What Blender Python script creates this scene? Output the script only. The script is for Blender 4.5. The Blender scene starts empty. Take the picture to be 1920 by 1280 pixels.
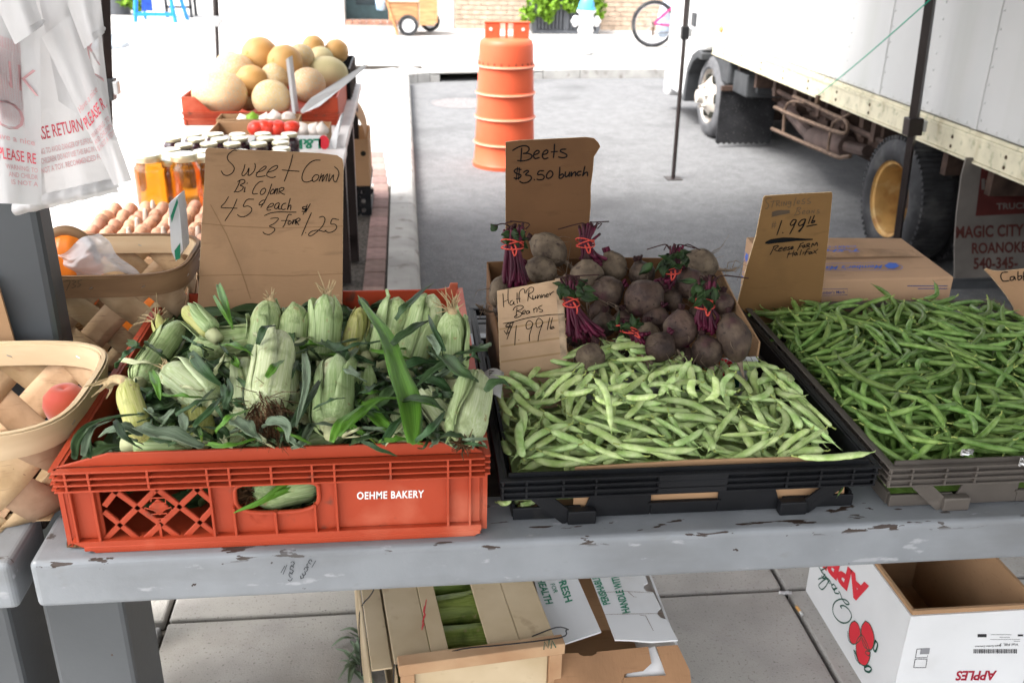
import bpy, bmesh, math, random
import numpy as np
from mathutils import Vector, Matrix, noise, Quaternion
from math import sin, cos, pi, radians, sqrt, atan2
random.seed(7)
SC = bpy.context.scene
COL = SC.collection
# ------------------------------------------------------------------ camera, sky, sun, exposure
CAM_H = 1.62
FPX = 1780.0
PITCH, ROLL, YAW = radians(23.6), radians(1.3), radians(6.6)
_fw = Vector((sin(YAW) * cos(PITCH), cos(YAW) * cos(PITCH), -sin(PITCH)))
_rt = Vector((cos(YAW), -sin(YAW), 0))
_up = _rt.cross(_fw)
C_RT = cos(ROLL) * _rt + sin(ROLL) * _up
C_UP = -sin(ROLL) * _rt + cos(ROLL) * _up
C_FW = _fw
camd = bpy.data.cameras.new("camera")
cam = bpy.data.objects.new("camera", camd)
COL.objects.link(cam)
cam.matrix_world = Matrix(((C_RT.x, C_UP.x, -C_FW.x, 0), (C_RT.y, C_UP.y, -C_FW.y, 0), (C_RT.z, C_UP.z, -C_FW.z, CAM_H), (0, 0, 0, 1)))
camd.sensor_width = 36.0
camd.lens = FPX / 1920 * 36
camd.clip_start = 0.05
camd.clip_end = 400
camd.dof.use_dof = True
camd.dof.focus_distance = 1.62
camd.dof.aperture_fstop = 7.0
SC.camera = cam
SUN_EL, SUN_AZ = radians(58), radians(245)     # high, from the left and a little behind the camera (azimuth from +Y towards +X)
world = bpy.data.worlds.new("World")
SC.world = world
world.use_nodes = True
wn = world.node_tree.nodes
wl = world.node_tree.links
wn.clear()
w_out = wn.new("ShaderNodeOutputWorld")
w_bg = wn.new("ShaderNodeBackground")
w_sky = wn.new("ShaderNodeTexSky")
w_sky.sky_type = 'NISHITA'
w_sky.sun_disc = False
w_sky.sun_elevation = SUN_EL
w_sky.sun_rotation = SUN_AZ
w_sky.dust_density = 4.0
w_sky.ozone_density = 1.0
w_hsv = wn.new("ShaderNodeHueSaturation")
w_hsv.inputs["Saturation"].default_value = 0.22   # overcast: greyer sky
w_bg.inputs["Strength"].default_value = 0.15
wl.new(w_sky.outputs[0], w_hsv.inputs["Color"])
wl.new(w_hsv.outputs[0], w_bg.inputs["Color"])
wl.new(w_bg.outputs[0], w_out.inputs[0])
sund = bpy.data.lights.new("sun", 'SUN')
sund.energy = 1.5
sund.angle = radians(25)
sund.color = (1.0, 0.97, 0.92)
sun = bpy.data.objects.new("sun", sund)
COL.objects.link(sun)
_sd = Vector((sin(SUN_AZ) * cos(SUN_EL), cos(SUN_AZ) * cos(SUN_EL), sin(SUN_EL)))
sun.rotation_euler = _sd.to_track_quat('Z', 'Y').to_euler()
SC.view_settings.view_transform = 'Standard'
SC.view_settings.look = 'None'
SC.view_settings.gamma = 1.0
SC.view_settings.exposure = 2.27
SC.view_settings.use_curve_mapping = False
SC.render.engine = 'CYCLES'
SC.cycles.max_bounces = 8
SC.cycles.diffuse_bounces = 2
SC.cycles.transparent_max_bounces = 12
SC.cycles.use_denoising = True
SC.cycles.caustics_reflective = False
SC.cycles.caustics_refractive = False
# ------------------------------------------------------------------ measuring helpers (photo pixel -> point of a real plane)
EYE = Vector((0, 0, CAM_H))
def ray(px, py):
 return C_RT * ((px - 960) / FPX) + C_UP * (-(py - 640) / FPX) + C_FW
def P(px, py, x=None, y=None, z=None):
 d = ray(px, py)
 t = (x - EYE.x) / d.x if x is not None else ((y - EYE.y) / d.y if y is not None else (z - EYE.z) / d.z)
 return EYE + d * t
def mpp(p):                                    # metres per photo pixel at a point
 return (Vector(p) - EYE).dot(C_FW) / FPX
# ------------------------------------------------------------------ objects
def link(name, data, parent=None):
 o = bpy.data.objects.new(name, data)
 COL.objects.link(o)
 if parent is not None:
  o.parent = parent
 return o
def tag(o, label=None, cat=None, group=None, kind=None):
 if label: o["label"] = label
 if cat: o["category"] = cat
 if group: o["group"] = group
 if kind: o["kind"] = kind
 return o
def thing(name, label, cat, loc=(0, 0, 0), group=None, kind=None):
 o = bpy.data.objects.new(name, None)
 COL.objects.link(o)
 o.location = loc
 o.empty_display_size = 0.05
 return tag(o, label, cat, group, kind)
KIDS = {}
def copy_tree(o, parent=None):
 c = o.copy()
 COL.objects.link(c)
 if parent is not None:
  c.parent = parent
 for ch in [k for k in o.children]:
  copy_tree(ch, c)
 return c
def wloc(o):                                   # summed location of unrotated parents
 v = Vector((0, 0, 0))
 while o is not None:
  v += o.location
  o = o.parent
 return v
class MB:
 """Collects shapes given in world coordinates; build() makes ONE mesh object of them."""
 def __init__(self):
  self.v, self.f, self.mi = [], [], []
 def add(self, vs, fs, mi=0):
  b = len(self.v)
  self.v += [Vector(p) for p in vs]
  for f in fs:
   self.f.append([b + i for i in f])
   self.mi.append(mi)
  return self
 def box(self, x0, y0, z0, x1, y1, z1, mi=0):
  vs = [(x0, y0, z0), (x1, y0, z0), (x1, y1, z0), (x0, y1, z0), (x0, y0, z1), (x1, y0, z1), (x1, y1, z1), (x0, y1, z1)]
  return self.add(vs, [(0, 3, 2, 1), (4, 5, 6, 7), (0, 1, 5, 4), (1, 2, 6, 5), (2, 3, 7, 6), (3, 0, 4, 7)], mi)
 def obox(self, M, sx, sy, sz, mi=0):
  vs = [M @ Vector((a * sx / 2, b * sy / 2, c * sz / 2)) for c in (-1, 1) for a, b in ((-1, -1), (1, -1), (1, 1), (-1, 1))]
  return self.add(vs, [(0, 3, 2, 1), (4, 5, 6, 7), (0, 1, 5, 4), (1, 2, 6, 5), (2, 3, 7, 6), (3, 0, 4, 7)], mi)
 def beam(self, p0, p1, w, h, up=(0, 0, 1), mi=0):
  p0, p1 = Vector(p0), Vector(p1)
  d = p1 - p0
  z = d.normalized()
  x = Vector(up).cross(z)
  if x.length < 1e-4: x = Vector((1, 0, 0)).cross(z)
  x.normalize()
  y = z.cross(x)
  M = Matrix(((x.x, y.x, z.x, 0), (x.y, y.y, z.y, 0), (x.z, y.z, z.z, 0), (0, 0, 0, 1)))
  M.translation = (p0 + p1) / 2
  return self.obox(M, w, h, d.length, mi)
 def prism(self, pts, M, t, mi=0, mi_side=None):
  """pts: 2-D outline (counter-clockwise), front face at local z=0, body to z=-t."""
  n = len(pts)
  vs = [M @ Vector((a, b, 0)) for a, b in pts] + [M @ Vector((a, b, -t)) for a, b in pts]
  self.add(vs, [list(range(n)), list(range(2 * n - 1, n - 1, -1))], mi)
  b = len(self.v) - 2 * n
  for i in range(n):
   j = (i + 1) % n
   self.f.append([b + i, b + n + i, b + n + j, b + j])
   self.mi.append(mi if mi_side is None else mi_side)
  return self
 def tube(self, pts, r, n=8, caps=True, flat=1.0, up=(0, 0, 1), mi=0):
  pts = [Vector(p) for p in pts]
  m = len(pts)
  rs = [r] * m if not hasattr(r, '__len__') else list(r)
  fl = [flat] * m if not hasattr(flat, '__len__') else list(flat)
  vs = []
  t0 = (pts[1] - pts[0]).normalized()
  x = Vector(up).cross(t0)
  if x.length < 1e-3: x = Vector((1, 0, 0)).cross(t0)
  x.normalize()
  for i in range(m):
   t = (pts[min(i + 1, m - 1)] - pts[max(i - 1, 0)]).normalized()
   x = (x - t * x.dot(t))
   x.normalize()
   y = t.cross(x)
   for k in range(n):
    a = 2 * pi * k / n
    vs.append(pts[i] + x * (cos(a) * rs[i]) + y * (sin(a) * rs[i] * fl[i]))
  fs = []
  for i in range(m - 1):
   for k in range(n):
    k2 = (k + 1) % n
    fs.append((i * n + k, i * n + k2, (i + 1) * n + k2, (i + 1) * n + k))
  if caps:
   fs.append(list(range(n - 1, -1, -1)))
   fs.append(list(range((m - 1) * n, m * n)))
  return self.add(vs, fs, mi)
 def lathe(self, prof, M=None, n=24, mi=0, close=False):
  """prof: (radius, z) from bottom to top about local Z."""
  M = M or Matrix()
  vs, fs = [], []
  for r, z in prof:
   for k in range(n):
    a = 2 * pi * k / n
    vs.append(M @ Vector((r * cos(a), r * sin(a), z)))
  for i in range(len(prof) - 1):
   for k in range(n):
    k2 = (k + 1) % n
    fs.append((i * n + k, i * n + k2, (i + 1) * n + k2, (i + 1) * n + k))
  if not close:
   if prof[0][0] > 1e-5: fs.append(list(range(n - 1, -1, -1)))
   if prof[-1][0] > 1e-5: fs.append(list(range((len(prof) - 1) * n, len(prof) * n)))
  return self.add(vs, fs, mi)
 def grid(self, fn, nu, nv, mi=0, closed_u=False):
  vs = [fn(i / (nu if closed_u else nu - 1), j / (nv - 1)) for j in range(nv) for i in range(nu)]
  fs = []
  for j in range(nv - 1):
   for i in range(nu if closed_u else nu - 1):
    i2 = (i + 1) % nu
    fs.append((j * nu + i, j * nu + i2, (j + 1) * nu + i2, (j + 1) * nu + i))
  return self.add(vs, fs, mi)
 def mesh(self, name, mats=None, origin=(0, 0, 0), smooth=False, angle=None):
  me = bpy.data.meshes.new(name)
  o = Vector(origin)
  me.from_pydata([tuple(p - o) for p in self.v], [], self.f)
  for m in (mats if isinstance(mats, (list, tuple)) else [mats]):
   if m is not None: me.materials.append(m)
  if any(self.mi): me.polygons.foreach_set("material_index", self.mi)
  if smooth: me.polygons.foreach_set("use_smooth", [True] * len(me.polygons))
  me.update()
  if smooth and angle is not None:
   try: me.set_sharp_from_angle(angle=radians(angle))
   except Exception: pass
  return me
 def build(self, name, mats, parent=None, smooth=False, angle=None, bevel=0, seg=2, solid=0, sub=0):
  org = wloc(parent) if parent is not None else Vector((0, 0, 0))
  o = link(name, self.mesh(name, mats, org, smooth, angle), parent)
  if solid:
   md = o.modifiers.new("thickness", 'SOLIDIFY'); md.thickness = solid; md.offset = 0
  if sub:
   md = o.modifiers.new("smoothing", 'SUBSURF'); md.levels = sub; md.render_levels = sub
  if bevel:
   md = o.modifiers.new("edges", 'BEVEL'); md.width = bevel; md.segments = seg
   md.limit_method = 'ANGLE'; md.angle_limit = radians(35)
   md.harden_normals = False
  return o
def recentre(o):
 """Move a world-built single mesh's origin to the middle of its base."""
 me = o.data
 co = np.empty(len(me.vertices) * 3); me.vertices.foreach_get("co", co); co = co.reshape(-1, 3)
 c = Vector(((co[:, 0].min() + co[:, 0].max()) / 2, (co[:, 1].min() + co[:, 1].max()) / 2, co[:, 2].min()))
 co -= np.array(c); me.vertices.foreach_set("co", co.ravel()); me.update()
 o.location = o.location + c
 return o
def smooth_path(pts, k=4):
 """Catmull-Rom through the points."""
 p = [Vector(q) for q in pts]
 if len(p) < 3: return p
 p = [p[0] * 2 - p[1]] + p + [p[-1] * 2 - p[-2]]
 out = []
 for i in range(1, len(p) - 2):
  a, b, c, d = p[i - 1], p[i], p[i + 1], p[i + 2]
  for s in range(k):
   t = s / k
   out.append(0.5 * ((2 * b) + (c - a) * t + (2 * a - 5 * b + 4 * c - d) * t * t + (3 * b - a - 3 * c + d) * t ** 3))
 out.append(p[-2])
 return out
# ------------------------------------------------------------------ materials
MATS = {}
def lin(r, g, b):
 f = lambda c: (c / 255 / 12.92) if c / 255 <= .04045 else ((c / 255 + .055) / 1.055) ** 2.4
 return (f(r), f(g), f(b))
def mat(name, col, rough=.6, var=.18, scale=9, col2=None, bump=0, bscale=60, bdist=.002, spec=.3, metal=0, stretch=(1, 1, 1),
  rnd=0, hue=0, trans=0, coat=0, sss=0, detail=5, lo=.35, hi=.65, coord="Object", bstretch=None, sheen=0, ior=1.45, alpha=1):
 m = bpy.data.materials.new(name)
 m.use_nodes = True
 N, L = m.node_tree.nodes, m.node_tree.links
 b = N["Principled BSDF"]
 tc = N.new("ShaderNodeTexCoord")
 mp = N.new("ShaderNodeMapping"); mp.inputs["Scale"].default_value = stretch
 L.new(tc.outputs[coord], mp.inputs[0])
 nz = N.new("ShaderNodeTexNoise"); nz.inputs["Scale"].default_value = scale; nz.inputs["Detail"].default_value = detail
 L.new(mp.outputs[0], nz.inputs["Vector"])
 rm = N.new("ShaderNodeMapRange"); rm.inputs[1].default_value = lo; rm.inputs[2].default_value = hi
 L.new(nz.outputs["Fac"], rm.inputs[0])
 mx = N.new("ShaderNodeMix"); mx.data_type = 'RGBA'
 c2 = col2 or tuple(min(1, c * (1 + var)) for c in col)
 c1 = col if col2 else tuple(c * (1 - var) for c in col)
 mx.inputs[6].default_value = (*c1, 1); mx.inputs[7].default_value = (*c2, 1)
 L.new(rm.outputs[0], mx.inputs[0])
 out = mx.outputs[2]
 if rnd or hue:
  oi = N.new("ShaderNodeObjectInfo")
  hs = N.new("ShaderNodeHueSaturation")
  r1 = N.new("ShaderNodeMapRange"); r1.inputs[3].default_value = 1 - rnd; r1.inputs[4].default_value = 1 + rnd
  L.new(oi.outputs["Random"], r1.inputs[0]); L.new(r1.outputs[0], hs.inputs["Value"])
  if hue:
   mu = N.new("ShaderNodeMath"); mu.operation = 'MULTIPLY'; mu.inputs[1].default_value = 7.31
   fr = N.new("ShaderNodeMath"); fr.operation = 'FRACT'
   r2 = N.new("ShaderNodeMapRange"); r2.inputs[3].default_value = .5 - hue; r2.inputs[4].default_value = .5 + hue
   L.new(oi.outputs["Random"], mu.inputs[0]); L.new(mu.outputs[0], fr.inputs[0]); L.new(fr.outputs[0], r2.inputs[0])
   L.new(r2.outputs[0], hs.inputs["Hue"])
  L.new(out, hs.inputs["Color"]); out = hs.outputs[0]
 L.new(out, b.inputs["Base Color"])
 b.inputs["Roughness"].default_value = rough
 b.inputs["Specular IOR Level"].default_value = spec
 b.inputs["Metallic"].default_value = metal
 b.inputs["IOR"].default_value = ior
 b.inputs["Alpha"].default_value = alpha
 if trans: b.inputs["Transmission Weight"].default_value = trans
 if coat: b.inputs["Coat Weight"].default_value = coat; b.inputs["Coat Roughness"].default_value = .25
 if sss:
  b.inputs["Subsurface Weight"].default_value = sss; b.inputs["Subsurface Radius"].default_value = (.6, .8, .3); b.inputs["Subsurface Scale"].default_value = .01
 if sheen: b.inputs["Sheen Weight"].default_value = sheen
 if bump:
  mp2 = mp
  if bstretch:
   mp2 = N.new("ShaderNodeMapping"); mp2.inputs["Scale"].default_value = bstretch
   L.new(tc.outputs[coord], mp2.inputs[0])
  n2 = N.new("ShaderNodeTexNoise"); n2.inputs["Scale"].default_value = bscale; n2.inputs["Detail"].default_value = 4
  L.new(mp2.outputs[0], n2.inputs["Vector"])
  bp = N.new("ShaderNodeBump"); bp.inputs["Strength"].default_value = bump; bp.inputs["Distance"].default_value = bdist
  L.new(n2.outputs["Fac"], bp.inputs["Height"]); L.new(bp.outputs[0], b.inputs["Normal"])
 m["_out"] = 0
 MATS[name] = m
 m.use_fake_user = False
 return m
def overlay(m, col, scale, lo, hi, stretch=(1, 1, 1), detail=6, mask=None, coord="Object", rough=None, dist=0, w=0.0):
 """Lay a second colour (chips, stains, dirt) over a material where a noise passes a threshold."""
 N, L = m.node_tree.nodes, m.node_tree.links
 b = N["Principled BSDF"]
 src = b.inputs["Base Color"].links[0].from_socket
 tc = N.new("ShaderNodeTexCoord"); mp = N.new("ShaderNodeMapping")
 mp.inputs["Scale"].default_value = stretch; mp.inputs["Location"].default_value = (w, w * 1.7, w * .6)
 L.new(tc.outputs[coord], mp.inputs[0])
 nz = N.new("ShaderNodeTexNoise"); nz.inputs["Scale"].default_value = scale; nz.inputs["Detail"].default_value = detail
 nz.inputs["Distortion"].default_value = dist
 L.new(mp.outputs[0], nz.inputs["Vector"])
 rm = N.new("ShaderNodeMapRange"); rm.inputs[1].default_value = lo; rm.inputs[2].default_value = hi
 L.new(nz.outputs["Fac"], rm.inputs[0])
 fac = rm.outputs[0]
 if mask:                                   # (axis, value0, value1): fades from 0 to 1 along an object axis
  sx = N.new("ShaderNodeSeparateXYZ"); L.new(tc.outputs[coord], sx.inputs[0])
  m2 = N.new("ShaderNodeMapRange"); m2.inputs[1].default_value = mask[1]; m2.inputs[2].default_value = mask[2]
  L.new(sx.outputs["XYZ".index(mask[0])], m2.inputs[0])
  mu = N.new("ShaderNodeMath"); mu.operation = 'MULTIPLY'
  L.new(fac, mu.inputs[0]); L.new(m2.outputs[0], mu.inputs[1]); fac = mu.outputs[0]
 mx = N.new("ShaderNodeMix"); mx.data_type = 'RGBA'
 mx.inputs[7].default_value = (*col, 1)
 L.new(src, mx.inputs[6]); L.new(fac, mx.inputs[0]); L.new(mx.outputs[2], b.inputs["Base Color"])
 if rough is not None:
  mr = N.new("ShaderNodeMix"); mr.data_type = 'FLOAT'
  mr.inputs[2].default_value = b.inputs["Roughness"].default_value; mr.inputs[3].default_value = rough
  L.new(fac, mr.inputs[0]); L.new(mr.outputs[0], b.inputs["Roughness"])
 return m
# ------------------------------------------------------------------ flat print: pen strokes and type on a plane
class Plane:
 """A sign or box face: O origin, u right, v up, n towards the viewer's side."""
 def __init__(self, O, u, v):
  self.O, self.u, self.v = Vector(O), Vector(u).normalized(), Vector(v).normalized()
  self.n = self.u.cross(self.v).normalized()
  self.v = self.n.cross(self.u)
 def hit(self, px, py):
  d = ray(px, py)
  t = (self.O - EYE).dot(self.n) / d.dot(self.n)
  q = EYE + d * t - self.O
  return (q.dot(self.u), q.dot(self.v))
 def at(self, a, b, h=0.0):
  return self.O + self.u * a + self.v * b + self.n * h
 def M(self, h=0.0):
  m = Matrix(((self.u.x, self.v.x, self.n.x, 0), (self.u.y, self.v.y, self.n.y, 0), (self.u.z, self.v.z, self.n.z, 0), (0, 0, 0, 1)))
  m.translation = self.O + self.n * h
  return m
def lean_plane(O, lean, yaw=0, rollv=0):
 L_, y_ = radians(lean), radians(yaw)
 R = Matrix.Rotation(y_, 3, 'Z')
 return Plane(O, R @ Vector((1, 0, 0)), R @ Vector((0, sin(L_), cos(L_))))
def ribbon2(mb, pl, pts, w, h):
 n = len(pts)
 vs = []
 for i in range(n):
  a, b = Vector(pts[max(i - 1, 0)]), Vector(pts[min(i + 1, n - 1)])
  d = b - a
  if d.length < 1e-9: d = Vector((1, 0))
  d.normalize()
  q = Vector(pts[i])
  if i == 0: q = q - d * w * .4
  if i == n - 1: q = q + d * w * .4
  nn = Vector((-d.y, d.x)) * (w / 2 * (0.8 if i in (0, n - 1) else 1))
  vs += [pl.at(*(q + nn), h), pl.at(*(q - nn), h)]
 mb.add(vs, [(2 * i, 2 * i + 1, 2 * i + 3, 2 * i + 2) for i in range(n - 1)])
def strokes(name, pl, polys, tf, w, m, parent, h=.0006, k=4):
 """polys: pen strokes in zoomed pixels; tf=(scale, ox, oy) takes them to photo pixels."""
 mb = MB()
 s, ox, oy = tf
 hh = h
 for po in polys:
  q = [pl.hit(ox + a / s, oy + b / s) for a, b in po]
  q = [tuple(v) for v in smooth_path([Vector((a, b, 0)) for a, b in q], k)] if len(q) > 2 else [(*v, 0) for v in q]
  ribbon2(mb, pl, [(a[0], a[1]) for a in q], w, hh)
  hh += 0.00003
 return mb.build(name, m, parent)
_fontcache = {}
def text_geo(s, bold=0.0, shear=0.0, spacing=1.0):
 key = (s, bold, shear, spacing)
 if key not in _fontcache:
  cu = bpy.data.curves.new("type", 'FONT')
  cu.body = s; cu.size = 1.0; cu.offset = bold; cu.shear = shear; cu.space_character = spacing
  cu.resolution_u = 3
  ob = bpy.data.objects.new("type", cu)
  COL.objects.link(ob)
  bpy.context.view_layer.update()
  me = bpy.data.meshes.new_from_object(ob.evaluated_get(bpy.context.evaluated_depsgraph_get()))
  vs = [Vector((v.co.x, v.co.y)) for v in me.vertices]
  fs = [list(p.vertices) for p in me.polygons]
  bpy.data.objects.remove(ob); bpy.data.curves.remove(cu); bpy.data.meshes.remove(me)
  x0, x1 = min(v.x for v in vs), max(v.x for v in vs)
  y0, y1 = min(v.y for v in vs), max(v.y for v in vs)
  _fontcache[key] = ([((v.x - x0) / (x1 - x0), (v.y - y0) / (y1 - y0)) for v in vs], fs)
 return _fontcache[key]
def type_on(mb, pl, s, o, xe, ye, h=.0006, bold=.012, shear=0, spacing=1.0):
 """Type s filling the parallelogram with corner o, baseline end xe and top ye (plane coordinates)."""
 vs, fs = text_geo(s, bold, shear, spacing)
 o, xe, ye = Vector(o), Vector(xe), Vector(ye)
 mb.add([pl.at(*(o + (xe - o) * a + (ye - o) * b), h) for a, b in vs], fs)
# ------------------------------------------------------------------ materials of the place
M_ASPH = mat("asphalt", (.125, .125, .128), rough=.9, var=.12, scale=12, bump=.8, bscale=110, bdist=.006)
overlay(M_ASPH, (.20, .20, .20), 150, .55, .66, detail=2)
overlay(M_ASPH, (.075, .075, .077), 1.1, .55, .8, w=3)
overlay(M_ASPH, (.07, .07, .07), 170, .60, .70, detail=2, w=8)
M_CONC = mat("concrete", (.37, .35, .325), rough=.9, var=.12, scale=6, bump=.7, bscale=260, bdist=.002, rnd=.06)
overlay(M_CONC, (.44, .42, .38), 3.5, .5, .7, w=9)
overlay(M_CONC, (.25, .225, .195), 2.6, .55, .75, w=1.3)
overlay(M_CONC, (.22, .205, .185), 150, .60, .72, detail=3)
M_CONCB = mat("patched_concrete", (.36, .355, .345), rough=.95, var=.2, scale=14, bump=1.0, bscale=55, bdist=.006)
overlay(M_CONCB, (.55, .55, .54), 5, .5, .58, w=2)
M_JOINT = mat("joint_dirt", (.075, .065, .055), rough=1, var=.5, scale=60, bump=.8, bscale=150, bdist=.003)
M_KERB = mat("kerb_concrete", (.36, .35, .33), rough=.9, var=.15, scale=5, bump=.3, bscale=150)
overlay(M_KERB, (.2, .18, .16), 9, .58, .72)
M_PAVER = mat("paver_brick", (.25, .165, .145), rough=.9, var=.15, scale=20, bump=.3, bscale=120, rnd=.22, hue=.01)
M_GREY = mat("grey_bench_paint", (.205, .218, .232), rough=.42, var=.09, scale=9, bump=.28, bscale=95, bdist=.0022, coat=.25)
overlay(M_GREY, (.20, .21, .22), 30, .66, .72, detail=3, stretch=(.5, 1, 1), w=4)
overlay(M_GREY, (.035, .022, .016), 62, .625, .635, stretch=(.28, 1, 1.2), mask=("Z", -.016, -.010), w=2.2, rough=.8, dist=.4)
overlay(M_GREY, (.15, .155, .16), 5, .5, .75, stretch=(.6, 1, 2), w=6)
overlay(M_GREY, (.30, .31, .325), 50, .66, .72, stretch=(.4, 1, 1), w=14)
overlay(M_GREY, (.035, .022, .016), 38, .705, .715, stretch=(.8, 1, 1), w=9, rough=.8)
M_GREY2 = mat("grey_post_paint", (.075, .081, .087), rough=.42, var=.06, scale=5, bump=.12, bscale=90)
overlay(M_GREY2, (.065, .085, .05), 9, .58, .75, stretch=(1, 1, .25), w=2)
overlay(M_GREY2, (.04, .025, .018), 30, .72, .73, w=5)
M_GREYLEG = mat("grey_leg_paint", (.085, .09, .095), rough=.45, var=.06, scale=5, bump=.15, bscale=90)
overlay(M_GREYLEG, (.06, .03, .018), 26, .715, .725, w=5)
M_PLANK = mat("worn_plank", (.055, .046, .038), rough=.75, var=.3, scale=6, stretch=(.25, 4, 4), bump=.4, bscale=40, bstretch=(.3, 5, 5), rnd=.12)
overlay(M_PLANK, (.045, .032, .025), 7, .5, .62, w=6, stretch=(.5, 2, 1))
overlay(M_PLANK, (.16, .16, .16), 8, .62, .66, w=11, stretch=(.4, 2, 1))
M_WORNTOP = mat("bare_worn_top", (.19, .14, .08), rough=.85, var=.4, scale=18, bump=.4, bscale=60)
M_ROOF = mat("roof_underside", (.30, .30, .29), rough=.8, var=.08, scale=3)
M_BLACKMETAL = mat("dark_pole_paint", (.022, .016, .015), rough=.35, var=.2, scale=8)
M_BLACKPL = mat("black_fitting", (.02, .02, .021), rough=.45, var=.2, scale=14)
M_STEEL = mat("steel", (.5, .5, .5), rough=.3, var=.1, metal=1)
M_GALV = mat("galvanised_fitting", (.42, .42, .42), rough=.45, var=.1, metal=.6)
# ------------------------------------------------------------------ ground
SZ = -.13                                       # street level; the market pavement is z = 0
mb = MB(); mb.box(-40, -12, SZ - .3, 60, 70, SZ)
tag(mb.build("street", M_ASPH), kind="structure")
sw = tag(MB().box(-14, -4, -.20, 5.5, 2.55, -.035).build("sidewalk", M_JOINT), kind="structure")
xs = [-5.42, -3.82, -2.22, -.632, .985, 2.585, 4.2]
ys = [-4.0, -2.6, -1.2, .38, 1.985, 2.55]
k = 0
for i in range(len(xs) - 1):
 for j in range(len(ys) - 1):
  g = .007
  dz = random.uniform(-.002, .003)
  broken = (i == 2 and j == 3)
  if broken:
   continue
  m_ = MB().box(xs[i] + g, ys[j] + g, -.034, xs[i + 1] - g, ys[j + 1] - g, dz)
  m_.build("concrete_slab", M_CONC, sw, bevel=.006)
# the broken slab beside the bench leg: three pieces with a crack between them
def slab_piece(pts, z):
 MB().prism(pts, Matrix.Translation((0, 0, z)), .034).build("concrete_slab", M_CONCB, sw, bevel=.004)
slab_piece([(-2.21, .39), (-.80, .39), (-.755, 1.2), (-.735, 1.52), (-.715, 1.63), (-.72, 1.72), (-.665, 1.85), (-.668, 1.975), (-2.21, 1.975)], -.003)
slab_piece([(-.79, .39), (-.705, .39), (-.668, 1.55), (-.660, 1.83), (-.708, 1.72), (-.703, 1.63), (-.724, 1.52), (-.744, 1.2)], .001)
slab_piece([(-.695, .39), (-.642, .39), (-.642, 1.975), (-.655, 1.975), (-.652, 1.85), (-.657, 1.55)], -.006)
# pavement to the left of the street: kerb, paver border, large far slabs
pv = tag(MB().box(-20, 2.56, -.25, -.115, 12.0, -.012).build("pavement", M_JOINT), kind="structure")
kb = MB()
prof = [(-.112, -.25), (-.112, 0), (.0, 0), (.028, -.006), (.044, -.022), (.052, -.05), (.062, -.25)]
ya = 2.62
seg_y = [2.62, 4.0, 5.9, 7.8, 9.7, 11.55]
kerb = tag(MB().box(-.11, 2.62, -.26, .03, 11.5, -.06).build("kerb", M_JOINT), kind="structure")
for a, b in zip(seg_y[:-1], seg_y[1:]):
 vs = [(x, a + .004, z) for x, z in prof] + [(x, b - .004, z) for x, z in prof]
 n = len(prof)
 MB().add(vs, [list(range(n))[::-1], list(range(n, 2 * n))] + [(i, (i + 1) % n, n + (i + 1) % n, n + i) for i in range(n)]).build("kerb_stone", M_KERB, kerb)
# soldier course of pavers
pm = {}
def paver(x, y, sx, sy, rot=0):
 key = (sx, sy)
 if key not in pm:
  o = MB().box(-sx / 2, -sy / 2, -.05, sx / 2, sy / 2, 0).build("paver", M_PAVER, pv, bevel=.004, seg=1)
  pm[key] = o
 else:
  o = pm[key].copy(); COL.objects.link(o)
 o.location = (x, y, random.uniform(-.0015, .002)); o.rotation_euler = (0, 0, rot)
 return o
y = 3.5
while y < 7.4:
 paver(-.176 + max(0, y - 6.2) * -.05, y, .104, .192); y += .2
# herringbone behind it
for r in range(-22, 30):
 for c in range(-22, 30):
  for kk in range(2):
   gx, gy = (c * .1, r * .1)
   if (c - r) % 4 == 0 and kk == 0: u_, v_, w_ = gx + .1, gy + .05, 0
   elif (c - r) % 4 == 3 and kk == 1: u_, v_, w_ = gx + .05, gy + .1, pi / 2
   else: continue
   a = radians(45)
   X, Y = -.75 + u_ * cos(a) - v_ * sin(a), 5.0 + u_ * sin(a) + v_ * cos(a)
   if -1.2 < X < -.32 and 3.6 < Y < 6.6:
    paver(X, Y, .194, .094, w_ + a)
# far slabs: pavement left of the street and the opposite pavement
M_FARC = mat("far_concrete", (.40, .385, .37), rough=.9, var=.08, scale=2, bump=.15, bscale=120, rnd=.05)
slabm = None
def far_slab(x, y, s):
 global slabm
 if slabm is None:
  slabm = MB().box(-s / 2 + .005, -s / 2 + .005, -.06, s / 2 - .005, s / 2 - .005, 0).build("concrete_slab", M_FARC, pv, bevel=.006, seg=1); o = slabm
 else:
  o = slabm.copy(); COL.objects.link(o)
 o.location = (x, y, random.uniform(-.001, .002)); return o
tag(MB().box(-24, 12.45, -.25, -1.42, 34, -.013).build('left_pavement', M_JOINT), kind='structure')
for i in range(8):
 for j in range(18):
  far_slab(-1.81 - 1.5 * i, 3.3 + 1.5 * j, 1.5)
for j in range(12):
 yj = 2.75 + .8 * j
 MB().box(-1.05, yj - .395, -.06, (-.325 if yj < 6.4 else -.115), yj + .395, -.004 if yj > 6.4 else -.02).build('concrete_slab', M_FARC, pv, bevel=.006, seg=1)
fp = tag(MB().box(-20, 12.3, -.25, 14, 19, -.012).build("far_pavement", M_JOINT), kind="structure")
far0 = None
for i in range(22):
 for j in range(4):
  x, y = -16 + 1.35 * i, 13.1 + 1.5 * j
  if far0 is None:
   far0 = MB().box(-.67, -.745, -.06, .67, .745, 0).build("concrete_slab", M_FARC, fp, bevel=.006, seg=1); o = far0
  else:
   o = far0.copy(); COL.objects.link(o)
  o.location = (x, y, random.uniform(-.001, .002))
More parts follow.
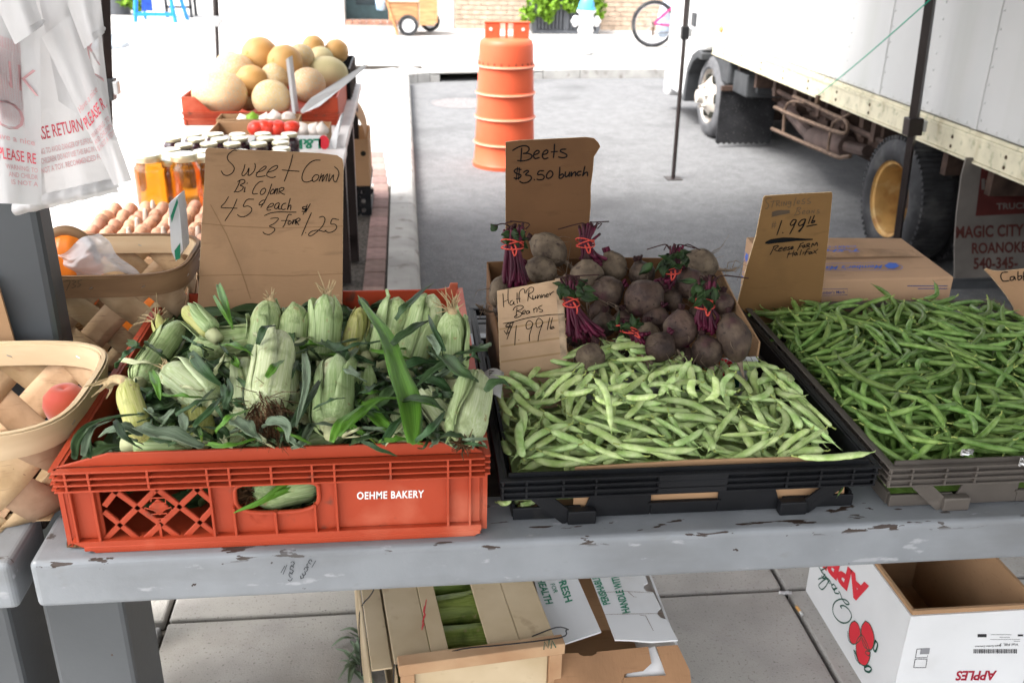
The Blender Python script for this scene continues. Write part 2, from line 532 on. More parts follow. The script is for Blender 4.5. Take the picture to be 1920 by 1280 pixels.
# far kerb, bending round the corner, with the storm drain mouth
kpts = [(-.1, 11.55), (.15, 11.75), (.55, 11.95), (1.05, 12.05), (2.2, 12.2), (3.6, 12.3), (9, 12.4)]
fk = tag(MB().box(-.1, 12.32, -.25, 12, 12.42, -.004).build("far_kerb", M_KERB), kind="structure")
def kerb_run(a, b, z0=SZ - .05, z1=0.0, w=.16, name="kerb_stone"):
 a, b = Vector((*a, 0)), Vector((*b, 0)); d = (b - a).normalized(); nrm = Vector((-d.y, d.x, 0))
 a = a + d * .004; b = b - d * .004
 m_ = MB(); q = [(0, z0), (0, z1 - .02), (.02, z1), (w + .3, z1), (w + .3, z0)]
 vs = [a + nrm * u + Vector((0, 0, z)) for u, z in q] + [b + nrm * u + Vector((0, 0, z)) for u, z in q]
 n = len(q)
 m_.add(vs, [list(range(n)), list(range(2 * n - 1, n - 1, -1))] + [(i, n + i, n + (i + 1) % n, (i + 1) % n) for i in range(n)])
 return m_.build(name, M_KERB, fk)
kerb_run(kpts[0], kpts[1]); kerb_run(kpts[1], (.30, 11.84))
kerb_run((1.72, 12.13), kpts[4]); kerb_run(kpts[4], kpts[5]); kerb_run(kpts[5], kpts[6])
kerb_run((.30, 11.84), (1.72, 12.13), -.035, .0, .2, "drain_lintel")
M_DARK = mat("drain_dark", (.02, .02, .015), rough=1, var=.3)
kerb_run((.30, 11.84), (.42, 11.87), SZ - .05, -.036, .2, "drain_cheek")
kerb_run((1.60, 12.105), (1.72, 12.13), SZ - .05, -.036, .2, "drain_cheek")
MB().box(.30, 12.25, SZ - .05, 1.75, 12.3, -.035).build("drain_back", M_DARK, fk)
# utility covers
def cover(name, x, y, z, r, label, mt):
 o = MB().lathe([(r, -.03), (r, .004), (r * .93, .006), (r * .92, .002), (0, .003)], Matrix.Translation((x, y, z)), 28).build(name, mt, smooth=True, angle=30)
 tag(o, label, "utility cover"); recentre(o)
M_COVER = mat("iron_cover", (.16, .15, .15), rough=.7, var=.3, scale=30, bump=.5, bscale=60)
M_COVERR = mat("rusty_cover", (.30, .20, .18), rough=.8, var=.2, scale=20)
cover("manhole_cover", .60, 10.35, SZ, .33, "round grey utility cover in the asphalt behind the barrel", M_COVER)
cover("valve_cover", .80, 13.05, 0, .30, "round rusty utility cover in the far pavement by the drain", M_COVERR)
# ------------------------------------------------------------------ market canopy over the stall (its post shows at the left)
cn = thing("market_canopy", "dark grey steel post of the market canopy behind the left basket", "canopy", (-.75, 1.66, 0))
PX_ = P(114, 640, y=1.63).x
MB().box(PX_ - .24, 1.63, 0, PX_, 1.70, 2.84).build("post", M_GREY2, cn, bevel=.012)
for x_ in (-1.9, 3.9):
 MB().box(x_, 1.63, 0, x_ + .15, 1.70, 2.84).build("post", M_GREY2, cn, bevel=.008)
MB().box(-1.95, -1.7, 2.84, 5.2, 5.7, 2.95).build("shade_roof", M_ROOF, cn)  # out of view; extents shaped for the shade cast on stall and street
MB().box(-1.9, 1.60, 2.70, 5.1, 1.73, 2.838).build("beam", M_GREY2, cn)
# ------------------------------------------------------------------ the two display benches
BZ = .78
def bench(name, label, x0, x1, legs, loc, mplank, np_=5):
 t = thing(name, label, "bench", loc)
 MB().box(x0, 1.170, .70, x1, 1.30, BZ).build("front_beam", M_GREY, t, bevel=.010, seg=4)
 w = .116
 yb = 1.304 + np_ * .119
 MB().box(x0, yb, .70, x1, yb + .08, BZ - .004).build("rear_beam", M_GREY, t, bevel=.01)
 for i in range(np_):
  MB().box(x0 + .004, 1.304 + i * (w + .003), .745, x1, 1.304 + i * (w + .003) + w, BZ - .006).build("plank", mplank, t, bevel=.003, seg=1)
 for lx0, lx1 in legs:
  MB().box(lx0, 1.262, 0, lx1, 1.40, .699).build("leg", M_GREYLEG, t, bevel=.008)
  MB().box(lx0 - .25, yb - .05, 0, lx1 - .27, yb + .05, .699).build("leg", M_GREYLEG, t, bevel=.008)
 return t
# origin of the beam materials' chip mask: put each thing at bench-top height
b1 = bench("display_bench", "long grey painted bench with chipped edge under the produce crates", -.548, 2.6, [(-.585, -.462), (2.3, 2.45)], (1.0, 1.5, BZ), M_PLANK)
b2 = bench("display_bench", "shorter piece of grey bench carrying the open woven basket", -2.4, -.572, [(-.76, -.635), (-2.2, -2.1)], (-1.4, 1.5, BZ), M_PLANK, 2)
for i in range(2):
 MB().box(-1.0, 1.73 + i * .125, .74, -.553, 1.73 + i * .125 + .12, BZ - .006).build("plank", M_PLANK, b1, bevel=.003, seg=1)
MB().add([(x, y, BZ + .001) for x, y in [(-1.0, 1.21), (-.66, 1.212), (-.63, 1.225), (-.612, 1.25), (-.605, 1.298), (-1.0, 1.298)]], [range(6)]).build("bare_patch", M_WORNTOP, b2)
MB().box(-.668, 1.262, .55, -.662, 1.38, .69).build("angle_bracket", mat("rusty_bracket", (.25, .11, .035), rough=.8, var=.4), b2)
# scribbled pencil writing on the beam
M_PENCIL = mat("pencil", (.035, .037, .042), rough=.8)
plb = Plane((0, 1.1695, 0), (1, 0, 0), (0, 0, 1))
def curls(x, y, n, dx, dy, s, seed):
 rr = random.Random(seed); out = []
 for i in range(n):
  cx, cy = x + dx * i, y + dy * i
  a0 = rr.uniform(0, 6)
  out.append([(cx + cos(a0 + t * .8) * s * rr.uniform(.5, 1), cy + sin(a0 + t * .8) * s * rr.uniform(.6, 1.1)) for t in range(rr.choice([5, 6, 7]))])
 return out
sc_ = curls(582, 1052, 5, -4, 7, 4, 3) + curls(548, 1056, 5, -1, 7, 4.5, 5) + [[(538, 1058), (531, 1075)], [(534, 1060), (527, 1072)], [(592, 1050), (585, 1062)]]
strokes("pencil_scribble", plb, sc_, (1, 0, 0), .0011, M_PENCIL, b1)
# ------------------------------------------------------------------ tent poles
def pole(label, pts, r0, r1, zc, mclamp, foot=True, square=True):
 base = Vector(pts[0]); top = Vector(pts[1])
 t = thing("tent_pole", label, "tent pole", base, "tent poles standing in the street")
 d = top - base
 c = base + d * ((zc - base.z) / d.z)
 n = 4 if square else 8
 MB().tube([base, c], r1, n).build("lower_leg", M_BLACKMETAL, t)
 MB().tube([c, top], r0, n).build("upper_leg", M_BLACKMETAL, t)
 q = MB(); q.obox(Matrix.Translation(c) @ d.to_track_quat('Z', 'Y').to_matrix().to_4x4(), r0 * 2.3, r0 * 2.6, .09)
 cl = q.build("clamp", mclamp, t, bevel=.004)
 q = MB(); q.obox(Matrix.Translation(c + Vector((r0 * 1.7, -.01, .005))), .02, .045, .055); q.build("latch", M_GALV, cl, bevel=.004)
 if foot:
  MB().box(base.x - .06, base.y - .06, base.z, base.x + .06, base.y + .06, base.z + .006).build("foot_plate", M_BLACKMETAL, t)
 return t
def pole_px(label, a, b, base_z, r0, r1, clamp_py, mclamp, foot=True):
 p0 = P(*a, z=base_z)
 p1 = P(*b, y=p0.y)
 d = p1 - p0
 top = p0 + d * ((2.7 - p0.z) / d.z)
 # clamp height from the photo
 f = (clamp_py - a[1]) / (b[1] - a[1])
 pc = P(a[0] + (b[0] - a[0]) * f, clamp_py, y=p0.y)
 return pole(label, (p0, top), r0, r1, pc.z, mclamp, foot)
pole_px("slim black tent pole with foot plate in front of the truck cab", (1262, 335), (1289, 0), SZ, .021, .0155, 62, M_BLACKPL)
pole_px("thick dark tent pole crossing the truck's rear wheel", (1672, 520), (1745, 0), SZ, .030, .024, 237, M_BLACKMETAL)
pole_px("dark tent pole with black latch beside the plastic bags", (213, 560), (194, 0), 0, .027, .022, 166, M_BLACKPL)
pole_px("thin dark tent pole with silver clamp behind the melons", (412, 200), (404, 0), 0, .026, .017, 40, M_GALV)
# ------------------------------------------------------------------ box truck parked along the street
M_TWHITE = mat("truck_white", (.50, .50, .49), rough=.35, var=.04, scale=2, bump=.05, bscale=3, bdist=.01)
overlay(M_TWHITE, (.44, .45, .42), 1.2, .5, .75, stretch=(1, 3, .15), w=2)
M_CAB = mat("cab_white", (.62, .62, .62), rough=.25, var=.03, coat=.4)
M_RAIL = mat("cream_rail", (.60, .55, .40), rough=.5, var=.1, scale=8)
overlay(M_RAIL, (.30, .24, .13), 9, .58, .8, stretch=(1, 1, .3), w=2)
overlay(M_RAIL, (.25, .26, .16), 22, .55, .75, mask=("Z", .705, .735), w=7)
M_TYRE = mat("tyre_rubber", (.028, .028, .03), rough=.75, var=.3, scale=12)
overlay(M_TYRE, (.09, .088, .085), 7, .5, .75, w=2)
M_TYREG = mat("dusty_tyre_rubber", (.10, .10, .105), rough=.8, var=.2, scale=9)
M_RIMW = mat("white_rim", (.50, .46, .41), rough=.5, var=.1, scale=10)
overlay(M_RIMW, (.22, .10, .045), 22, .6, .75)
M_RIMR = mat("rusty_rim", (.40, .23, .075), rough=.55, var=.15, scale=10)
overlay(M_RIMR, (.22, .09, .03), 9, .50, .75, w=3)
overlay(M_RIMR, (.52, .38, .18), 7, .58, .75, w=8)
M_UNDER = mat("rusty_chassis", (.055, .034, .026), rough=.85, var=.4, scale=12, bump=.4, bscale=50)
M_HOOP = mat("rusty_hoop", (.10, .066, .047), rough=.8, var=.3, scale=25)
M_FLAP = mat("rubber_flap", (.022, .022, .024), rough=.6, var=.3, scale=9)
overlay(M_FLAP, (.08, .08, .08), 60, .6, .7)
M_TBLACK = mat("truck_black_plastic", (.045, .047, .05), rough=.55, var=.2)
M_BOLT = mat("dark_bolt", (.06, .035, .02), rough=.8, var=.3)
M_FLAPW = mat("dirty_white_flap", (.135, .12, .108), rough=.8, var=.2, scale=5)
M_FLAPRED = mat("faded_red_print", (.075, .014, .012), rough=.8, var=.15)
M_FLAPTXT = mat("dull_red_print", (.07, .018, .014), rough=.8, var=.15)
TX = 2.764
tr = thing("box_truck", "white box truck with cream lower rail parked along the street", "truck", (3.9, 6.5, SZ))
MB().box(TX + .022, 2.4, .748, 5.0, 8.62, 3.1).build("cargo_box", M_TWHITE, tr, bevel=.01)
rl = MB().box(TX, 2.4, .612, TX + .06, 8.66, .715).build("side_rail", M_RAIL, tr, bevel=.004)
MB().box(TX - .006, 2.4, .715, TX + .07, 8.66, .730).build("rail_lip", M_RAIL, rl)
MB().box(TX + .005, 2.4, .7305, TX + .022, 8.65, .747).build("rail_drip", M_RAIL, rl)
MB().box(TX - .006, 2.4, .600, TX + .05, 8.66, .612).build("rail_lower_lip", M_RAIL, rl)
# seams, rivets and rail bolts
q = MB()
seams = [3.35, 4.42, 5.46, 6.5, 7.54]
for ys_ in seams:
 q.box(TX + .018, ys_, .75, TX + .0225, ys_ + .05, 3.1)
q.build("panel_seam", M_TWHITE, tr, bevel=.002, seg=1)
q = MB()
def dome(q, c, r, h, n=6):
 c = Vector(c); vs = [c + Vector((-h, 0, 0))] + [c + Vector((-h * .6, cos(2 * pi * k / n) * r * .7, sin(2 * pi * k / n) * r * .7)) for k in range(n)] + [c + Vector((0, cos(2 * pi * k / n) * r, sin(2 * pi * k / n) * r)) for k in range(n)]
 fs = [(0, 1 + k, 1 + (k + 1) % n) for k in range(n)] + [(1 + k, 1 + n + k, 1 + n + (k + 1) % n, 1 + (k + 1) % n) for k in range(n)]
 q.add(vs, fs)
for ys_ in [3.35 + .52 * i for i in range(11)]:
 for z_ in np.arange(.80, 2.3, .085):
  dome(q, (TX + .0215, ys_ + .012 * (1 if True else 0), float(z_)), .0085, .005)
yy = 2.6
while yy < 8.6:
 dome(q, (TX + .0215, yy, .768), .0075, .005); yy += .087
tag(q.build("rivets", M_TWHITE, tr, smooth=True), kind="stuff")
q = MB()
yy = 2.7
while yy < 8.6:
 for z_ in (.637, .685):
  dome(q, (TX, yy, z_), .011, .007)
 yy += .47
tag(q.build("rail_bolts", M_BOLT, tr, smooth=True), kind="stuff")
# chassis
q = MB(); q.box(TX + .45, 2.4, .28, TX + .53, 10.2, .45); q.box(TX + 1.3, 2.4, .28, TX + 1.38, 10.2, .45)
for yy in np.arange(3.0, 8.6, .42): q.box(TX + .06, yy, .46, 4.95, yy + .05, .6)
q.build("chassis_frame", M_UNDER, tr)
MB().box(TX + .05, 2.45, .600, 4.95, 8.55, .612).build("cargo_floor", M_UNDER, tr)
PM = lambda a, b: P(1240 + a / 2.8235, b / 2.8235, x=TX + .30)
m0, m1 = PM(800, 728), PM(985, 775)
q = MB(); q.tube([m0, m0.lerp(m1, .06), m0.lerp(m1, .94), m1], [.06, .085, .095, .07], 16)
q.tube(smooth_path([m1, PM(1040, 790), PM(1090, 800)]), .04, 8); q.tube(smooth_path([m0, PM(740, 660), PM(690, 600), PM(640, 560)]), .05, 8)
q.build("muffler", mat("muffler_metal", (.085, .058, .05), rough=.7, var=.3), tr, smooth=True, angle=40)
# side guard hoops
PT = lambda a, b, dx=.03: P(1240 + a / 2.8235, b / 2.8235, x=TX + dx)
q = MB()
q.tube([PT(585, 682), PT(760, 760), PT(940, 835), PT(1000, 828)], .014, 6)
q.tube(smooth_path([PT(600, 568), PT(690, 610), PT(820, 660), PT(950, 705), PT(984, 690), PT(975, 640), PT(900, 605), PT(790, 550), PT(700, 512)]), .014, 6)
q.tube(smooth_path([PT(645, 705), PT(650, 620), PT(662, 560), PT(700, 538), PT(760, 545)]), .011, 6)
q.tube(smooth_path([PT(880, 805), PT(893, 720), PT(910, 655), PT(960, 625), PT(1000, 600)]), .011, 6)
q.build("side_guard", M_HOOP, tr, smooth=True, angle=50)
q = MB()
for i in range(7): q.box(TX + .1, 5.2 + .28 * i, .44 + .01 * (i % 2), TX + .5, 5.26 + .28 * i, .598)
q.tube([(TX + .09, 7.3, .50), (TX + .09, 5.0, .47)], .02, 6)
q.box(TX + .55, 5.5, .12, TX + 1.25, 8.1, .44); q.box(TX + .48, 6.3, .2, TX + .56, 7.9, .40)
for i in range(9): q.box(TX + .30 + .03 * (i % 3), 5.7 + .27 * i, .30 + .02 * (i % 2), TX + .42, 5.85 + .27 * i, .44)
q.build("cross_member", M_UNDER, tr)
# front: mud flap, battery box, wheel, wheel arch, cab
q = MB()
pts = [(TX - .06, .36), (TX + .44, .36), (TX + .44, -.085)] + [(TX + .44 - .5 * i / 20, -.085 - (.018 if i % 2 else 0)) for i in range(1, 20)] + [(TX - .06, -.085)]
q.prism([(a, b) for a, b in pts][::-1], Matrix(((1, 0, 0, 0), (0, 0, -1, 8.12), (0, 1, 0, 0), (0, 0, 0, 1))), .012)
q.build("mud_flap", M_FLAP, tr)
MB().box(TX - .06, 8.10, .361, TX + .44, 8.14, .40).build("flap_bracket", M_UNDER, tr)
q = MB(); q.box(TX + .03, 7.75, .36, TX + .45, 8.1, .54); q.box(TX + .1, 7.7, .40, TX + .4, 7.74, .5)
q.build("battery_box", M_TBLACK, tr, bevel=.012)
MB().box(TX + .0, 8.15, .40, TX + .4, 8.6, .596).build("fuel_filler_box", M_TBLACK, tr, bevel=.02)
def wheel(name, parent, c, R, W, mty, mrim, rim_r, dish, lugs, holes, tread):
 """Wheel about an X axle; outer face towards -x at c.x."""
 w = link(name, None, parent); w.location = Vector(c) - wloc(parent)
 M = Matrix.Translation(c) @ Matrix.Rotation(radians(90), 4, 'Y')   # local z -> +x
 q = MB()
 q.lathe([(rim_r, .0), (rim_r * 1.05, -.012), (R * .72, -.022), (R * .86, -.018), (R * .95, .0), (R, .03), (R, W - .03), (R * .95, W), (rim_r, W)], M, 40, close=True)
 if tread:
  for k in range(64):
   a = 2 * pi * k / 64
   q.obox(M @ Matrix.Rotation(a, 4, 'Z') @ Matrix.Translation((R * .985, 0, .026)), .022, R * .05, .055)
   q.obox(M @ Matrix.Rotation(a, 4, 'Z') @ Matrix.Translation((R * .998, 0, W * .5)), .014, R * .06, W * .55)
 q.build("tyre", mty, w, smooth=True, angle=40)
 q = MB()
 if dish > 0:   # deep-dish outer rear rim
  q.lathe([(rim_r * 1.02, -.012), (rim_r, .0), (rim_r * .93, .006), (rim_r * .88, .05), (rim_r * .86, dish * .8), (rim_r * .7, dish), (rim_r * .42, dish), (rim_r * .40, dish - .03), (0, dish - .03)], M, 36, close=True)
  for k in range(holes):
   a = 2 * pi * k / holes
   q.lathe([(.026, 0), (.026, -.004), (0, -.004)], M @ Matrix.Rotation(a, 4, 'Z') @ Matrix.Translation((rim_r * .56, 0, dish - .001)), 8)
 else:
  q.lathe([(rim_r * 1.02, -.012), (rim_r, .004), (rim_r * .93, .03), (rim_r * .82, .03), (rim_r * .62, -.012), (rim_r * .45, -.05), (rim_r * .40, -.055), (rim_r * .28, -.075), (rim_r * .24, -.12), (0, -.13)], M, 36, close=True)
 rim = q.build("rim", mrim, w, smooth=True, angle=35)
 q = MB()
 for k in range(lugs):
  a = 2 * pi * k / lugs + .3
  q.lathe([(.016, 0), (.016, -.03), (.008, -.035), (0, -.035)], M @ Matrix.Rotation(a, 4, 'Z') @ Matrix.Translation((rim_r * .42, 0, (-.05 if dish <= 0 else dish - .002))), 6)
 q.build("lug_nuts", mrim, rim)
 if dish <= 0 and holes:
  for k in range(holes):
   a = 2 * pi * k / holes + .5
   q = MB(); q.lathe([(.03, .02), (.03, -.02), (0, -.02)], M @ Matrix.Rotation(a, 4, 'Z') @ Matrix.Translation((rim_r * .76, 0, .012)) @ Matrix.Scale(1.5, 4, (0, 1, 0)), 12)
   q.build("rim_hole", M_DARK, rim)
 return w
wheel("front_wheel", tr, (TX + .0, 8.62, .232), .362, .22, M_TYREG, M_RIMW, .235, 0, 6, 6, False)
wheel("rear_wheel", tr, (TX + .0, 5.08, .225), .355, .22, M_TYRE, M_RIMR, .215, .20, 6, 5, True)
wheel("rear_wheel", tr, (TX + .27, 5.08, .225), .355, .22, M_TYRE, M_RIMR, .215, .11, 0, 0, True)
q = MB(); q.tube([(TX + .1, 5.08, .23), (TX + 1.9, 5.08, .23)], .06, 10); q.tube([(TX + .1, 8.62, .23), (TX + 1.9, 8.62, .23)], .05, 10)
q.build("axle", M_UNDER, tr)
for xx in (TX + 1.55, TX + 1.82):
 wheel("rear_wheel", tr, (xx, 5.08, .225), .355, .22, M_TYRE, M_RIMR, .215, .11, 0, 0, False)
wheel("front_wheel", tr, (TX + 1.8, 8.62, .232), .362, .22, M_TYREG, M_RIMW, .235, 0, 0, 0, False)
# rear mud flap with lettering
flp = lean_plane((TX + .02, 4.34, .02), 2)
def fpl(px, py): return flp.hit(px, py)
q = MB()
out_ = [fpl(1790, 522), (1.2, fpl(1790, 522)[1] + .02), (1.2, .575), fpl(1812, 296), fpl(1803, 330), fpl(1794, 400), fpl(1790, 460)]
q.prism(out_, flp.M(), .01)
flap = q.build("rear_mud_flap", M_FLAPW, tr)
q = MB(); q.prism([fpl(1829, 405), (.8, fpl(1829, 405)[1] + .03), (.8, .56), fpl(1842, 300)], flp.M(.0008), .0006)
q.build("red_emblem", M_FLAPRED, flap)
q = MB()
def flt(s, px0, px1, py0, py1, bold=.03, dy=0):
 type_on(q, flp, s, fpl(px0, py0), fpl(px1, py0 + dy), fpl(px0, py1), h=.0012, bold=bold)
flt("MAGIC CITY MOTORS", 1792, 2016, 447, 424, dy=-8)
flt("ROANOKE VA.", 1822, 1962, 476, 455, dy=-4)
flt("540-345-", 1825, 1908, 505, 483, dy=-2)
q.build("lettering", M_FLAPTXT, flap)
q = MB(); flt("ISUZU", 1840, 1935, 356, 335, dy=-4, bold=.045); flt("TRUCK", 1868, 1930, 393, 381, dy=-2)
q.build("emblem_lettering", M_FLAPW, flap)
q = MB(); q.box(TX + .02, 4.36, -.06, TX + 1.2, 4.4, -.02); q.build("flap_brace", M_TBLACK, tr)
# cab
cx0 = 2.70
q = MB()
side = [(8.72, .62), (8.72, 2.25), (9.72, 2.3), (9.96, 1.3), (9.98, .35), (9.90, .12), (9.22, .12), (9.16, .34), (9.02, .52), (8.86, .60)]
q.prism(side, Matrix(((0, 0, -1, cx0), (1, 0, 0, 0), (0, 1, 0, 0), (0, 0, 0, 1))), 2.05)
q.build("cab", M_CAB, tr, bevel=.03)
q = MB()
arch = [(8.70, .60), (8.84, .615), (9.0, .56), (9.14, .42), (9.22, .10)]
arch2 = [(9.13, .10), (9.08, .37), (8.97, .49), (8.83, .545), (8.70, .54)]
q.prism([*arch, *arch2], Matrix(((0, 0, -1, cx0 - .02), (1, 0, 0, 0), (0, 1, 0, 0), (0, 0, 0, 1))), .3)
q.build("wheel_arch", M_TBLACK, tr, bevel=.008)
q = MB(); q.box(cx0 + .25, 8.70, .0, cx0 + 1.9, 9.4, .12); q.box(cx0 + .3, 9.2, .0, cx0 + .34, 9.3, .5); q.box(cx0 + .28, 8.5, .12, cx0 + .31, 9.22, .6)
q.build("inner_arch", M_UNDER, tr)
q = MB(); q.box(cx0 + .02, 9.93, .02, cx0 + 2.0, 10.10, .28); q.build("front_bumper", M_CAB, tr, bevel=.04)
MB().tube(smooth_path([P(1271, 92, y=9.9), P(1264, 105, y=9.9), P(1264, 128, y=9.9), P(1270, 145, y=9.9)]), .016, 6).build("step_handle", M_TBLACK, tr, smooth=True)
MB().box(cx0 - .006, 9.0, 1.35, cx0, 9.65, 2.05).build("side_window", mat("dark_glass", (.03, .035, .04), rough=.08, var=.1), tr)
MB().box(cx0 - .02, 9.02, .80, cx0 - .002, 9.14, .92).build("door_handle", M_TBLACK, tr, bevel=.004)
MB().lathe([(.03, 0), (.03, .012), (.02, .02), (0, .02)], Matrix.Translation((TX + .02, 8.52, .83)) @ Matrix.Rotation(radians(-90), 4, 'Y'), 12).build("side_marker", mat("amber_marker", (.7, .35, .12), rough=.3), tr, smooth=True)
# green guy string from rail to the thick tent pole
sp0, sp1 = P(1535, 178, x=TX - .01), P(1748, -4, y=4.5)
ms = [sp0.lerp(sp1, t) + Vector((0, 0, -.01 * sin(pi * t))) for t in np.linspace(0, 1, 9)]
o = MB().tube(ms, .0032, 5).build("guy_string", mat("green_string", (.0, .36, .22), rough=.6), smooth=True)
tag(o, "thin green string running from the truck rail up to the thick tent pole", "string"); recentre(o)
q = MB(); q.box(sp0.x - .012, sp0.y - .02, sp0.z - .06, sp0.x + .008, sp0.y + .02, sp0.z - .005)
q.build("string_hook", M_BOLT, tr)
# ------------------------------------------------------------------ traffic barrel
M_BORANGE = mat("barrel_orange", (.60, .10, .042), rough=.45, var=.06, scale=5)
M_BBAND = mat("barrel_band", (.78, .36, .24), rough=.3, var=.05, scale=40)
bc = P(951, 322, z=SZ)
bt = thing("traffic_barrel", "tall orange plastic traffic barrel standing in the street behind the beets sign", "traffic barrel", (bc.x, bc.y + .24, SZ))
BX, BY = bc.x, bc.y + .24
def bz(py): return P(951, py, y=BY - .23).z
rB, rT = .240, .205
z0_, zt_ = SZ, bz(78)
def rad(z): return rB + (rT - rB) * (z - z0_) / (zt_ - z0_)
lines = [bz(v) for v in (306, 276, 228, 182, 130)]
prof = [(rB + .012, z0_), (rB + .014, z0_ + .03), (rB + .002, z0_ + .04)]
for z in lines[1:]:
 prof += [(rad(z) + .000, z - .016), (rad(z) + .012, z - .006), (rad(z) + .012, z + .006), (rad(z), z + .014)]
prof += [(rad(zt_ - .04), zt_ - .045), (rT - .008, zt_ - .015), (rT - .03, zt_), (0, zt_ + .004)]
MB().lathe(prof, Matrix.Translation((BX, BY, 0)), 40).build("drum", M_BORANGE, bt, smooth=True, angle=50)
q = MB()
for a in range(0, 360, 15):
 q.obox(Matrix.Translation((BX, BY, lines[4] + .022)) @ Matrix.Rotation(radians(a), 4, 'Z') @ Matrix.Translation((rad(lines[4]) + .001, 0, 0)), .006, .006, .018)
tag(q.build("vent_slots", M_UNDER, bt), kind="stuff")
for z in lines[1:]:
 MB().lathe([(rad(z) + .0125, z - .006), (rad(z) + .0145, z - .004), (rad(z) + .0145, z + .004), (rad(z) + .0125, z + .006)], Matrix.Translation((BX, BY, 0)), 40, close=True).build("ridge_band", M_BBAND, bt, smooth=True, angle=50)
q = MB()
zh = bz(46)
x0_, x1_ = P(909, 60, y=BY).x, P(992, 60, y=BY).x
w_ = x1_ - x0_
q.box(x0_, BY - .015, zt_ - .01, x0_ + w_ * .34, BY + .015, zh - .012); q.box(x0_ + w_ * .64, BY - .015, zt_ - .01, x1_, BY + .015, zh - .012)
q.box(x0_ + w_ * .46, BY - .013, zt_ - .01, x0_ + w_ * .52, BY + .013, zh - .012); q.box(x0_ - .006, BY - .02, zh - .012, x1_ + .006, BY + .02, zh)
q.build("handle", M_BORANGE, bt, bevel=.005)
for xx in (x0_ + w_ * .13, x0_ + w_ * .86):
 MB().lathe([(.013, 0), (.013, .003), (0, .003)], Matrix.Translation((xx, BY - .0155, (zt_ + zh) / 2 + .005)) @ Matrix.Rotation(radians(90), 4, 'X'), 10).build("bolt_hole", mat("pale_hole", (.8, .7, .62), rough=.5), bt)
# ------------------------------------------------------------------ across the street: building, planter, hydrant, bicycle, cart, sign
M_BRICK = mat("pale_brick", (.42, .32, .24), rough=.9, var=.18, scale=9, rnd=.1)
M_MORT = mat("mortar", (.45, .40, .34), rough=1, var=.1)
M_PIER = mat("pale_stone_pier", (.50, .48, .45), rough=.9, var=.08)
M_DOOR = mat("dark_green_door", (.03, .055, .06), rough=.4, var=.15)
M_GLASSD = mat("shop_glass", (.02, .03, .035), rough=.05, var=.1)
WY = 16.95
bd = thing("brick_building", "pale brick building front with dark doorway across the street", "building", (2, WY, 0))
MB().box(.86, WY + .02, 0, 14, WY + .4, 4.2).build("wall", M_MORT, bd)
q = MB(); rr = random.Random(4)
for r in range(11):
 z = .005 + r * .077
 x = .87 + (0 if r % 2 else -.11)
 while x < 8:
  a, b = max(x, .865), min(x + .21, 8)
  if b - a > .03: q.box(a, WY + rr.uniform(.0, .004), z, b, WY + .019, z + .066)
  x += .22
tag(q.build("bricks", M_BRICK, bd), kind="stuff")
MB().box(.20, WY + .03, 0, .855, WY + .4, 4.2).build("pier", M_PIER, bd, bevel=.01)
MB().box(-1.42, WY + .0, 0, -.98, WY + .4, 4.2).build("pier", M_PIER, bd, bevel=.01)
dr = MB().box(-.975, WY + .22, .12, .195, WY + .27, 2.5).build("door", M_DOOR, bd)
MB().box(-.80, WY + .212, .35, .05, WY + .218, 2.2).build("door_pane", M_GLASSD, dr)
st = MB().box(-.975, WY - .0, 0, .195, WY + .3, .05).build("doorstep", M_PIER, bd)
for i in range(10):
 MB().box(-.97 + i * .116, WY - .01, .051, -.97 + i * .116 + .105, WY + .2, .115).build("brick", mat("step_brick", (.33, .17, .12), rough=.9, rnd=.15) if i == 0 else MATS["step_brick"], st)
# slatted planter with lime foliage
M_PLANTER = mat("charcoal_metal", (.10, .105, .115), rough=.5, var=.1)
M_LIME = mat("lime_leaf", (.16, .30, .02), rough=.55, var=.25, rnd=.2, scale=4)
p0, p1 = P(1000, 62, z=0), P(1086, 62, z=0)
pt = thing("planter", "charcoal slatted metal planter spilling lime foliage against the brick wall", "planter", (2.5, 16.4, 0))
MB().box(2.12, 16.30, .0, 3.22, 16.75, .055).build("base", M_PLANTER, pt)
for i in range(16):
 MB().box(2.20 + i * .0605, 16.32, .06, 2.20 + i * .0605 + .035, 16.345, .62).build("slat", M_PLANTER, pt)
q = MB(); q.box(2.10, 16.30, .055, 2.18, 16.74, .68); q.box(3.17, 16.30, .055, 3.24, 16.74, .68); q.box(2.18, 16.31, .62, 3.17, 16.74, .67); q.box(2.181, 16.4, .056, 3.169, 16.73, .619); q.box(2.66, 16.318, .06, 2.69, 16.35, .62)
q.build("frame", M_PLANTER, pt)
def leaf_cloud(q, clumps, n, s, seed):
 rr = random.Random(seed)
 for c, r in clumps:
  c = Vector(c)
  for _ in range(n):
   d = Vector((rr.gauss(0, 1), rr.gauss(0, 1), rr.gauss(0, 1))); d.normalize()
   p = c + Vector((d.x * r[0], d.y * r[1], d.z * r[2])) * rr.uniform(.3, 1) ** .5
   a = Vector((rr.gauss(0, 1), rr.gauss(0, 1), rr.gauss(0, .6))).normalized()
   b = a.cross(Vector((rr.gauss(0, 1), rr.gauss(0, 1), rr.gauss(0, 1)))).normalized()
   l, w = s * rr.uniform(.7, 1.3), s * .42 * rr.uniform(.7, 1.3)
   q.add([p - a * l * .5, p + b * w - a * l * .1, p + a * l * .55, p - b * w - a * l * .1, p + a.cross(b) * l * .12], [(0, 1, 4), (1, 2, 4), (2, 3, 4), (3, 0, 4)])
q = MB()
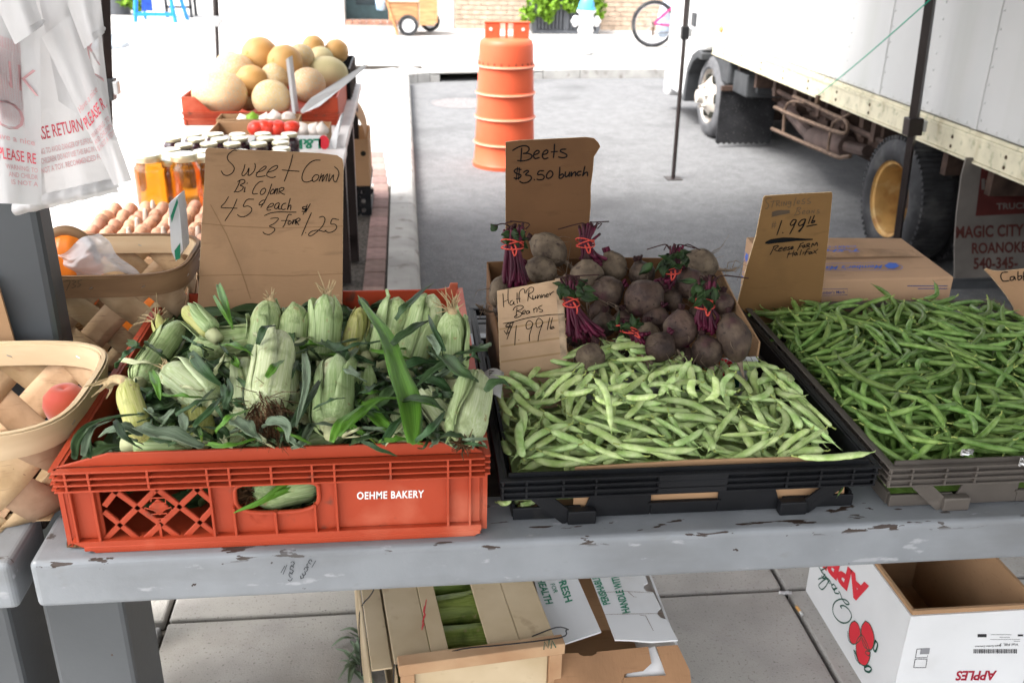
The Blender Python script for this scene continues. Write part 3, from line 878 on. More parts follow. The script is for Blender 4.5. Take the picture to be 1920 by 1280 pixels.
leaf_cloud(q, [((2.25, 16.3, .62), (.2, .2, .12)), ((2.15, 16.25, .42), (.16, .12, .2)), ((2.0, 16.25, .28), (.12, .1, .16)), ((2.42, 16.25, .5), (.18, .1, .15)), ((2.35, 16.24, .3), (.1, .06, .12)), ((2.75, 16.3, .62), (.25, .2, .1)), ((2.72, 16.24, .45), (.15, .08, .12)), ((3.1, 16.3, .6), (.2, .18, .15)), ((3.2, 16.25, .4), (.12, .1, .15)), ((2.5, 16.5, .75), (.5, .2, .12))], 70, .095, 5)
q.build("foliage", M_LIME, pt)
# hydrant
M_HYW = mat("hydrant_white", (.78, .78, .77), rough=.4, var=.05)
M_HYB = mat("hydrant_blue", (.08, .33, .62), rough=.4, var=.06)
hb = P(1098, 104, z=0); hb.y += .1
hy = thing("fire_hydrant", "white fire hydrant with bright blue bonnet on the far pavement", "hydrant", hb)
T = Matrix.Translation(hb)
MB().lathe([(.105, 0), (.105, .012)], T, 20).build("base_ring", M_DARK, hy)
MB().lathe([(.10, .0125), (.10, .03), (.115, .04), (.115, .055), (.098, .07), (.098, .30), (.112, .31), (.112, .335), (.098, .345), (.10, .54), (.13, .56), (.13, .585)], T, 24).build("barrel", M_HYW, hy, smooth=True, angle=40)
MB().lathe([(.125, .586), (.125, .61), (.11, .615), (.10, .68), (.075, .73), (.045, .755), (.03, .76), (.03, .80), (0, .80)], T, 24).build("bonnet", M_HYB, hy, smooth=True, angle=40)
for a in (0, 180, -90):
 Mx = T @ Matrix.Translation((0, 0, .44)) @ Matrix.Rotation(radians(a), 4, 'Z') @ Matrix.Rotation(radians(90), 4, 'Y')
 k_ = .06 if a != -90 else .075
 MB().lathe([(k_ * .85, .08), (k_ * .85, .125), (k_ * 1.2, .13), (k_ * 1.2, .165), (k_ * .95, .18), (.02, .185), (.02, .205), (0, .205)], Mx, 16).build("nozzle", M_HYW, hy, smooth=True, angle=40)
# pink bicycle
M_PINK = mat("hot_pink_paint", (.42, .012, .13), rough=.3, var=.05)
M_CHROME = mat("bicycle_metal", (.5, .5, .52), rough=.25, var=.1, metal=.9)
wb = P(1222, 89, z=0)
by_, bx_ = wb.y, wb.x
bk = thing("bicycle", "hot pink bicycle on the far pavement beside the truck cab", "bicycle", (bx_ + .5, by_, 0))
def bwheel(x):
 R = .335
 w = link("wheel", None, bk); w.location = Vector((x, by_, R)) - wloc(bk)
 n = 40
 ring = [(x + R * .93 * cos(2 * pi * k / n), by_, R + R * .93 * sin(2 * pi * k / n)) for k in range(n + 1)]
 MB().tube(ring, .026, 8, caps=False, up=(0, 1, 0)).build("tyre", M_TYRE, w, smooth=True)
 MB().tube([((a - x) * .9 + x, b, (c - R) * .9 + R) for a, b, c in ring], .009, 6, caps=False, up=(0, 1, 0)).build("rim", M_CHROME, w, smooth=True)
 q = MB()
 for k in range(24):
  a = 2 * pi * k / 24
  q.tube([(x + .02 * cos(a + 1), by_ + (.025 if k % 2 else -.025), R + .02 * sin(a + 1)), (x + R * .83 * cos(a), by_, R + R * .83 * sin(a))], .0016, 3)
 q.build("spokes", M_CHROME, w)
 MB().tube([(x, by_ - .04, R), (x, by_ + .04, R)], .022, 10).build("hub", M_BOLT, w)
bwheel(bx_); bwheel(bx_ + 1.02)
q = MB(); X = lambda a, z, dy=0: (bx_ + a, by_ + dy, z)
for s in (-.05, .05):
 q.tube([X(0, .335, s), X(.40, .70, s * .4)], .011, 8); q.tube([X(0, .335, s), X(.42, .30, s * .6)], .011, 8)
q.tube([X(.42, .29), X(.36, .82)], .017, 8); q.tube([X(.42, .30), X(.85, .72)], .02, 8); q.tube([X(.39, .62), X(.84, .80)], .018, 8)
q.tube([X(.83, .85), X(.90, .62)], .02, 8)
for s in (-.06, .06): q.tube([X(.90, .62, s), X(1.02, .335, s)], .012, 8)
q.build("frame", M_PINK, bk, smooth=True, angle=50)
MB().box(bx_ + .22, by_ - .07, .86, bx_ + .46, by_ + .07, .91).build("saddle", M_TBLACK, bk, bevel=.02)
q = MB(); q.tube([X(.83, .85), X(.84, .98)], .012, 8); q.tube(smooth_path([X(.78, 1.02, -.3), X(.86, .99, -.12), X(.86, .99, .12), X(.78, 1.02, .3)]), .012, 8); q.build("handlebar", M_CHROME, bk, smooth=True)
q = MB(); q.tube([X(.42, .30, -.08), X(.44, .30, -.06)], .09, 16); q.box(bx_ + .40, by_ - .1, .14, bx_ + .43, by_ - .085, .3); q.box(bx_ + .37, by_ - .2, .12, bx_ + .47, by_ - .1, .14)
q.build("crankset", M_BOLT, bk)
q = MB(); q.box(bx_ - .03, by_ - .07, .17, bx_ + .0, by_ - .05, .3); q.tube([X(-.02, .2, -.06), X(.42, .24, -.07)], .006, 5); q.build("derailleur", M_BOLT, bk)
# light bag hung on the bicycle's far side
q = MB(); q.lathe([(0, .12), (.11, .13), (.15, .25), (.14, .45), (.10, .6), (.06, .66)], Matrix.Translation((bx_ + .24, by_ + .16, 0)) @ Matrix.Scale(.6, 4, (0, 1, 0)), 14)
o = q.build("saddle_bag", mat("pale_blue_cloth", (.50, .60, .72), rough=.8, var=.2, scale=14), smooth=True); tag(o, "pale blue cloth bag hanging behind the pink bicycle's wheel", "bag"); recentre(o)
# person standing by the bicycle (mostly hidden behind the cab)
M_SKIN = mat("skin", (.55, .27, .17), rough=.6, var=.08)
M_SHORT = mat("dark_shorts", (.04, .045, .06), rough=.8, var=.2)
M_SHIRT = mat("pale_shirt", (.55, .58, .62), rough=.8, var=.1)
def person_at(x, y, rot):
 bm = bmesh.new(); L = bm.verts.layers.skin.verify() if hasattr(bm.verts.layers, "skin") else None
 J = {"pel": ((0, 0, .95), .13), "waist": ((0, .01, 1.1), .12), "chest": ((0, .0, 1.32), .145), "neckb": ((0, 0, 1.46), .06), "neck": ((0, -.01, 1.53), .052), "headc": ((0, -.025, 1.63), .085), "headt": ((0, -.02, 1.72), .078),
         "hipL": ((-.1, 0, .9), .095), "kneeL": ((-.13, -.02, .5), .06), "ankL": ((-.14, .01, .1), .042), "toeL": ((-.15, -.15, .045), .035),
         "hipR": ((.1, 0, .9), .095), "kneeR": ((.12, -.04, .5), .06), "ankR": ((.13, .0, .1), .042), "toeR": ((.14, -.16, .045), .035),
         "shL": ((-.18, 0, 1.41), .06), "elL": ((-.25, -.05, 1.14), .043), "wrL": ((-.22, -.25, 1.0), .03), "haL": ((-.2, -.33, .99), .032),
         "shR": ((.18, 0, 1.41), .06), "elR": ((.25, -.05, 1.14), .043), "wrR": ((.22, -.25, 1.0), .03), "haR": ((.2, -.33, .99), .032)}
 E_ = [("pel", "waist"), ("waist", "chest"), ("chest", "neckb"), ("neckb", "neck"), ("neck", "headc"), ("headc", "headt")] + [e for s in "LR" for e in (("pel", "hip" + s), ("hip" + s, "knee" + s), ("knee" + s, "ank" + s), ("ank" + s, "toe" + s), ("chest", "sh" + s), ("sh" + s, "el" + s), ("el" + s, "wr" + s), ("wr" + s, "ha" + s))]
 names = list(J); me = bpy.data.meshes.new("person")
 me.from_pydata([J[n][0] for n in names], [(names.index(a), names.index(b)) for a, b in E_], [])
 o = link("person", me)
 md = o.modifiers.new("skin", 'SKIN')
 lay = me.skin_vertices[0] if me.skin_vertices else None
 if lay is None:
  bpy.context.view_layer.objects.active = o
  bm2 = bmesh.new(); bm2.from_mesh(me); bm2.verts.layers.skin.verify(); bm2.to_mesh(me); bm2.free(); lay = me.skin_vertices[0]
 for i, n in enumerate(names):
  lay.data[i].radius = (J[n][1], J[n][1] * (.8 if n in ("chest", "waist") else 1)); lay.data[i].use_root = (n == "pel")
 sb = o.modifiers.new("sub", 'SUBSURF'); sb.levels = sb.render_levels = 2
 me.materials.append(M_SKIN)
 o.location = (x, y, 0); o.rotation_euler = (0, 0, rot)
 R = Matrix.Translation((x, y, 0)) @ Matrix.Rotation(rot, 4, 'Z')
 q = MB(); q.lathe([(.20, .86), (.185, 1.0), (.165, 1.12), (.2, 1.32), (.19, 1.44), (.07, 1.49)], Matrix.Scale(.75, 4, (0, 1, 0)), 18, close=True)
 sh = link("shirt", q.mesh("shirt", M_SHIRT, smooth=True), o)
 q = MB()
 q.lathe([(.19, .80), (.185, .98)], Matrix.Scale(.78, 4, (0, 1, 0)), 18, close=True)
 for s in (-1, 1): q.tube([(s * .1, 0, .86), (s * .125, -.015, .56)], [.115, .095], 12)
 link("shorts", q.mesh("shorts", M_SHORT, smooth=True), o)
 q = MB()
 for s in (-1, 1): q.tube(smooth_path([(s * .13, .06, .05), (s * .135, 0, .065), (s * .14, -.08, .05), (s * .145, -.19, .035)]), [.045] * 4 + [.052] * 4 + [.05] * 4 + [.03], 10)
 link("shoes", q.mesh("shoes", M_TBLACK, smooth=True), o)
 q = MB(); q.lathe([(.094, 1.62), (.1, 1.68), (.085, 1.74), (.04, 1.77), (0, 1.775)], Matrix.Translation((0, .0, 0)), 16, close=True)
 link("hair", q.mesh("hair", mat("brown_hair", (.05, .03, .02), rough=.8), smooth=True), o)
 q = MB()
 for s in (-1, 1): q.lathe([(0, -.012), (.012, 0), (0, .012)], Matrix.Translation((s * .033, -.105, 1.645)), 8)
 q.tube([(0, -.11, 1.65), (0, -.135, 1.615)], [.008, .015], 6); q.box(-.03, -.106, 1.575, .03, -.1, 1.583)
 link("face_features", q.mesh("face_features", M_SKIN, smooth=True), o)
 return o
po = person_at(P(1262, 70, z=0).x + .12, by_ + .30, radians(25))
tag(po, "person in dark shoes standing at the pink bicycle, mostly hidden behind the truck cab", "person")
# wooden hand cart
M_CART = mat("varnished_cart_wood", (.47, .24, .11), rough=.55, var=.2, scale=5, stretch=(1, 1, 6))
M_CARTP = mat("pale_cart_wood", (.62, .48, .36), rough=.6, var=.15, scale=6)
cw = P(766, 68, z=0)
ct = thing("hand_cart", "wooden two wheeled hand cart parked at the dark doorway", "cart", (cw.x, cw.y + .3, 0))
CX_, CY_ = cw.x, cw.y
q = MB(); q.box(CX_ - .30, CY_ + .06, .22, CX_ + .16, CY_ + .62, .50); q.build("body", M_CART, ct, bevel=.012)
MB().box(CX_ - .33, CY_ + .03, .501, CX_ + .17, CY_ + .65, .54).build("lid", M_CARTP, ct, bevel=.006)
for i in range(5):
 MB().box(CX_ + .165, CY_ + .07 + i * .11, .13, CX_ + .185, CY_ + .17 + i * .11, .62).build("board", M_CARTP, ct)
q = MB(); q.box(CX_ + .18, CY_ + .03, .16, CX_ + .42, CY_ + .07, .66); q.box(CX_ + .186, CY_ + .07, .16, CX_ + .42, CY_ + .62, .2); q.box(CX_ + .42, CY_ + .03, .2, CX_ + .46, CY_ + .66, .66)
q.build("front_box", M_CART, ct, bevel=.006)
for xx, yy in ((CX_, CY_), (CX_ + .36, CY_ + .72)):
 w = link("wheel", None, ct); w.location = Vector((xx, yy, .16)) - wloc(ct)
 Mw = Matrix.Translation((xx, yy, .16)) @ Matrix.Rotation(radians(90), 4, 'X')
 MB().lathe([(.10, -.025), (.15, -.03), (.16, 0), (.15, .03), (.10, .025)], Mw, 24, close=True).build("tyre", M_TYRE, w, smooth=True, angle=50)
 MB().lathe([(.10, -.02), (.10, .02), (.085, .012), (.03, .01), (.03, .035), (0, .035)], Mw, 16).build("rim", mat("white_hub", (.65, .65, .65), rough=.4) if xx == CX_ else MATS["white_hub"], w, smooth=True, angle=40)
for yy in (.04, .60): MB().beam((CX_ - .36, CY_ + yy, .60), (CX_ - .17, CY_ + yy, 0), .03, .03).build("leg", M_CART, ct)
q = MB(); q.beam((CX_ - .9, CY_ + .04, .75), (CX_ - .3, CY_ + .04, .52), .03, .03)
q.build("handle", M_CART, ct)
q = MB(); q.lathe([(0, .54), (.12, .545), (.14, .62), (.10, .72), (0, .76)], Matrix.Translation((CX_ - .1, CY_ + .3, 0)) @ Matrix.Scale(1.5, 4, (1, 0, 0)), 14)
q.lathe([(0, .36), (.07, .37), (.08, .5), (.03, .6)], Matrix.Translation((CX_ - .42, CY_ + .2, 0)), 12)
o = q.build("cloth_bundle", mat("light_blue_cloth", (.42, .58, .78), rough=.8, var=.25, scale=9), smooth=True); tag(o, "light blue cloth bundle lying on the wooden hand cart", "cloth"); recentre(o)
# blue A-frame sign, lamp post base, bench behind
M_BLUE = mat("bright_blue_plastic", (.02, .22, .75), rough=.4, var=.08)
M_BLUED = mat("dark_blue_panel", (.01, .05, .30), rough=.5, var=.3, scale=9)
al, ar = P(254, 42, z=0), P(328, 44, z=0)
af = thing("a_frame_sign", "bright blue plastic A-frame sign on the far left pavement", "sign", (al.x + .33, al.y, 0))
ax, ay = al.x, al.y
q = MB()
for s, dx in ((0, 0), (1, .66)):
 q.beam((ax + dx + (-.0 if s == 0 else .0), ay, 0), (ax + dx + (.12 if s == 0 else -.12), ay + .1, 1.0), .045, .05)
 q.beam((ax + dx + (.05 if s == 0 else .1), ay + .5, 0), (ax + dx + (.12 if s == 0 else -.05), ay + .15, 1.0), .045, .05)
q.beam((ax + .02, ay + .02, .13), (ax + .64, ay + .02, .13), .04, .06)
q.build("frame", M_BLUE, af)
MB().add([(ax + .12, ay + .03, .18), (ax + .30, ay + .03, .18), (ax + .30, ay + .1, .95), (ax + .16, ay + .1, .95), (ax + .12, ay + .05, .18), (ax + .30, ay + .05, .18), (ax + .30, ay + .12, .95), (ax + .16, ay + .12, .95)], [(0, 1, 2, 3), (7, 6, 5, 4), (0, 4, 5, 1), (1, 5, 6, 2), (2, 6, 7, 3), (3, 7, 4, 0)]).build("panel", M_BLUED, af)
M_LAMP = mat("lamp_grey_paint", (.45, .49, .53), rough=.4, var=.05)
lb = P(205, 93, z=0)
lx_ = P(257, 80, z=0).x - .46
lp = thing("street_lamp", "pale grey street lamp base on the pavement behind the plastic bags", "street lamp", (lx_, lb.y + .28, 0))
T = Matrix.Translation((lx_, lb.y + .28, 0)) @ Matrix.Rotation(radians(22.5), 4, 'Z')
MB().lathe([(.48, 0), (.48, .05), (.30, .16)], T, 8).build("base", M_LAMP, lp)
MB().lathe([(.27, .161), (.20, .9), (.12, 1.3), (.08, 3.6), (.08, 3.8)], T, 8).build("post", M_LAMP, lp)
tu = P(226, 28, z=0)
q = MB()
leaf_cloud(q, [((tu.x, tu.y, .52), (.28, .25, .2)), ((tu.x + .2, tu.y - .2, .36), (.2, .15, .22)), ((tu.x + .36, tu.y - .2, .2), (.13, .12, .14)), ((tu.x - .2, tu.y, .7), (.3, .2, .15))], 110, .11, 8)
o = q.build("foliage", M_LIME);
pl2 = thing("flower_tub", "tub of lime green trailing foliage beside the street lamp", "planter", (tu.x, tu.y, 0))
o.parent = pl2; o.matrix_parent_inverse = Matrix.Translation(-Vector(pl2.location))
MB().lathe([(.2, 0), (.26, .3), (.27, .45), (.24, .46), (0, .44)], Matrix.Translation((tu.x - .05, tu.y + .1, 0)), 18).build("tub", M_PLANTER, pl2, smooth=True, angle=40)
q = MB(); cy_ = ay + .9
for xx in (ax + .30, ax + .72): q.box(xx, cy_, 0, xx + .05, cy_ + .05, .45); q.box(xx, cy_ + .4, 0, xx + .05, cy_ + .45, .85)
q.box(ax + .28, cy_ - .02, .42, ax + .80, cy_ + .47, .46); q.box(ax + .3, cy_ + .42, .5, ax + .77, cy_ + .44, .85); q.box(ax + .3, cy_, .16, ax + .77, cy_ + .04, .2)
o = q.build("patio_chair", M_TBLACK); tag(o, "dark patio chair behind the blue A-frame sign", "chair"); recentre(o)
# ------------------------------------------------------------------ materials of the stall
M_RED = mat("orange_red_plastic", (.37, .050, .019), rough=.48, var=.06, scale=7, bump=.06, bscale=160)
overlay(M_RED, (.60, .20, .12), 5, .55, .8, w=2)
overlay(M_RED, (.16, .05, .03), 28, .64, .74, w=5)
M_WHITEP = mat("white_print", (.8, .8, .78), rough=.5, var=.03)
M_BLK = mat("black_tray_plastic", (.009, .0095, .011), spec=.18, rough=.45, var=.25, scale=9, bump=.08, bscale=150)
overlay(M_BLK, (.04, .037, .032), 12, .62, .8, w=2)
M_GRY = mat("grey_brown_tray_plastic", (.085, .073, .063), rough=.5, var=.15, scale=8, bump=.1, bscale=120)
overlay(M_GRY, (.17, .15, .13), 9, .55, .8, stretch=(1, 1, 3), w=3)
def cardboard(name, col, rnd=0, cs=(1, 1, 1), bump=.35):
 m = mat(name, col, rough=.85, var=.08, scale=5, bump=bump, bscale=28, bdist=.0012, bstretch=tuple(c if c < 5 else 7 for c in cs), rnd=rnd)
 overlay(m, tuple(c * .72 for c in col), 7, .58, .8, w=1)
 overlay(m, tuple(c * .8 for c in col), 50, .6, .72, stretch=(.25, 1, 4), w=4)
 return m
M_CARD = cardboard("cardboard", (.36, .215, .115), cs=(2, 30, 2))
M_CARDD = cardboard("darker_cardboard", (.135, .066, .028), cs=(2, 30, 2))  # dark board, its tone deepened in place of weaker light at the back
M_CARDL = cardboard("pale_cardboard", (.46, .31, .19), cs=(2, 30, 2), bump=.5)
M_CARDO = cardboard("ochre_cardboard", (.17, .092, .032), cs=(2, 30, 2))
M_CEDGE = mat("cardboard_edge", (.50, .36, .22), rough=.9, var=.3, scale=140)
M_CWHITE = mat("white_cardboard", (.66, .66, .66), rough=.6, var=.05, scale=4, bump=.15, bscale=30, bdist=.002)
overlay(M_CWHITE, (.5, .49, .47), 4, .56, .8, w=3)
M_INK = mat("black_marker", (.006, .006, .006), rough=.7, var=.3, spec=.1)
M_INKF = mat("faded_marker", (.075, .05, .03), rough=.7, var=.3)
M_INKG = mat("green_print", (.02, .20, .11), rough=.6, var=.05)
M_INKB = mat("blue_print", (.06, .13, .47), rough=.6, var=.05)
M_INKR = mat("red_print", (.62, .03, .045), rough=.6, var=.05)
M_INKDG = mat("dark_green_print", (.01, .075, .05), rough=.6, var=.05)
M_PAPER = mat("newsprint", (.5, .5, .49), rough=.8, var=.08)
# ------------------------------------------------------------------ red crate of sweet corn
RX0, RX1, RY0, RY1 = -.494, .100, 1.190, 1.885
RZR = .918                                       # top of the ribbed rim
def F6(a, b, y=RY0): return P(90 + a / 2.3133, 800 + b / 2.3133, y=y)
rc = thing("produce_crate", "orange-red plastic crate heaped with sweet corn on the long bench", "crate", (-.2, 1.5, BZ))
vx = [F6(a, 300).x for a in (95, 195, 450, 705, 800, 980, 1155, 1250, 1490, 1735, 1830)]
zband = F6(700, 212).z; zr = [F6(700, b).z for b in (212, 188, 164, 140)]
zband, zr = .8865, [.8865, .8965, .9065, .9165]
zfl = .800                                       # top of the bottom skirt
xl0, xl1 = vx[1] + .006, vx[3]                   # lattice window
q = MB()
q.box(RX0 + .02, RY0 - .004, BZ + .004, RX1 - .004, RY0 + .02, BZ + .012)
q.prism([(RX0 + .035, BZ), (RX1 - .012, BZ), (RX1 - .002, BZ + .01), (RX1 - .002, zfl), (RX0 + .004, zfl), (RX0 + .004, BZ + .02)], Matrix(((1, 0, 0, 0), (0, 0, -1, RY0 - .003), (0, 1, 0, 0), (0, 0, 0, 1))), .022)
q.box(RX0 + .010, RY0 + .006, zfl, xl0, RY0 + .011, zband)                 # left panel
q.box(vx[7], RY0 + .006, zfl, RX1 - .004, RY0 + .011, zband)              # right panel
# middle panel with the hand hole
hx0, hx1, hz1, hz0 = F6(803, 250).x, F6(1172, 250).x, zband - .002, F6(900, 330).z
hz0 = .833
hc, hh = (hx0 + hx1) / 2, (hx1 - hx0) / 2
def hole(t):
 a = -2 * pi * t
 cx_, sx_ = cos(a), sin(a)
 e = .55
 X = hc + hh * math.copysign(abs(cx_) ** e, cx_)
 zm = hz0 + (hz1 - hz0) * .55
 Z = zm + ((hz1 - zm) if sx_ > 0 else (zm - hz0)) * math.copysign(abs(sx_) ** (.35 if sx_ > 0 else .75), sx_)
 return X, Z
def outer(t):
 X, Z = hole(t); dx, dz = X - hc, Z - (hz0 + hz1) / 2
 bx0, bx1, bz0, bz1 = vx[3], vx[7], zfl, zband
 s = 1e9
 if dx > 1e-6: s = min(s, (bx1 - hc) / dx)
 if dx < -1e-6: s = min(s, (bx0 - hc) / dx)
 zc = (hz0 + hz1) / 2
 if dz > 1e-6: s = min(s, (bz1 - zc) / dz)
 if dz < -1e-6: s = min(s, (bz0 - zc) / dz)
 return hc + dx * s, zc + dz * s
n = 40
vs = []
for y_ in (RY0 + .006, RY0 + .011):
 for k in range(n): X, Z = hole(k / n); vs.append((X, y_, Z))
 for k in range(n): X, Z = outer(k / n); vs.append((X, y_, Z))
fs = []
for k in range(n):
 k2 = (k + 1) % n
 fs += [(k, k2, n + k2, n + k), (2 * n + k, 3 * n + k, 3 * n + k2, 2 * n + k2), (k, 2 * n + k, 2 * n + k2, k2)]
q.add(vs, fs)
# corners of the middle panel that the fan leaves out
q.box(vx[3], RY0 + .0065, zfl, vx[3] + .02, RY0 + .0105, zfl + .04); q.box(vx[7] - .03, RY0 + .0065, zfl, vx[7], RY0 + .0105, zfl + .04)
q.box(RX0, RY0 + .006, zband, RX1, RY0 + .011, zr[3])                      # band backing
fw_ = q.build("front_wall", M_RED, rc, bevel=.0012, seg=1)
q = MB()
hp = [Vector((*hole(k / n), 0)) for k in range(n)]
q.tube([(v.x, RY0 + .003, v.y) for v in hp] + [(hp[0].x, RY0 + .003, hp[0].y)], .0035, 6, caps=False, up=(0, 1, 0))
q.build("hand_hole_rim", M_RED, rc, smooth=True)
for z in zr:
 MB().box(RX0 - .004, RY0 - .008, z - .0014, RX1 + .002, RY0 + .006, z + .0014).build("rim_rib", M_RED, rc, bevel=.0008, seg=1)
for i, x in enumerate(vx):
 MB().box(x - .0015, RY0 - .0075, zband + .001, x + .0015, RY0 + .006, zr[3] - .001).build("rim_divider", M_RED, rc)
for i, x in enumerate(vx):
 if i in (2, 8): continue
 z1 = zband
 if i in (4, 5, 6): z1 = hz0 + (.004 if i == 5 else .014)
 MB().box(x - .0018, RY0 - .003, zfl, x + .0018, RY0 + .006, z1).build("upright_rib", M_RED, rc, bevel=.0006, seg=1)
# lattice
def lat(a, b):
 pa, pb = F6(*a), F6(*b)
 MB().beam((pa.x, RY0 + .006, pa.z), (pb.x, RY0 + .006, pb.z), .0085, .0050, up=(0, 1, 0)).build("lattice_bar", M_RED, rc, bevel=.001, seg=1)
zoff = 0
for a, b in (((240, 352), (338, 228)), ((240, 500), (530, 216)), ((415, 497), (703, 225)), ((588, 493), (712, 362)),
             ((238, 375), (392, 498)), ((206, 228), (575, 494)), ((402, 226), (735, 480)), ((572, 218), (712, 335))):
 lat(a, b)
MB().box(vx[2] - .0018, RY0 + .003, F6(480, 300).z, vx[2] + .0018, RY0 + .009, zband).build("lattice_stub", M_RED, rc)
MB().box(F6(488, 470).x - .0018, RY0 + .003, zfl, F6(488, 470).x + .0018, RY0 + .009, F6(488, 425).z).build("lattice_stub", M_RED, rc)
rp = Plane((0, RY0 + .0005, 0), (1, 0, 0), (0, 0, 1))
q = MB(); c_ = F6(478, 352)
Md = Matrix.Translation((c_.x, RY0 + .004, c_.z)) @ Matrix.Rotation(radians(45), 4, 'Y')
q.obox(Md, .020, .004, .020)
em = q.build("emblem_plate", M_RED, rc, bevel=.001, seg=1)
tf6 = (2.3133, 90, 800)
strokes("emblem_relief", Plane((0, RY0 + .0008, 0), (1, 0, 0), (0, 0, 1)), [[(447, 322), (447, 308), (510, 306), (510, 330), (455, 332)], [(420, 372), (420, 350), (478, 366), (535, 347), (535, 368)], [(450, 398), (450, 378), (515, 374), (515, 396), (460, 398)]], tf6, .0022, M_RED, em, h=.0003, k=1)
strokes("maple_relief", Plane((0, RY0 + .0055, 0), (1, 0, 0), (0, 0, 1)), [[(908, 366), (900, 380), (915, 384), (908, 366)], [(880, 385), (876, 398), (894, 404), (880, 385)], [(936, 383), (925, 400), (944, 403), (936, 383)], [(897, 418), (922, 417)], [(902, 410), (908, 395), (916, 409)]], tf6, .0016, M_RED, rc, h=.0004, k=1)
q = MB()
wp = Plane((0, RY0 + .006, 0), (1, 0, 0), (0, 0, 1))
h6 = lambda a, b: wp.hit(90 + a / 2.3133, 800 + b / 2.3133)
type_on(q, wp, "OEHME BAKERY", h6(1340, 314), h6(1630, 306), h6(1340, 281), h=.0004, bold=.02, spacing=1.1)
q.build("lettering", M_WHITEP, fw_)
# raised lip
q = MB()
lipx = [F6(a, 120).x for a in (88, 250, 1690, 1850)]
q.prism([(RX0 - .002, zr[3] + .0015), (RX1 + .001, zr[3] + .0015), (lipx[3], zr[3] + .010), (lipx[2], .938), (lipx[1], .938), (lipx[0], zr[3] + .008)], Matrix(((1, 0, 0, 0), (0, 0, -1, RY0 + .007), (0, 1, 0, 0), (0, 0, 0, 1))), .005)
q.build("front_lip", M_RED, rc, bevel=.0015)
for x0, x1 in ((RX0, RX0 + .005), (RX1 - .005, RX1)):
 s_ = -1 if x0 < 0 else 1
 q = MB(); q.box(x0, RY0 + .012, BZ + .004, x1, RY1 - .006, zr[3])
 q.build("side_wall", M_RED, rc)
 for z in zr:
  xa, xb = (x0 - .010, x0) if s_ < 0 else (x1, x1 + .010)
  MB().box(xa, RY0 + .0, z - .0014, xb, RY1, z + .0014).build("rim_rib", M_RED, rc)
 for i in range(9):
  yy = RY0 + .012 + i * (RY1 - RY0 - .03) / 8
  xa, xb = (x0 - .007, x0) if s_ < 0 else (x1, x1 + .007)
  MB().box(xa, yy - .0015, BZ + .004, xb, yy + .0015, zband).build("upright_rib", M_RED, rc)
q = MB(); Mb = Matrix(((1, 0, 0, 0), (0, 0, -1, RY1 - .005), (0, 1, 0, 0), (0, 0, 0, 1)))
q.prism([(RX0, BZ + .004), (RX1, BZ + .004), (RX1, .930), (RX1 - .016, .930), (RX1 - .018, .920), (RX1 - .04, .916), (RX0 + .04, .916), (RX0 + .02, .920), (RX0 + .018, .934), (RX0, .934)], Mb, .006)
q.build("back_wall", M_RED, rc, bevel=.0015)
for z in zr[:3]:
 MB().box(RX0, RY1 + .001, z - .0014, RX1, RY1 + .01, z + .0014).build("rim_rib", M_RED, rc)
MB().box(RX0 + .006, RY0 + .021, BZ + .004, RX1 - .006, RY1 - .012, BZ + .010).build("floor_panel", M_RED, rc)
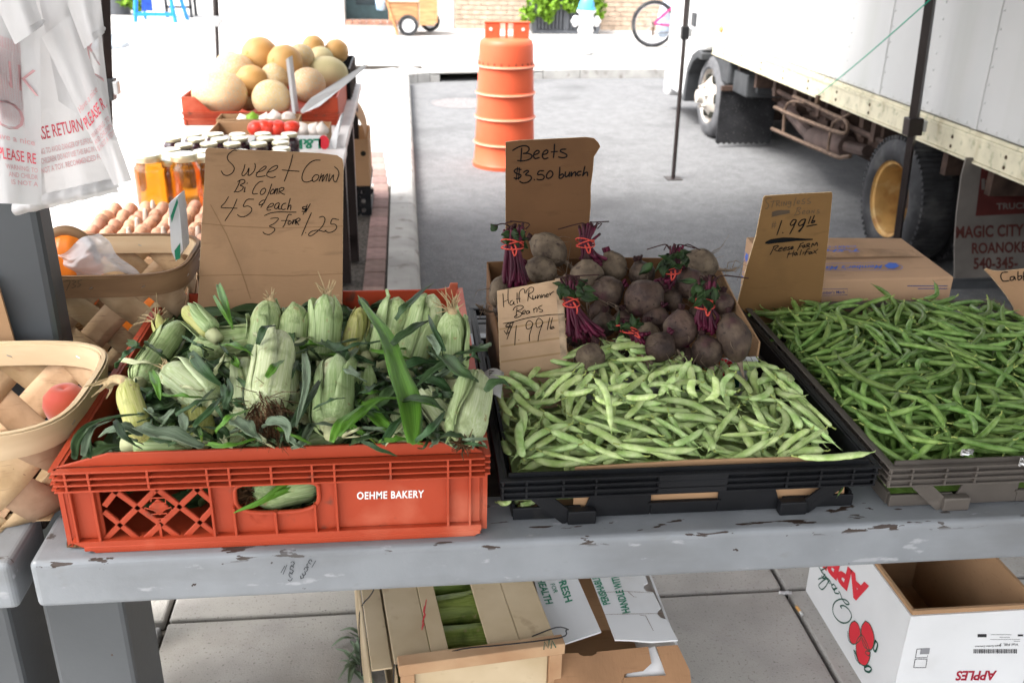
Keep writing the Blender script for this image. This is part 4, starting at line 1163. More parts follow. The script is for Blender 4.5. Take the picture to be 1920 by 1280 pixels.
# ------------------------------------------------------------------ low bakery trays (black, grey-brown)
def tray(label, x0, y0, m, W=.587, D=.695, slotcard=True):
 t = thing("bakery_tray", label, "tray", (x0 + W / 2, y0 + D / 2, BZ))
 X = lambda f: x0 + W * f
 ztop, zb = BZ + .086, BZ + .053
 ins = .020
 fr = [0.004, .065, .16, .245, .41, .59, .755, .845, .935, .996]
 # rim band on four sides: backing plate, ribs, dividers
 q = MB(); q.box(x0 + .006, y0 + .006, zb, x0 + W - .006, y0 + .010, ztop); q.build("front_rim", m, t)
 q = MB(); q.box(x0 + .006, y0 + D - .010, zb + .02, x0 + W - .006, y0 + D - .006, ztop); q.build("back_rim", m, t)
 for sx in (0, 1):
  q = MB(); xa = x0 + (.006 if sx == 0 else W - .010); q.box(xa, y0 + .011, zb, xa + .004, y0 + D - .011, ztop); q.build("side_rim", m, t)
 for k, z in enumerate((zb, zb + .011, zb + .022, ztop)):
  e = .001 * k
  MB().box(x0 - e, y0 - e, z - .0014, x0 + W + e, y0 + .0058, z + .0014).build("rim_rib", m, t, bevel=.0008, seg=1)
  MB().box(x0 - e, y0 + D - .0058, z - .0014, x0 + W + e, y0 + D + e, z + .0014).build("rim_rib", m, t)
  MB().box(x0 - e, y0 + .006, z - .0014, x0 + .0058, y0 + D - .006, z + .0014).build("rim_rib", m, t, bevel=.0008, seg=1)
  MB().box(x0 + W - .0058, y0 + .006, z - .0014, x0 + W + e, y0 + D - .006, z + .0014).build("rim_rib", m, t)
 for f in fr:
  MB().box(X(f) - .0016, y0 + .0004, zb + .0015, X(f) + .0016, y0 + .006, ztop - .0015).build("rim_divider", m, t)
 for f in (.05, .16, .3, .42, .58, .7, .84, .95):
  MB().box(x0 + .0004, y0 + D * f - .0016, zb + .0015, x0 + .006, y0 + D * f + .0016, ztop - .0015).build("rim_divider", m, t)
 MB().box(X(.41), y0 - .001, zb + .002, X(.59), y0 + .0055, ztop - .002).build("label_plate", m, t)
 # inner lip
 MB().box(X(.02), y0 + .011, ztop - .004, X(.98), y0 + .0145, ztop + .006).build("inner_lip", m, t)
 # lower front wall with hand slot and open corners
 yf = y0 + ins
 q = MB()
 zt = zb - .002
 def pr(pts): q.prism(pts, Matrix(((1, 0, 0, 0), (0, 0, -1, yf), (0, 1, 0, 0), (0, 0, 0, 1))), .005)
 sl0, sl1, sz0, sz1 = X(.402), X(.585), BZ + .026, zt
 pr([(X(.215), BZ + .003), (sl0, BZ + .003), (sl0, zt), (X(.245), zt)])
 pr([(sl1, BZ + .003), (X(.765), BZ + .003), (X(.735), zt), (sl1, zt)])
 pr([(sl0 + .0002, BZ + .003), (sl1 - .0002, BZ + .003), (sl1 - .0002, sz0), (sl0 + .0002, sz0)])
 pr([(X(.035), BZ + .003), (X(.2148), BZ + .003), (X(.2148), BZ + .024), (X(.035), BZ + .024)])
 pr([(X(.7652), BZ + .003), (X(.965), BZ + .003), (X(.965), BZ + .024), (X(.7652), BZ + .024)])
 q.build("front_wall", m, t, bevel=.0015)
 MB().box(sl0 - .004, yf - .003, sz0 - .004, sl1 + .004, yf - .0002, sz0).build("slot_lip", m, t)
 for s in (1, -1):
  f0 = .085 if s > 0 else .915; f1 = .175 if s > 0 else .825
  for d in (0, .018):
   MB().beam((X(f0) + s * d, y0 + .012, zb - .003), (X(f1) + s * d, y0 + .012, BZ + .002), .012, .004, up=(0, 1, 0)).build("corner_strut", m, t)
  MB().box(min(X(f1), X(f1) + s * .045) + .001, y0 + .004, BZ + .0005, max(X(f1), X(f1) + s * .045), yf - .0005, BZ + .024).build("corner_foot", m, t, bevel=.002)
 for sx in (0, 1):
  xa = x0 + (ins if sx == 0 else W - ins - .005)
  q = MB(); Ms = Matrix(((0, 0, 1, xa + .005), (1, 0, 0, 0), (0, 1, 0, 0), (0, 0, 0, 1)))
  q.prism([(y0 + .03, BZ + .003), (y0 + D - .03, BZ + .003), (y0 + D - .03, BZ + .024), (y0 + D * .8, BZ + .024), (y0 + D * .76, zt), (y0 + D * .24, zt), (y0 + D * .2, BZ + .024), (y0 + .03, BZ + .024)], Ms, .005)
  q.build("side_wall", m, t)
 q = MB(); Mb_ = Matrix(((1, 0, 0, 0), (0, 0, -1, y0 + D - ins), (0, 1, 0, 0), (0, 0, 0, 1)))
 q.prism([(X(.035), BZ + .003), (X(.965), BZ + .003), (X(.965), BZ + .024), (X(.80), BZ + .024), (X(.76), zt), (X(.24), zt), (X(.20), BZ + .024), (X(.035), BZ + .024)], Mb_, .005)
 q.build("back_wall", m, t)
 MB().box(x0 + ins + .006, yf + .006, BZ + .003, x0 + W - ins - .006, y0 + D - ins - .006, BZ + .008).build("floor_panel", m, t)
 return t
BT_X, BT_Y = .128, 1.200
GT_X, GT_Y = .731, 1.192
tray("black plastic tray holding the pale flat beans and the box of beets", BT_X, BT_Y, M_BLK)
tray("worn grey-brown plastic tray heaped with dark green string beans", GT_X, GT_Y, M_GRY)
# cardboard liner of the black tray
ln = thing("tray_liner", "bent brown cardboard liner edge showing along the front of the black tray", "cardboard", (BT_X + .3, BT_Y + .2, BZ + .008))
q = MB()
la = [(BT_X + .115, BZ + .012), (BT_X + .555, BZ + .012), (BT_X + .545, BZ + .0905), (BT_X + .40, BZ + .0925), (BT_X + .30, BZ + .0935), (BT_X + .115, BZ + .0885)]
q.prism(la, Matrix(((1, 0, 0, 0), (0, 0, -1, BT_Y + .027), (0, 1, 0, 0), (0, 0, 0, 1))), .004)
q.build("front_flap", M_CARD, ln, bevel=.001)
MB().box(BT_X + .03, BT_Y + .033, BZ + .0085, BT_X + .555, BT_Y + .36, BZ + .0115).build("base_sheet", M_CARD, ln)
# ------------------------------------------------------------------ box of beets
bx = thing("beet_box", "open brown cardboard box full of beets at the back of the black tray", "box", (.43, 1.72, BZ + .012))
X0, X1, Y0, Y1 = BT_X + .032, .652, 1.572, 1.872
zb_ = BZ + .012
q = MB()
def wall(pts, M, nm, mm=M_CARD): MB().prism(pts, M, .004).build(nm, mm, bx, bevel=.0008, seg=1)
Mx = lambda y: Matrix(((1, 0, 0, 0), (0, 0, -1, y), (0, 1, 0, 0), (0, 0, 0, 1)))
My = lambda x: Matrix(((0, 0, 1, x), (1, 0, 0, 0), (0, 1, 0, 0), (0, 0, 0, 1)))
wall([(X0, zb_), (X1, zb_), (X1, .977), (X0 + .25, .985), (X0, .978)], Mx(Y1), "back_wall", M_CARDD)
wall([(X0, zb_), (X1, zb_), (X1, .885), (X0 + .3, .878), (X0, .88)], Mx(Y0), "front_wall", M_CWHITE)
sd = [(Y0 + .001, zb_), (Y1 - .001, zb_), (Y1 - .001, .976), (Y0 + .12, .935), (Y0 + .001, .915)]
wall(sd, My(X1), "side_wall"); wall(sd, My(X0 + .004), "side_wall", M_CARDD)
MB().box(X0 + .005, Y0 + .005, zb_ + .0005, X1 - .005, Y1 - .001, zb_ + .004).build("bottom", M_CARD, bx)
q = MB(); MB().lathe([(.022, 0), (.022, .0003), (0, .0003)], Matrix.Translation((.575, Y0 - .0005, .862)) @ Matrix.Rotation(radians(90), 4, 'X') @ Matrix.Scale(1.5, 4, (1, 0, 0)), 16).build("red_print", M_INKR, bx)
MB().box(.50, Y0 - .0012, .82, .62, Y0 - .0004, .843).build("green_print", M_INKDG, bx)
# newspaper scrap at the tray's left edge
q = MB()
q.grid(lambda u, v: P(905 + u * 40 - v * 6, 700 + v * 48 - 10 * sin(u * 3), y=1.53 - .13 * v + .012 * sin(u * 5)), 7, 7)
o = q.build("newspaper", M_PAPER, smooth=True, solid=.0006)
tag(o, "crumpled newspaper page tucked beside the half runner sign in the black tray", "newspaper")
q = MB()
for i in range(9):
 a_ = P(916 + i * .4, 694 + i * 3.6, y=1.525 - .006 * i); q.box(a_.x, a_.y - .004, a_.z, a_.x + .016, a_.y - .0035, a_.z + .0012)
q.build("print_lines", M_INKF, o); recentre(o) if False else None
# ------------------------------------------------------------------ hand-lettered price signs
def sign(label, pl, outline, m, t=.0045, edge=None):
 pts = [pl.hit(*p) for p in outline]
 ar = sum(pts[i][0] * pts[(i + 1) % len(pts)][1] - pts[(i + 1) % len(pts)][0] * pts[i][1] for i in range(len(pts)))
 if ar < 0: pts = pts[::-1]
 me = MB(); me.prism(pts, Matrix(), t, 0, 1)
 o = link("price_sign", me.mesh("price_sign", [m, edge or M_CEDGE]))
 o.matrix_world = pl.M()
 tag(o, label, "price sign")
 md = o.modifiers.new("edges", 'BEVEL'); md.width = .0006; md.segments = 1
 return o
def sign_strokes(o, pl, groups):
 """Strokes become children of the sign, in its own frame."""
 for nm, polys, tf, w, m, h, k in groups:
  s = strokes(nm, pl, polys, tf, w, m, None, h, k)
  inv = o.matrix_world.inverted()
  s.data.transform(inv); s.parent = o
# --- Sweet Corn
pl = lean_plane((-.43, 1.845, .88), 20)
o = sign("tall cardboard sign reading Sweet Corn standing in the orange-red crate", pl,
         [(385, 281), (392, 277), (440, 280), (520, 283), (600, 287), (632, 291), (642, 298), (644, 310), (643, 420), (642, 560), (641, 640), (368, 640), (370, 580), (374, 500), (378, 420), (383, 340)], M_CARD)
Z1 = (5.817, 360, 260)
A = [
 [(492, 130), (455, 130), (405, 165), (385, 205), (400, 245), (445, 290), (462, 330), (440, 375), (390, 403), (345, 392), (320, 355)],
 [(578, 285), (565, 340), (545, 385), (560, 408), (600, 370), (622, 320), (618, 370), (612, 400), (640, 395), (680, 350), (692, 300), (685, 272)],
 [(702, 372), (770, 350), (808, 318), (800, 300), (760, 325), (722, 365), (700, 400), (720, 418), (770, 412), (800, 405)],
 [(820, 372), (900, 345), (935, 310), (920, 295), (870, 318), (830, 360), (815, 400), (840, 420), (880, 425), (912, 415)],
 [(1100, 178), (1075, 280), (1040, 380), (1008, 465)], [(985, 343), (1060, 350), (1168, 358)],
 [(1400, 237), (1340, 238), (1280, 270), (1225, 340), (1200, 420), (1215, 465), (1260, 475), (1320, 452)],
 [(1370, 395), (1340, 400), (1310, 440), (1325, 470), (1365, 450), (1385, 410), (1368, 395)],
 [(1412, 385), (1400, 430), (1385, 468), (1410, 420), (1440, 395), (1425, 430), (1420, 470), (1450, 420), (1480, 385), (1470, 430), (1462, 465)],
 [(1505, 385), (1495, 430), (1492, 470), (1520, 430), (1545, 395), (1540, 440), (1565, 475), (1590, 430), (1603, 380), (1590, 340), (1555, 308)],
 [(525, 460), (500, 520), (470, 575), (460, 585)], [(500, 470), (540, 448), (575, 455), (570, 485), (525, 510), (560, 525), (545, 560), (500, 582), (468, 575)],
 [(580, 530), (575, 560), (568, 582), (580, 575)], [(605, 485), (602, 492)],
 [(775, 467), (735, 475), (690, 520), (662, 580), (670, 605), (715, 600)],
 [(790, 540), (760, 560), (745, 595), (760, 612), (790, 595), (805, 560), (790, 540)],
 [(870, 497), (850, 560), (825, 622)], [(885, 550), (862, 575), (855, 605), (880, 600), (900, 570), (885, 550)],
 [(915, 545), (905, 580), (895, 605), (915, 565), (935, 545), (930, 580), (925, 605)],
 [(955, 545), (948, 600)], [(950, 550), (985, 535), (1005, 545), (985, 570), (958, 578), (985, 600), (1010, 610)],
 [(400, 635), (360, 700), (318, 750), (400, 757), (492, 760)], [(492, 660), (450, 760), (405, 830), (362, 895)],
 [(675, 662), (600, 668), (560, 740), (610, 735), (650, 760), (645, 800), (590, 845), (530, 852), (498, 830)],
 [(790, 670), (760, 680), (732, 715), (745, 725), (790, 700)], [(820, 630), (790, 690), (752, 750)],
 [(825, 755), (880, 735), (890, 710), (860, 712), (825, 750), (822, 780), (860, 778)],
 [(950, 700), (915, 715), (900, 755), (925, 765), (945, 735), (955, 705), (945, 765), (970, 768)],
 [(1025, 705), (995, 715), (975, 750), (990, 775), (1020, 768)], [(1072, 655), (1055, 720), (1040, 778), (1060, 735), (1080, 730), (1075, 778)],
 [(793, 840), (860, 812), (960, 800), (1060, 803), (1138, 803)],
 [(860, 872), (910, 865), (945, 875), (900, 925), (845, 955), (895, 975), (900, 1005), (850, 1045), (800, 1040), (775, 1020)],
 [(1085, 830), (1055, 830), (1035, 870), (1010, 940), (992, 965)], [(975, 895), (1060, 893)],
 [(1070, 895), (1048, 920), (1060, 938), (1085, 915), (1070, 895)], [(1105, 885), (1095, 935), (1115, 895), (1130, 885), (1125, 930)],
 [(1140, 880), (1135, 938)], [(1138, 880), (1165, 868), (1182, 885), (1150, 905), (1140, 905), (1165, 940)],
 [(1245, 740), (1205, 750), (1225, 770), (1250, 775), (1230, 795), (1200, 795)], [(1258, 720), (1240, 770), (1212, 828)], [(1290, 712), (1265, 760), (1240, 805)], [(1205, 765), (1255, 768)], [(1210, 780), (1250, 760)],
 [(1303, 810), (1250, 930), (1198, 1055)], [(1240, 1024), (1243, 1028)],
 [(1390, 860), (1430, 850), (1452, 885), (1420, 960), (1340, 1035), (1290, 1062), (1272, 1045), (1310, 1010), (1380, 1000), (1440, 1015), (1465, 1000)],
 [(1600, 885), (1535, 875), (1515, 930), (1560, 935), (1580, 970), (1545, 1010), (1490, 1025), (1450, 1002)],
]
sign_strokes(o, pl, [("lettering", A, Z1, .0017, M_INK, .0008, 4)])
q = MB()
for poly in ([(372, 418), (430, 424), (520, 428), (643, 424)], [(370, 517), (450, 515), (550, 517), (642, 513)], [(395, 384), (425, 440), (450, 500), (470, 560)]):
 ribbon2(q, pl, [pl.hit(*p) for p in poly], .0022, .0005)
s = q.build("crease", cardboard("creased_cardboard", (.28, .16, .08)), None); s.data.transform(o.matrix_world.inverted()); s.parent = o
# --- Beets
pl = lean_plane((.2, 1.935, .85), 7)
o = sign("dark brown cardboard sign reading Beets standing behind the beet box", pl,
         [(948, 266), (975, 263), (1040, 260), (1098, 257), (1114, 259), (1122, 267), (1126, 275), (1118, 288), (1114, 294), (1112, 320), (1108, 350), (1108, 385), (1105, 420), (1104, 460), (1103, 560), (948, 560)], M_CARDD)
Z2 = (8.533, 930, 250)
A = [[(268, 275), (350, 225), (440, 200), (510, 215), (530, 260), (490, 310), (430, 325), (520, 325), (575, 360), (545, 410), (450, 440), (345, 438)], [(410, 240), (405, 330), (395, 450)],
 [(600, 345), (670, 325), (690, 290), (660, 275), (615, 310), (600, 365), (625, 405), (690, 390)],
 [(740, 345), (810, 325), (830, 285), (800, 270), (755, 310), (740, 365), (770, 410), (830, 395)],
 [(935, 178), (930, 280), (918, 390)], [(885, 300), (980, 292)],
 [(1115, 255), (1050, 258), (1030, 290), (1080, 315), (1130, 345), (1120, 380), (1060, 392), (1000, 380)],
 [(400, 580), (330, 570), (290, 605), (330, 645), (395, 665), (385, 705), (330, 725), (290, 715)], [(345, 550), (320, 740)], [(375, 555), (360, 735)],
 [(440, 625), (490, 595), (520, 610), (470, 665), (545, 680), (565, 725), (510, 780), (430, 795), (380, 770)],
 [(610, 740), (614, 745)],
 [(760, 600), (690, 605), (665, 660), (730, 660), (770, 690), (750, 735), (690, 745), (655, 735)],
 [(850, 605), (810, 660), (810, 710), (850, 720), (900, 680), (905, 630), (870, 600), (840, 620)],
 [(1020, 545), (1015, 640), (1010, 715), (1050, 715), (1080, 680), (1060, 650), (1015, 680)],
 [(1110, 620), (1105, 680), (1130, 695), (1170, 650), (1175, 615), (1170, 690)], [(1205, 620), (1200, 690), (1230, 640), (1270, 620), (1270, 680)],
 [(1360, 610), (1320, 615), (1295, 650), (1310, 675), (1350, 665)], [(1420, 530), (1400, 620), (1385, 680), (1420, 635), (1460, 625), (1462, 680)]]
sign_strokes(o, pl, [("lettering", A, Z2, .0030, M_INK, .0008, 4)])
# --- Half Runner Beans
pl = lean_plane((.15, 1.50, .845), 30)
o = sign("pale corrugated cardboard sign reading Half Runner Beans leaning on the beet box", pl,
         [(932, 545), (1051, 523), (1056, 535), (1060, 600), (1063, 650), (1067, 722), (1066, 760), (942, 775), (938, 700), (935, 620)], M_CARDL)
Z3 = (8.0, 920, 520)
A = [[(183, 242), (190, 350), (195, 442)], [(262, 180), (258, 300), (270, 395)], [(190, 370), (262, 335)],
 [(330, 345), (295, 365), (290, 410), (325, 408), (350, 360), (345, 400), (365, 405)], [(395, 230), (395, 330), (400, 390)],
 [(510, 235), (505, 185), (475, 175), (435, 215), (425, 300), (435, 370)], [(385, 325), (445, 318)],
 [(575, 185), (565, 270), (555, 355)], [(525, 240), (545, 190), (600, 150), (645, 165), (630, 215), (570, 260), (600, 310), (640, 335)],
 [(630, 270), (630, 315), (660, 320), (675, 280), (675, 318)], [(700, 265), (700, 320), (725, 270), (745, 275), (745, 312)], [(765, 255), (765, 310), (790, 262), (810, 268), (810, 305)],
 [(825, 280), (865, 262), (850, 245), (828, 270), (835, 300), (870, 285)], [(885, 230), (890, 270), (905, 240), (945, 210)],
 [(395, 455), (385, 530), (380, 590)], [(335, 495), (360, 450), (420, 425), (465, 425), (490, 450), (440, 490), (395, 505), (440, 520), (465, 550), (430, 590), (370, 605), (355, 590), (400, 560)],
 [(475, 540), (520, 520), (510, 495), (475, 520), (470, 550), (510, 550)], [(570, 500), (540, 510), (535, 545), (565, 540), (580, 505), (585, 540)],
 [(640, 470), (650, 530)], [(645, 490), (670, 460), (695, 470), (690, 520)], [(770, 420), (720, 445), (730, 475), (775, 490), (770, 515), (730, 520)],
 [(185, 692), (330, 670), (450, 635), (600, 600), (750, 580), (880, 562), (1095, 553)],
 [(335, 680), (260, 690), (225, 740), (300, 755), (270, 830), (230, 840), (200, 800)], [(340, 675), (290, 800), (243, 930)], [(300, 690), (260, 780), (235, 860)], [(235, 735), (320, 735)], [(270, 700), (315, 745)],
 [(385, 725), (370, 860), (360, 1015)], [(420, 938), (424, 942)],
 [(610, 665), (570, 650), (530, 700), (540, 770), (590, 765), (630, 700), (610, 665)], [(632, 700), (600, 800), (580, 880), (580, 955)],
 [(760, 640), (720, 615), (680, 665), (690, 745), (740, 740), (780, 680), (760, 640)], [(783, 680), (745, 780), (720, 870), (708, 955)],
 [(885, 605), (865, 690), (848, 785)], [(925, 605), (905, 690), (890, 770), (920, 745), (945, 740), (935, 765), (900, 775)], [(955, 758), (959, 762)]]
sign_strokes(o, pl, [("lettering", A, Z3, .0013, M_INK, .0008, 4)])
q = MB()
for a, b in (((938, 617), (1060, 598)), ((940, 649), (1062, 632)), ((941, 678), (1064, 660)), ((942, 705), (1066, 690))):
 ribbon2(q, pl, [pl.hit(*a), pl.hit(*b)], .004, .0005)
s = q.build("fold_line", cardboard("folded_cardboard", (.36, .235, .125)), None); s.data.transform(o.matrix_world.inverted()); s.parent = o
q = MB(); ribbon2(q, pl, [pl.hit(1046, 527), pl.hit(1053, 600), pl.hit(1060, 735)], .012, .0007)
s = q.build("clear_tape", mat("clear_tape", (.40, .29, .19), rough=.12, var=.3, scale=60, spec=.8), None); s.data.transform(o.matrix_world.inverted()); s.parent = o
# --- Stringless Beans
pl = lean_plane((.70, 1.862, .86), 6)
o = sign("ochre brown cardboard sign reading Stringless Beans at the back of the string bean heap", pl,
         [(1432, 370), (1435, 367), (1500, 363), (1560, 360), (1561, 366), (1556, 420), (1550, 480), (1543, 540), (1537, 600), (1535, 625), (1372, 625), (1381, 575), (1400, 500), (1418, 440)], M_CARDO)
Z4 = (8.535, 1370, 350)
A1 = [[(655, 185), (600, 185), (560, 215), (575, 255), (605, 290), (590, 340), (555, 355)], [(690, 220), (670, 280), (655, 330)], [(640, 240), (715, 232)],
 [(735, 225), (730, 315)], [(735, 230), (775, 225), (770, 260), (735, 275), (785, 312)], [(815, 240), (810, 305)], [(845, 305), (850, 240), (885, 300), (895, 235)],
 [(955, 235), (925, 240), (920, 275), (950, 270), (965, 235), (955, 310), (930, 330), (910, 320)], [(1045, 170), (1020, 240), (1008, 302)],
 [(1060, 255), (1100, 245), (1095, 220), (1065, 235), (1060, 270), (1100, 270)], [(1185, 190), (1145, 215), (1150, 235), (1185, 250), (1165, 275), (1125, 270)], [(1270, 180), (1230, 205), (1240, 230), (1280, 245), (1255, 270), (1215, 270)]]
A1b = [[(1070, 345), (1045, 410), (1015, 465)], [(1045, 350), (1095, 330), (1120, 350), (1075, 390), (1110, 410), (1085, 445), (1030, 455)],
 [(1140, 420), (1185, 405), (1180, 380), (1150, 400), (1145, 435), (1185, 435)], [(1250, 375), (1215, 395), (1215, 430), (1245, 420), (1260, 380), (1262, 425)], [(1290, 425), (1300, 380), (1325, 420), (1335, 370)], [(1415, 365), (1385, 380), (1390, 400), (1420, 405), (1400, 425), (1370, 425)],
 [(680, 560), (660, 670)], [(715, 555), (695, 665)], [(655, 600), (730, 590)], [(650, 635), (725, 625)]]
A2 = [[(815, 545), (775, 660), (738, 770)], [(830, 735), (834, 740)], [(1045, 530), (1000, 530), (955, 590), (965, 620), (1010, 600), (1050, 540), (1000, 650), (945, 755)], [(1195, 520), (1140, 530), (1085, 590), (1100, 625), (1160, 595), (1195, 530), (1150, 640), (1080, 715)], [(1200, 525), (1165, 620), (1100, 720)],
 [(1280, 480), (1240, 590)], [(1335, 465), (1305, 540), (1290, 580), (1330, 570), (1345, 545), (1300, 555)], [(1215, 635), (1300, 618), (1375, 605)]]
A3 = [[(695, 950), (670, 1010), (630, 1085)], [(680, 965), (740, 940), (760, 955), (700, 1005), (750, 1030)], [(770, 1005), (820, 990), (815, 970), (775, 995), (765, 1030), (810, 1025)], [(840, 1000), (890, 985), (885, 965), (845, 990), (835, 1020), (880, 1015)], [(945, 960), (910, 975), (945, 995), (925, 1010), (895, 1005)], [(960, 990), (1000, 970), (985, 955), (960, 980), (965, 1000), (995, 990)],
 [(1120, 910), (1095, 960), (1065, 1020)], [(1110, 920), (1160, 895)], [(1095, 960), (1140, 945)], [(1175, 930), (1150, 950), (1155, 975), (1180, 955), (1185, 930), (1190, 970)], [(1215, 920), (1215, 970)], [(1215, 920), (1255, 905), (1250, 935), (1220, 945), (1265, 965)], [(1290, 960), (1310, 905), (1335, 940), (1375, 890), (1385, 945)],
 [(935, 1040), (900, 1135)], [(1010, 1020), (985, 1110)], [(910, 1080), (1000, 1060)], [(1050, 1050), (1020, 1065), (1025, 1095), (1050, 1080), (1055, 1055), (1065, 1090)], [(1130, 1010), (1105, 1090)], [(1160, 1045), (1150, 1080)], [(1260, 990), (1225, 1000), (1195, 1060), (1180, 1090)], [(1180, 1050), (1240, 1035)], [(1280, 1040), (1250, 1050), (1255, 1075), (1285, 1060), (1295, 1040), (1300, 1070)], [(1320, 1060), (1390, 1000)], [(1330, 1020), (1365, 1065)]]
scr = [[(655 + 6 * i % 17, 480 - i * 9), (760, 455 - i * 9), (945 - (i * 7) % 23, 420 - i * 5)] for i in range(9)]
sign_strokes(o, pl, [("lettering", A1, Z4, .0013, M_INKF, .0008, 4), ("faint_lettering", A1b, Z4, .0011, M_INKF, .0008, 4), ("bold_lettering", A2, Z4, .0026, M_INK, .0008, 4), ("farm_lettering", A3, Z4, .0021, M_INK, .0008, 4), ("scribbled_out_word", scr, Z4, .0017, M_INKF, .0007, 3)])
q = MB()
sb = [pl.hit(1370 + a / 8.535, 350 + b / 8.535) for a, b in [(545, 910), (560, 880), (640, 840), (760, 822), (840, 810), (950, 812), (1080, 822), (1200, 830), (1310, 832), (1312, 852), (1180, 862), (1050, 868), (900, 885), (700, 905), (600, 918)]]
q.add([pl.at(a, b, .0008) for a, b in sb], [range(len(sb))])
s = q.build("crossed_out_line", M_INK, None); s.data.transform(o.matrix_world.inverted()); s.parent = o
# --- Cabbage sign, cut by the frame
pl = lean_plane((1.27, 1.93, .84), 14, yaw=-10)
o = sign("torn brown cardboard sign beginning Cab standing behind the grey-brown tray", pl,
         [(1846, 506), (1851, 503), (1862, 507), (1880, 508), (1935, 502), (1990, 500), (1990, 640), (1908, 640), (1906, 605), (1900, 575), (1886, 553), (1872, 535), (1858, 518)], M_CARD)
Z5 = (3.5571, 1640, 240)
A = [[(885, 960), (850, 965), (840, 990), (855, 1020), (895, 1018)], [(925, 990), (905, 995), (905, 1015), (925, 1010), (930, 990), (938, 1012)], [(955, 958), (955, 1010), (975, 1005), (978, 985), (958, 990)], [(992, 960), (992, 1012), (1012, 1005), (1015, 985), (994, 990)], [(1040, 985), (1025, 995), (1030, 1012), (1045, 1000), (1048, 985), (1055, 1010)], [(1085, 980), (1070, 985), (1075, 1005), (1090, 990), (1095, 980), (1090, 1030), (1070, 1030)], [(1110, 998), (1135, 990), (1125, 978), (1110, 995), (1118, 1010), (1138, 1002)]]
sign_strokes(o, pl, [("lettering", A, Z5, .0028, M_INK, .0008, 4)])
# ------------------------------------------------------------------ carton of shopping bags behind the string beans
cb = thing("carton", "sealed brown carton with blue print behind the string beans", "carton", (1.0, 2.05, BZ))
blb = P(1384, 566, z=BZ)
TZ = P(1398, 444, y=blb.y).z
fr = P(1789, 519, y=1.915); brk = P(1690, 446, y=blb.y + .012)
C0 = Vector((blb.x, blb.y, 0)); C1 = Vector((brk.x, brk.y, 0)); C2 = Vector((fr.x, fr.y, 0)); C3 = Vector((C0.x + .012, fr.y - .015, 0))
BB = BZ + .001
q = MB()
tops = [TZ, brk.z, fr.z, fr.z + .002]
vs = [Vector((c.x, c.y, BB)) for c in (C3, C2, C1, C0)] + [Vector((c.x, c.y, z)) for c, z in zip((C3, C2, C1, C0), (tops[3], tops[2], tops[1], tops[0]))]
q.add(vs, [(3, 2, 1, 0), (4, 5, 6, 7), (0, 1, 5, 4), (1, 2, 6, 5), (2, 3, 7, 6), (3, 0, 4, 7)])
M_CARTON = cardboard("carton_board", (.40, .25, .15), cs=(30, 2, 2), bump=.15)
cbody = q.build("body", M_CARTON, cb, bevel=.003)
tp = Plane(vs[4], vs[5] - vs[4], vs[7] - vs[4])
H5 = lambda a, b: tp.hit(1380 + a / 4.571, 430 + b / 4.571)
q = MB()
type_on(q, tp, "T-SHIRT", H5(1080, 168), H5(560, 175), H5(1055, 192), h=.0006, bold=.03)
type_on(q, tp, "CARRY-OUT BAGS", H5(1035, 140), H5(520, 148), H5(1022, 157), h=.0006, bold=.01)
def loop(pts, w): ribbon2(q, tp, [H5(*p) for p in pts] + [H5(*pts[0])], w, .0006)
loop([(640, 350), (640, 298), (1290, 284), (1380, 292), (1425, 320), (1420, 338), (1350, 348), (1000, 352)], .0012)
type_on(q, tp, "Member's Mark", H5(1255, 306), H5(690, 318), H5(1240, 338), h=.0006, bold=.012)
dm = [H5(*p) for p in ((1270, 312), (1310, 288), (1370, 290), (1400, 318), (1350, 338), (1300, 336))]
q.add([tp.at(a, b, .0006) for a, b in dm], [range(len(dm))])
q.build("blue_print", M_INKB, cb)
q = MB(); ribbon2(q, tp, [H5(600, 222), H5(900, 205), H5(1200, 200), H5(1480, 202)], .042, .0004)
q.build("packing_tape", mat("packing_tape", (.36, .215, .12), rough=.15, var=.25, scale=30, spec=.7), cb)
lp_ = Plane(vs[3] - Vector((0, 0, 0)), vs[0] - vs[3], (0, 0, 1))
HL = lambda a, b: lp_.hit(1380 + a / 4.571, 430 + b / 4.571)
q = MB()
type_on(q, lp_, "T-SHIRT", HL(48, 440), HL(330, 650), HL(52, 395), h=.0006, bold=.03)
type_on(q, lp_, "CARRY-OUT BAGS", HL(42, 490), HL(330, 720), HL(46, 465), h=.0006, bold=.01)
dm = [HL(*p) for p in ((76, 235), (90, 205), (104, 220), (100, 265), (88, 275))]
q.add([lp_.at(a, b, .0006) for a, b in dm], [range(len(dm))])
type_on(q, lp_, "Member's Mark", HL(108, 275), HL(330, 430), HL(110, 230), h=.0006, bold=.01)
for poly in ([(66, 262), (75, 195), (330, 380)], [(66, 262), (330, 450)], [(60, 360), (330, 560)]): ribbon2(q, lp_, [HL(*p) for p in poly], .0011, .0006)
q.build("side_print", M_INKB, cb)
fp_ = Plane(vs[0], vs[1] - vs[0], (0, 0, 1))
HF = lambda a, b: fp_.hit(1380 + a / 4.571, 430 + b / 4.571)
q = MB()
for poly in ([(560, 512), (955, 508), (955, 560), (700, 568)],): ribbon2(q, fp_, [HF(*p) for p in poly], .0011, .0006)
type_on(q, fp_, "Member's Mark", HF(700, 555), HF(935, 548), HF(700, 528), h=.0006, bold=.01)
for y_, a_, b_ in ((480, 1470, 1810), (503, 1560, 1810)):
 x_ = a_
 while x_ < b_:
  w_ = random.uniform(8, 26); ribbon2(q, fp_, [HF(x_, y_ + 4), HF(min(x_ + w_, b_), y_ + 3)], .0025, .0006); x_ += w_ + 5
q.build("small_print", mat("dull_blue_print", (.035, .05, .16), rough=.7), cb)
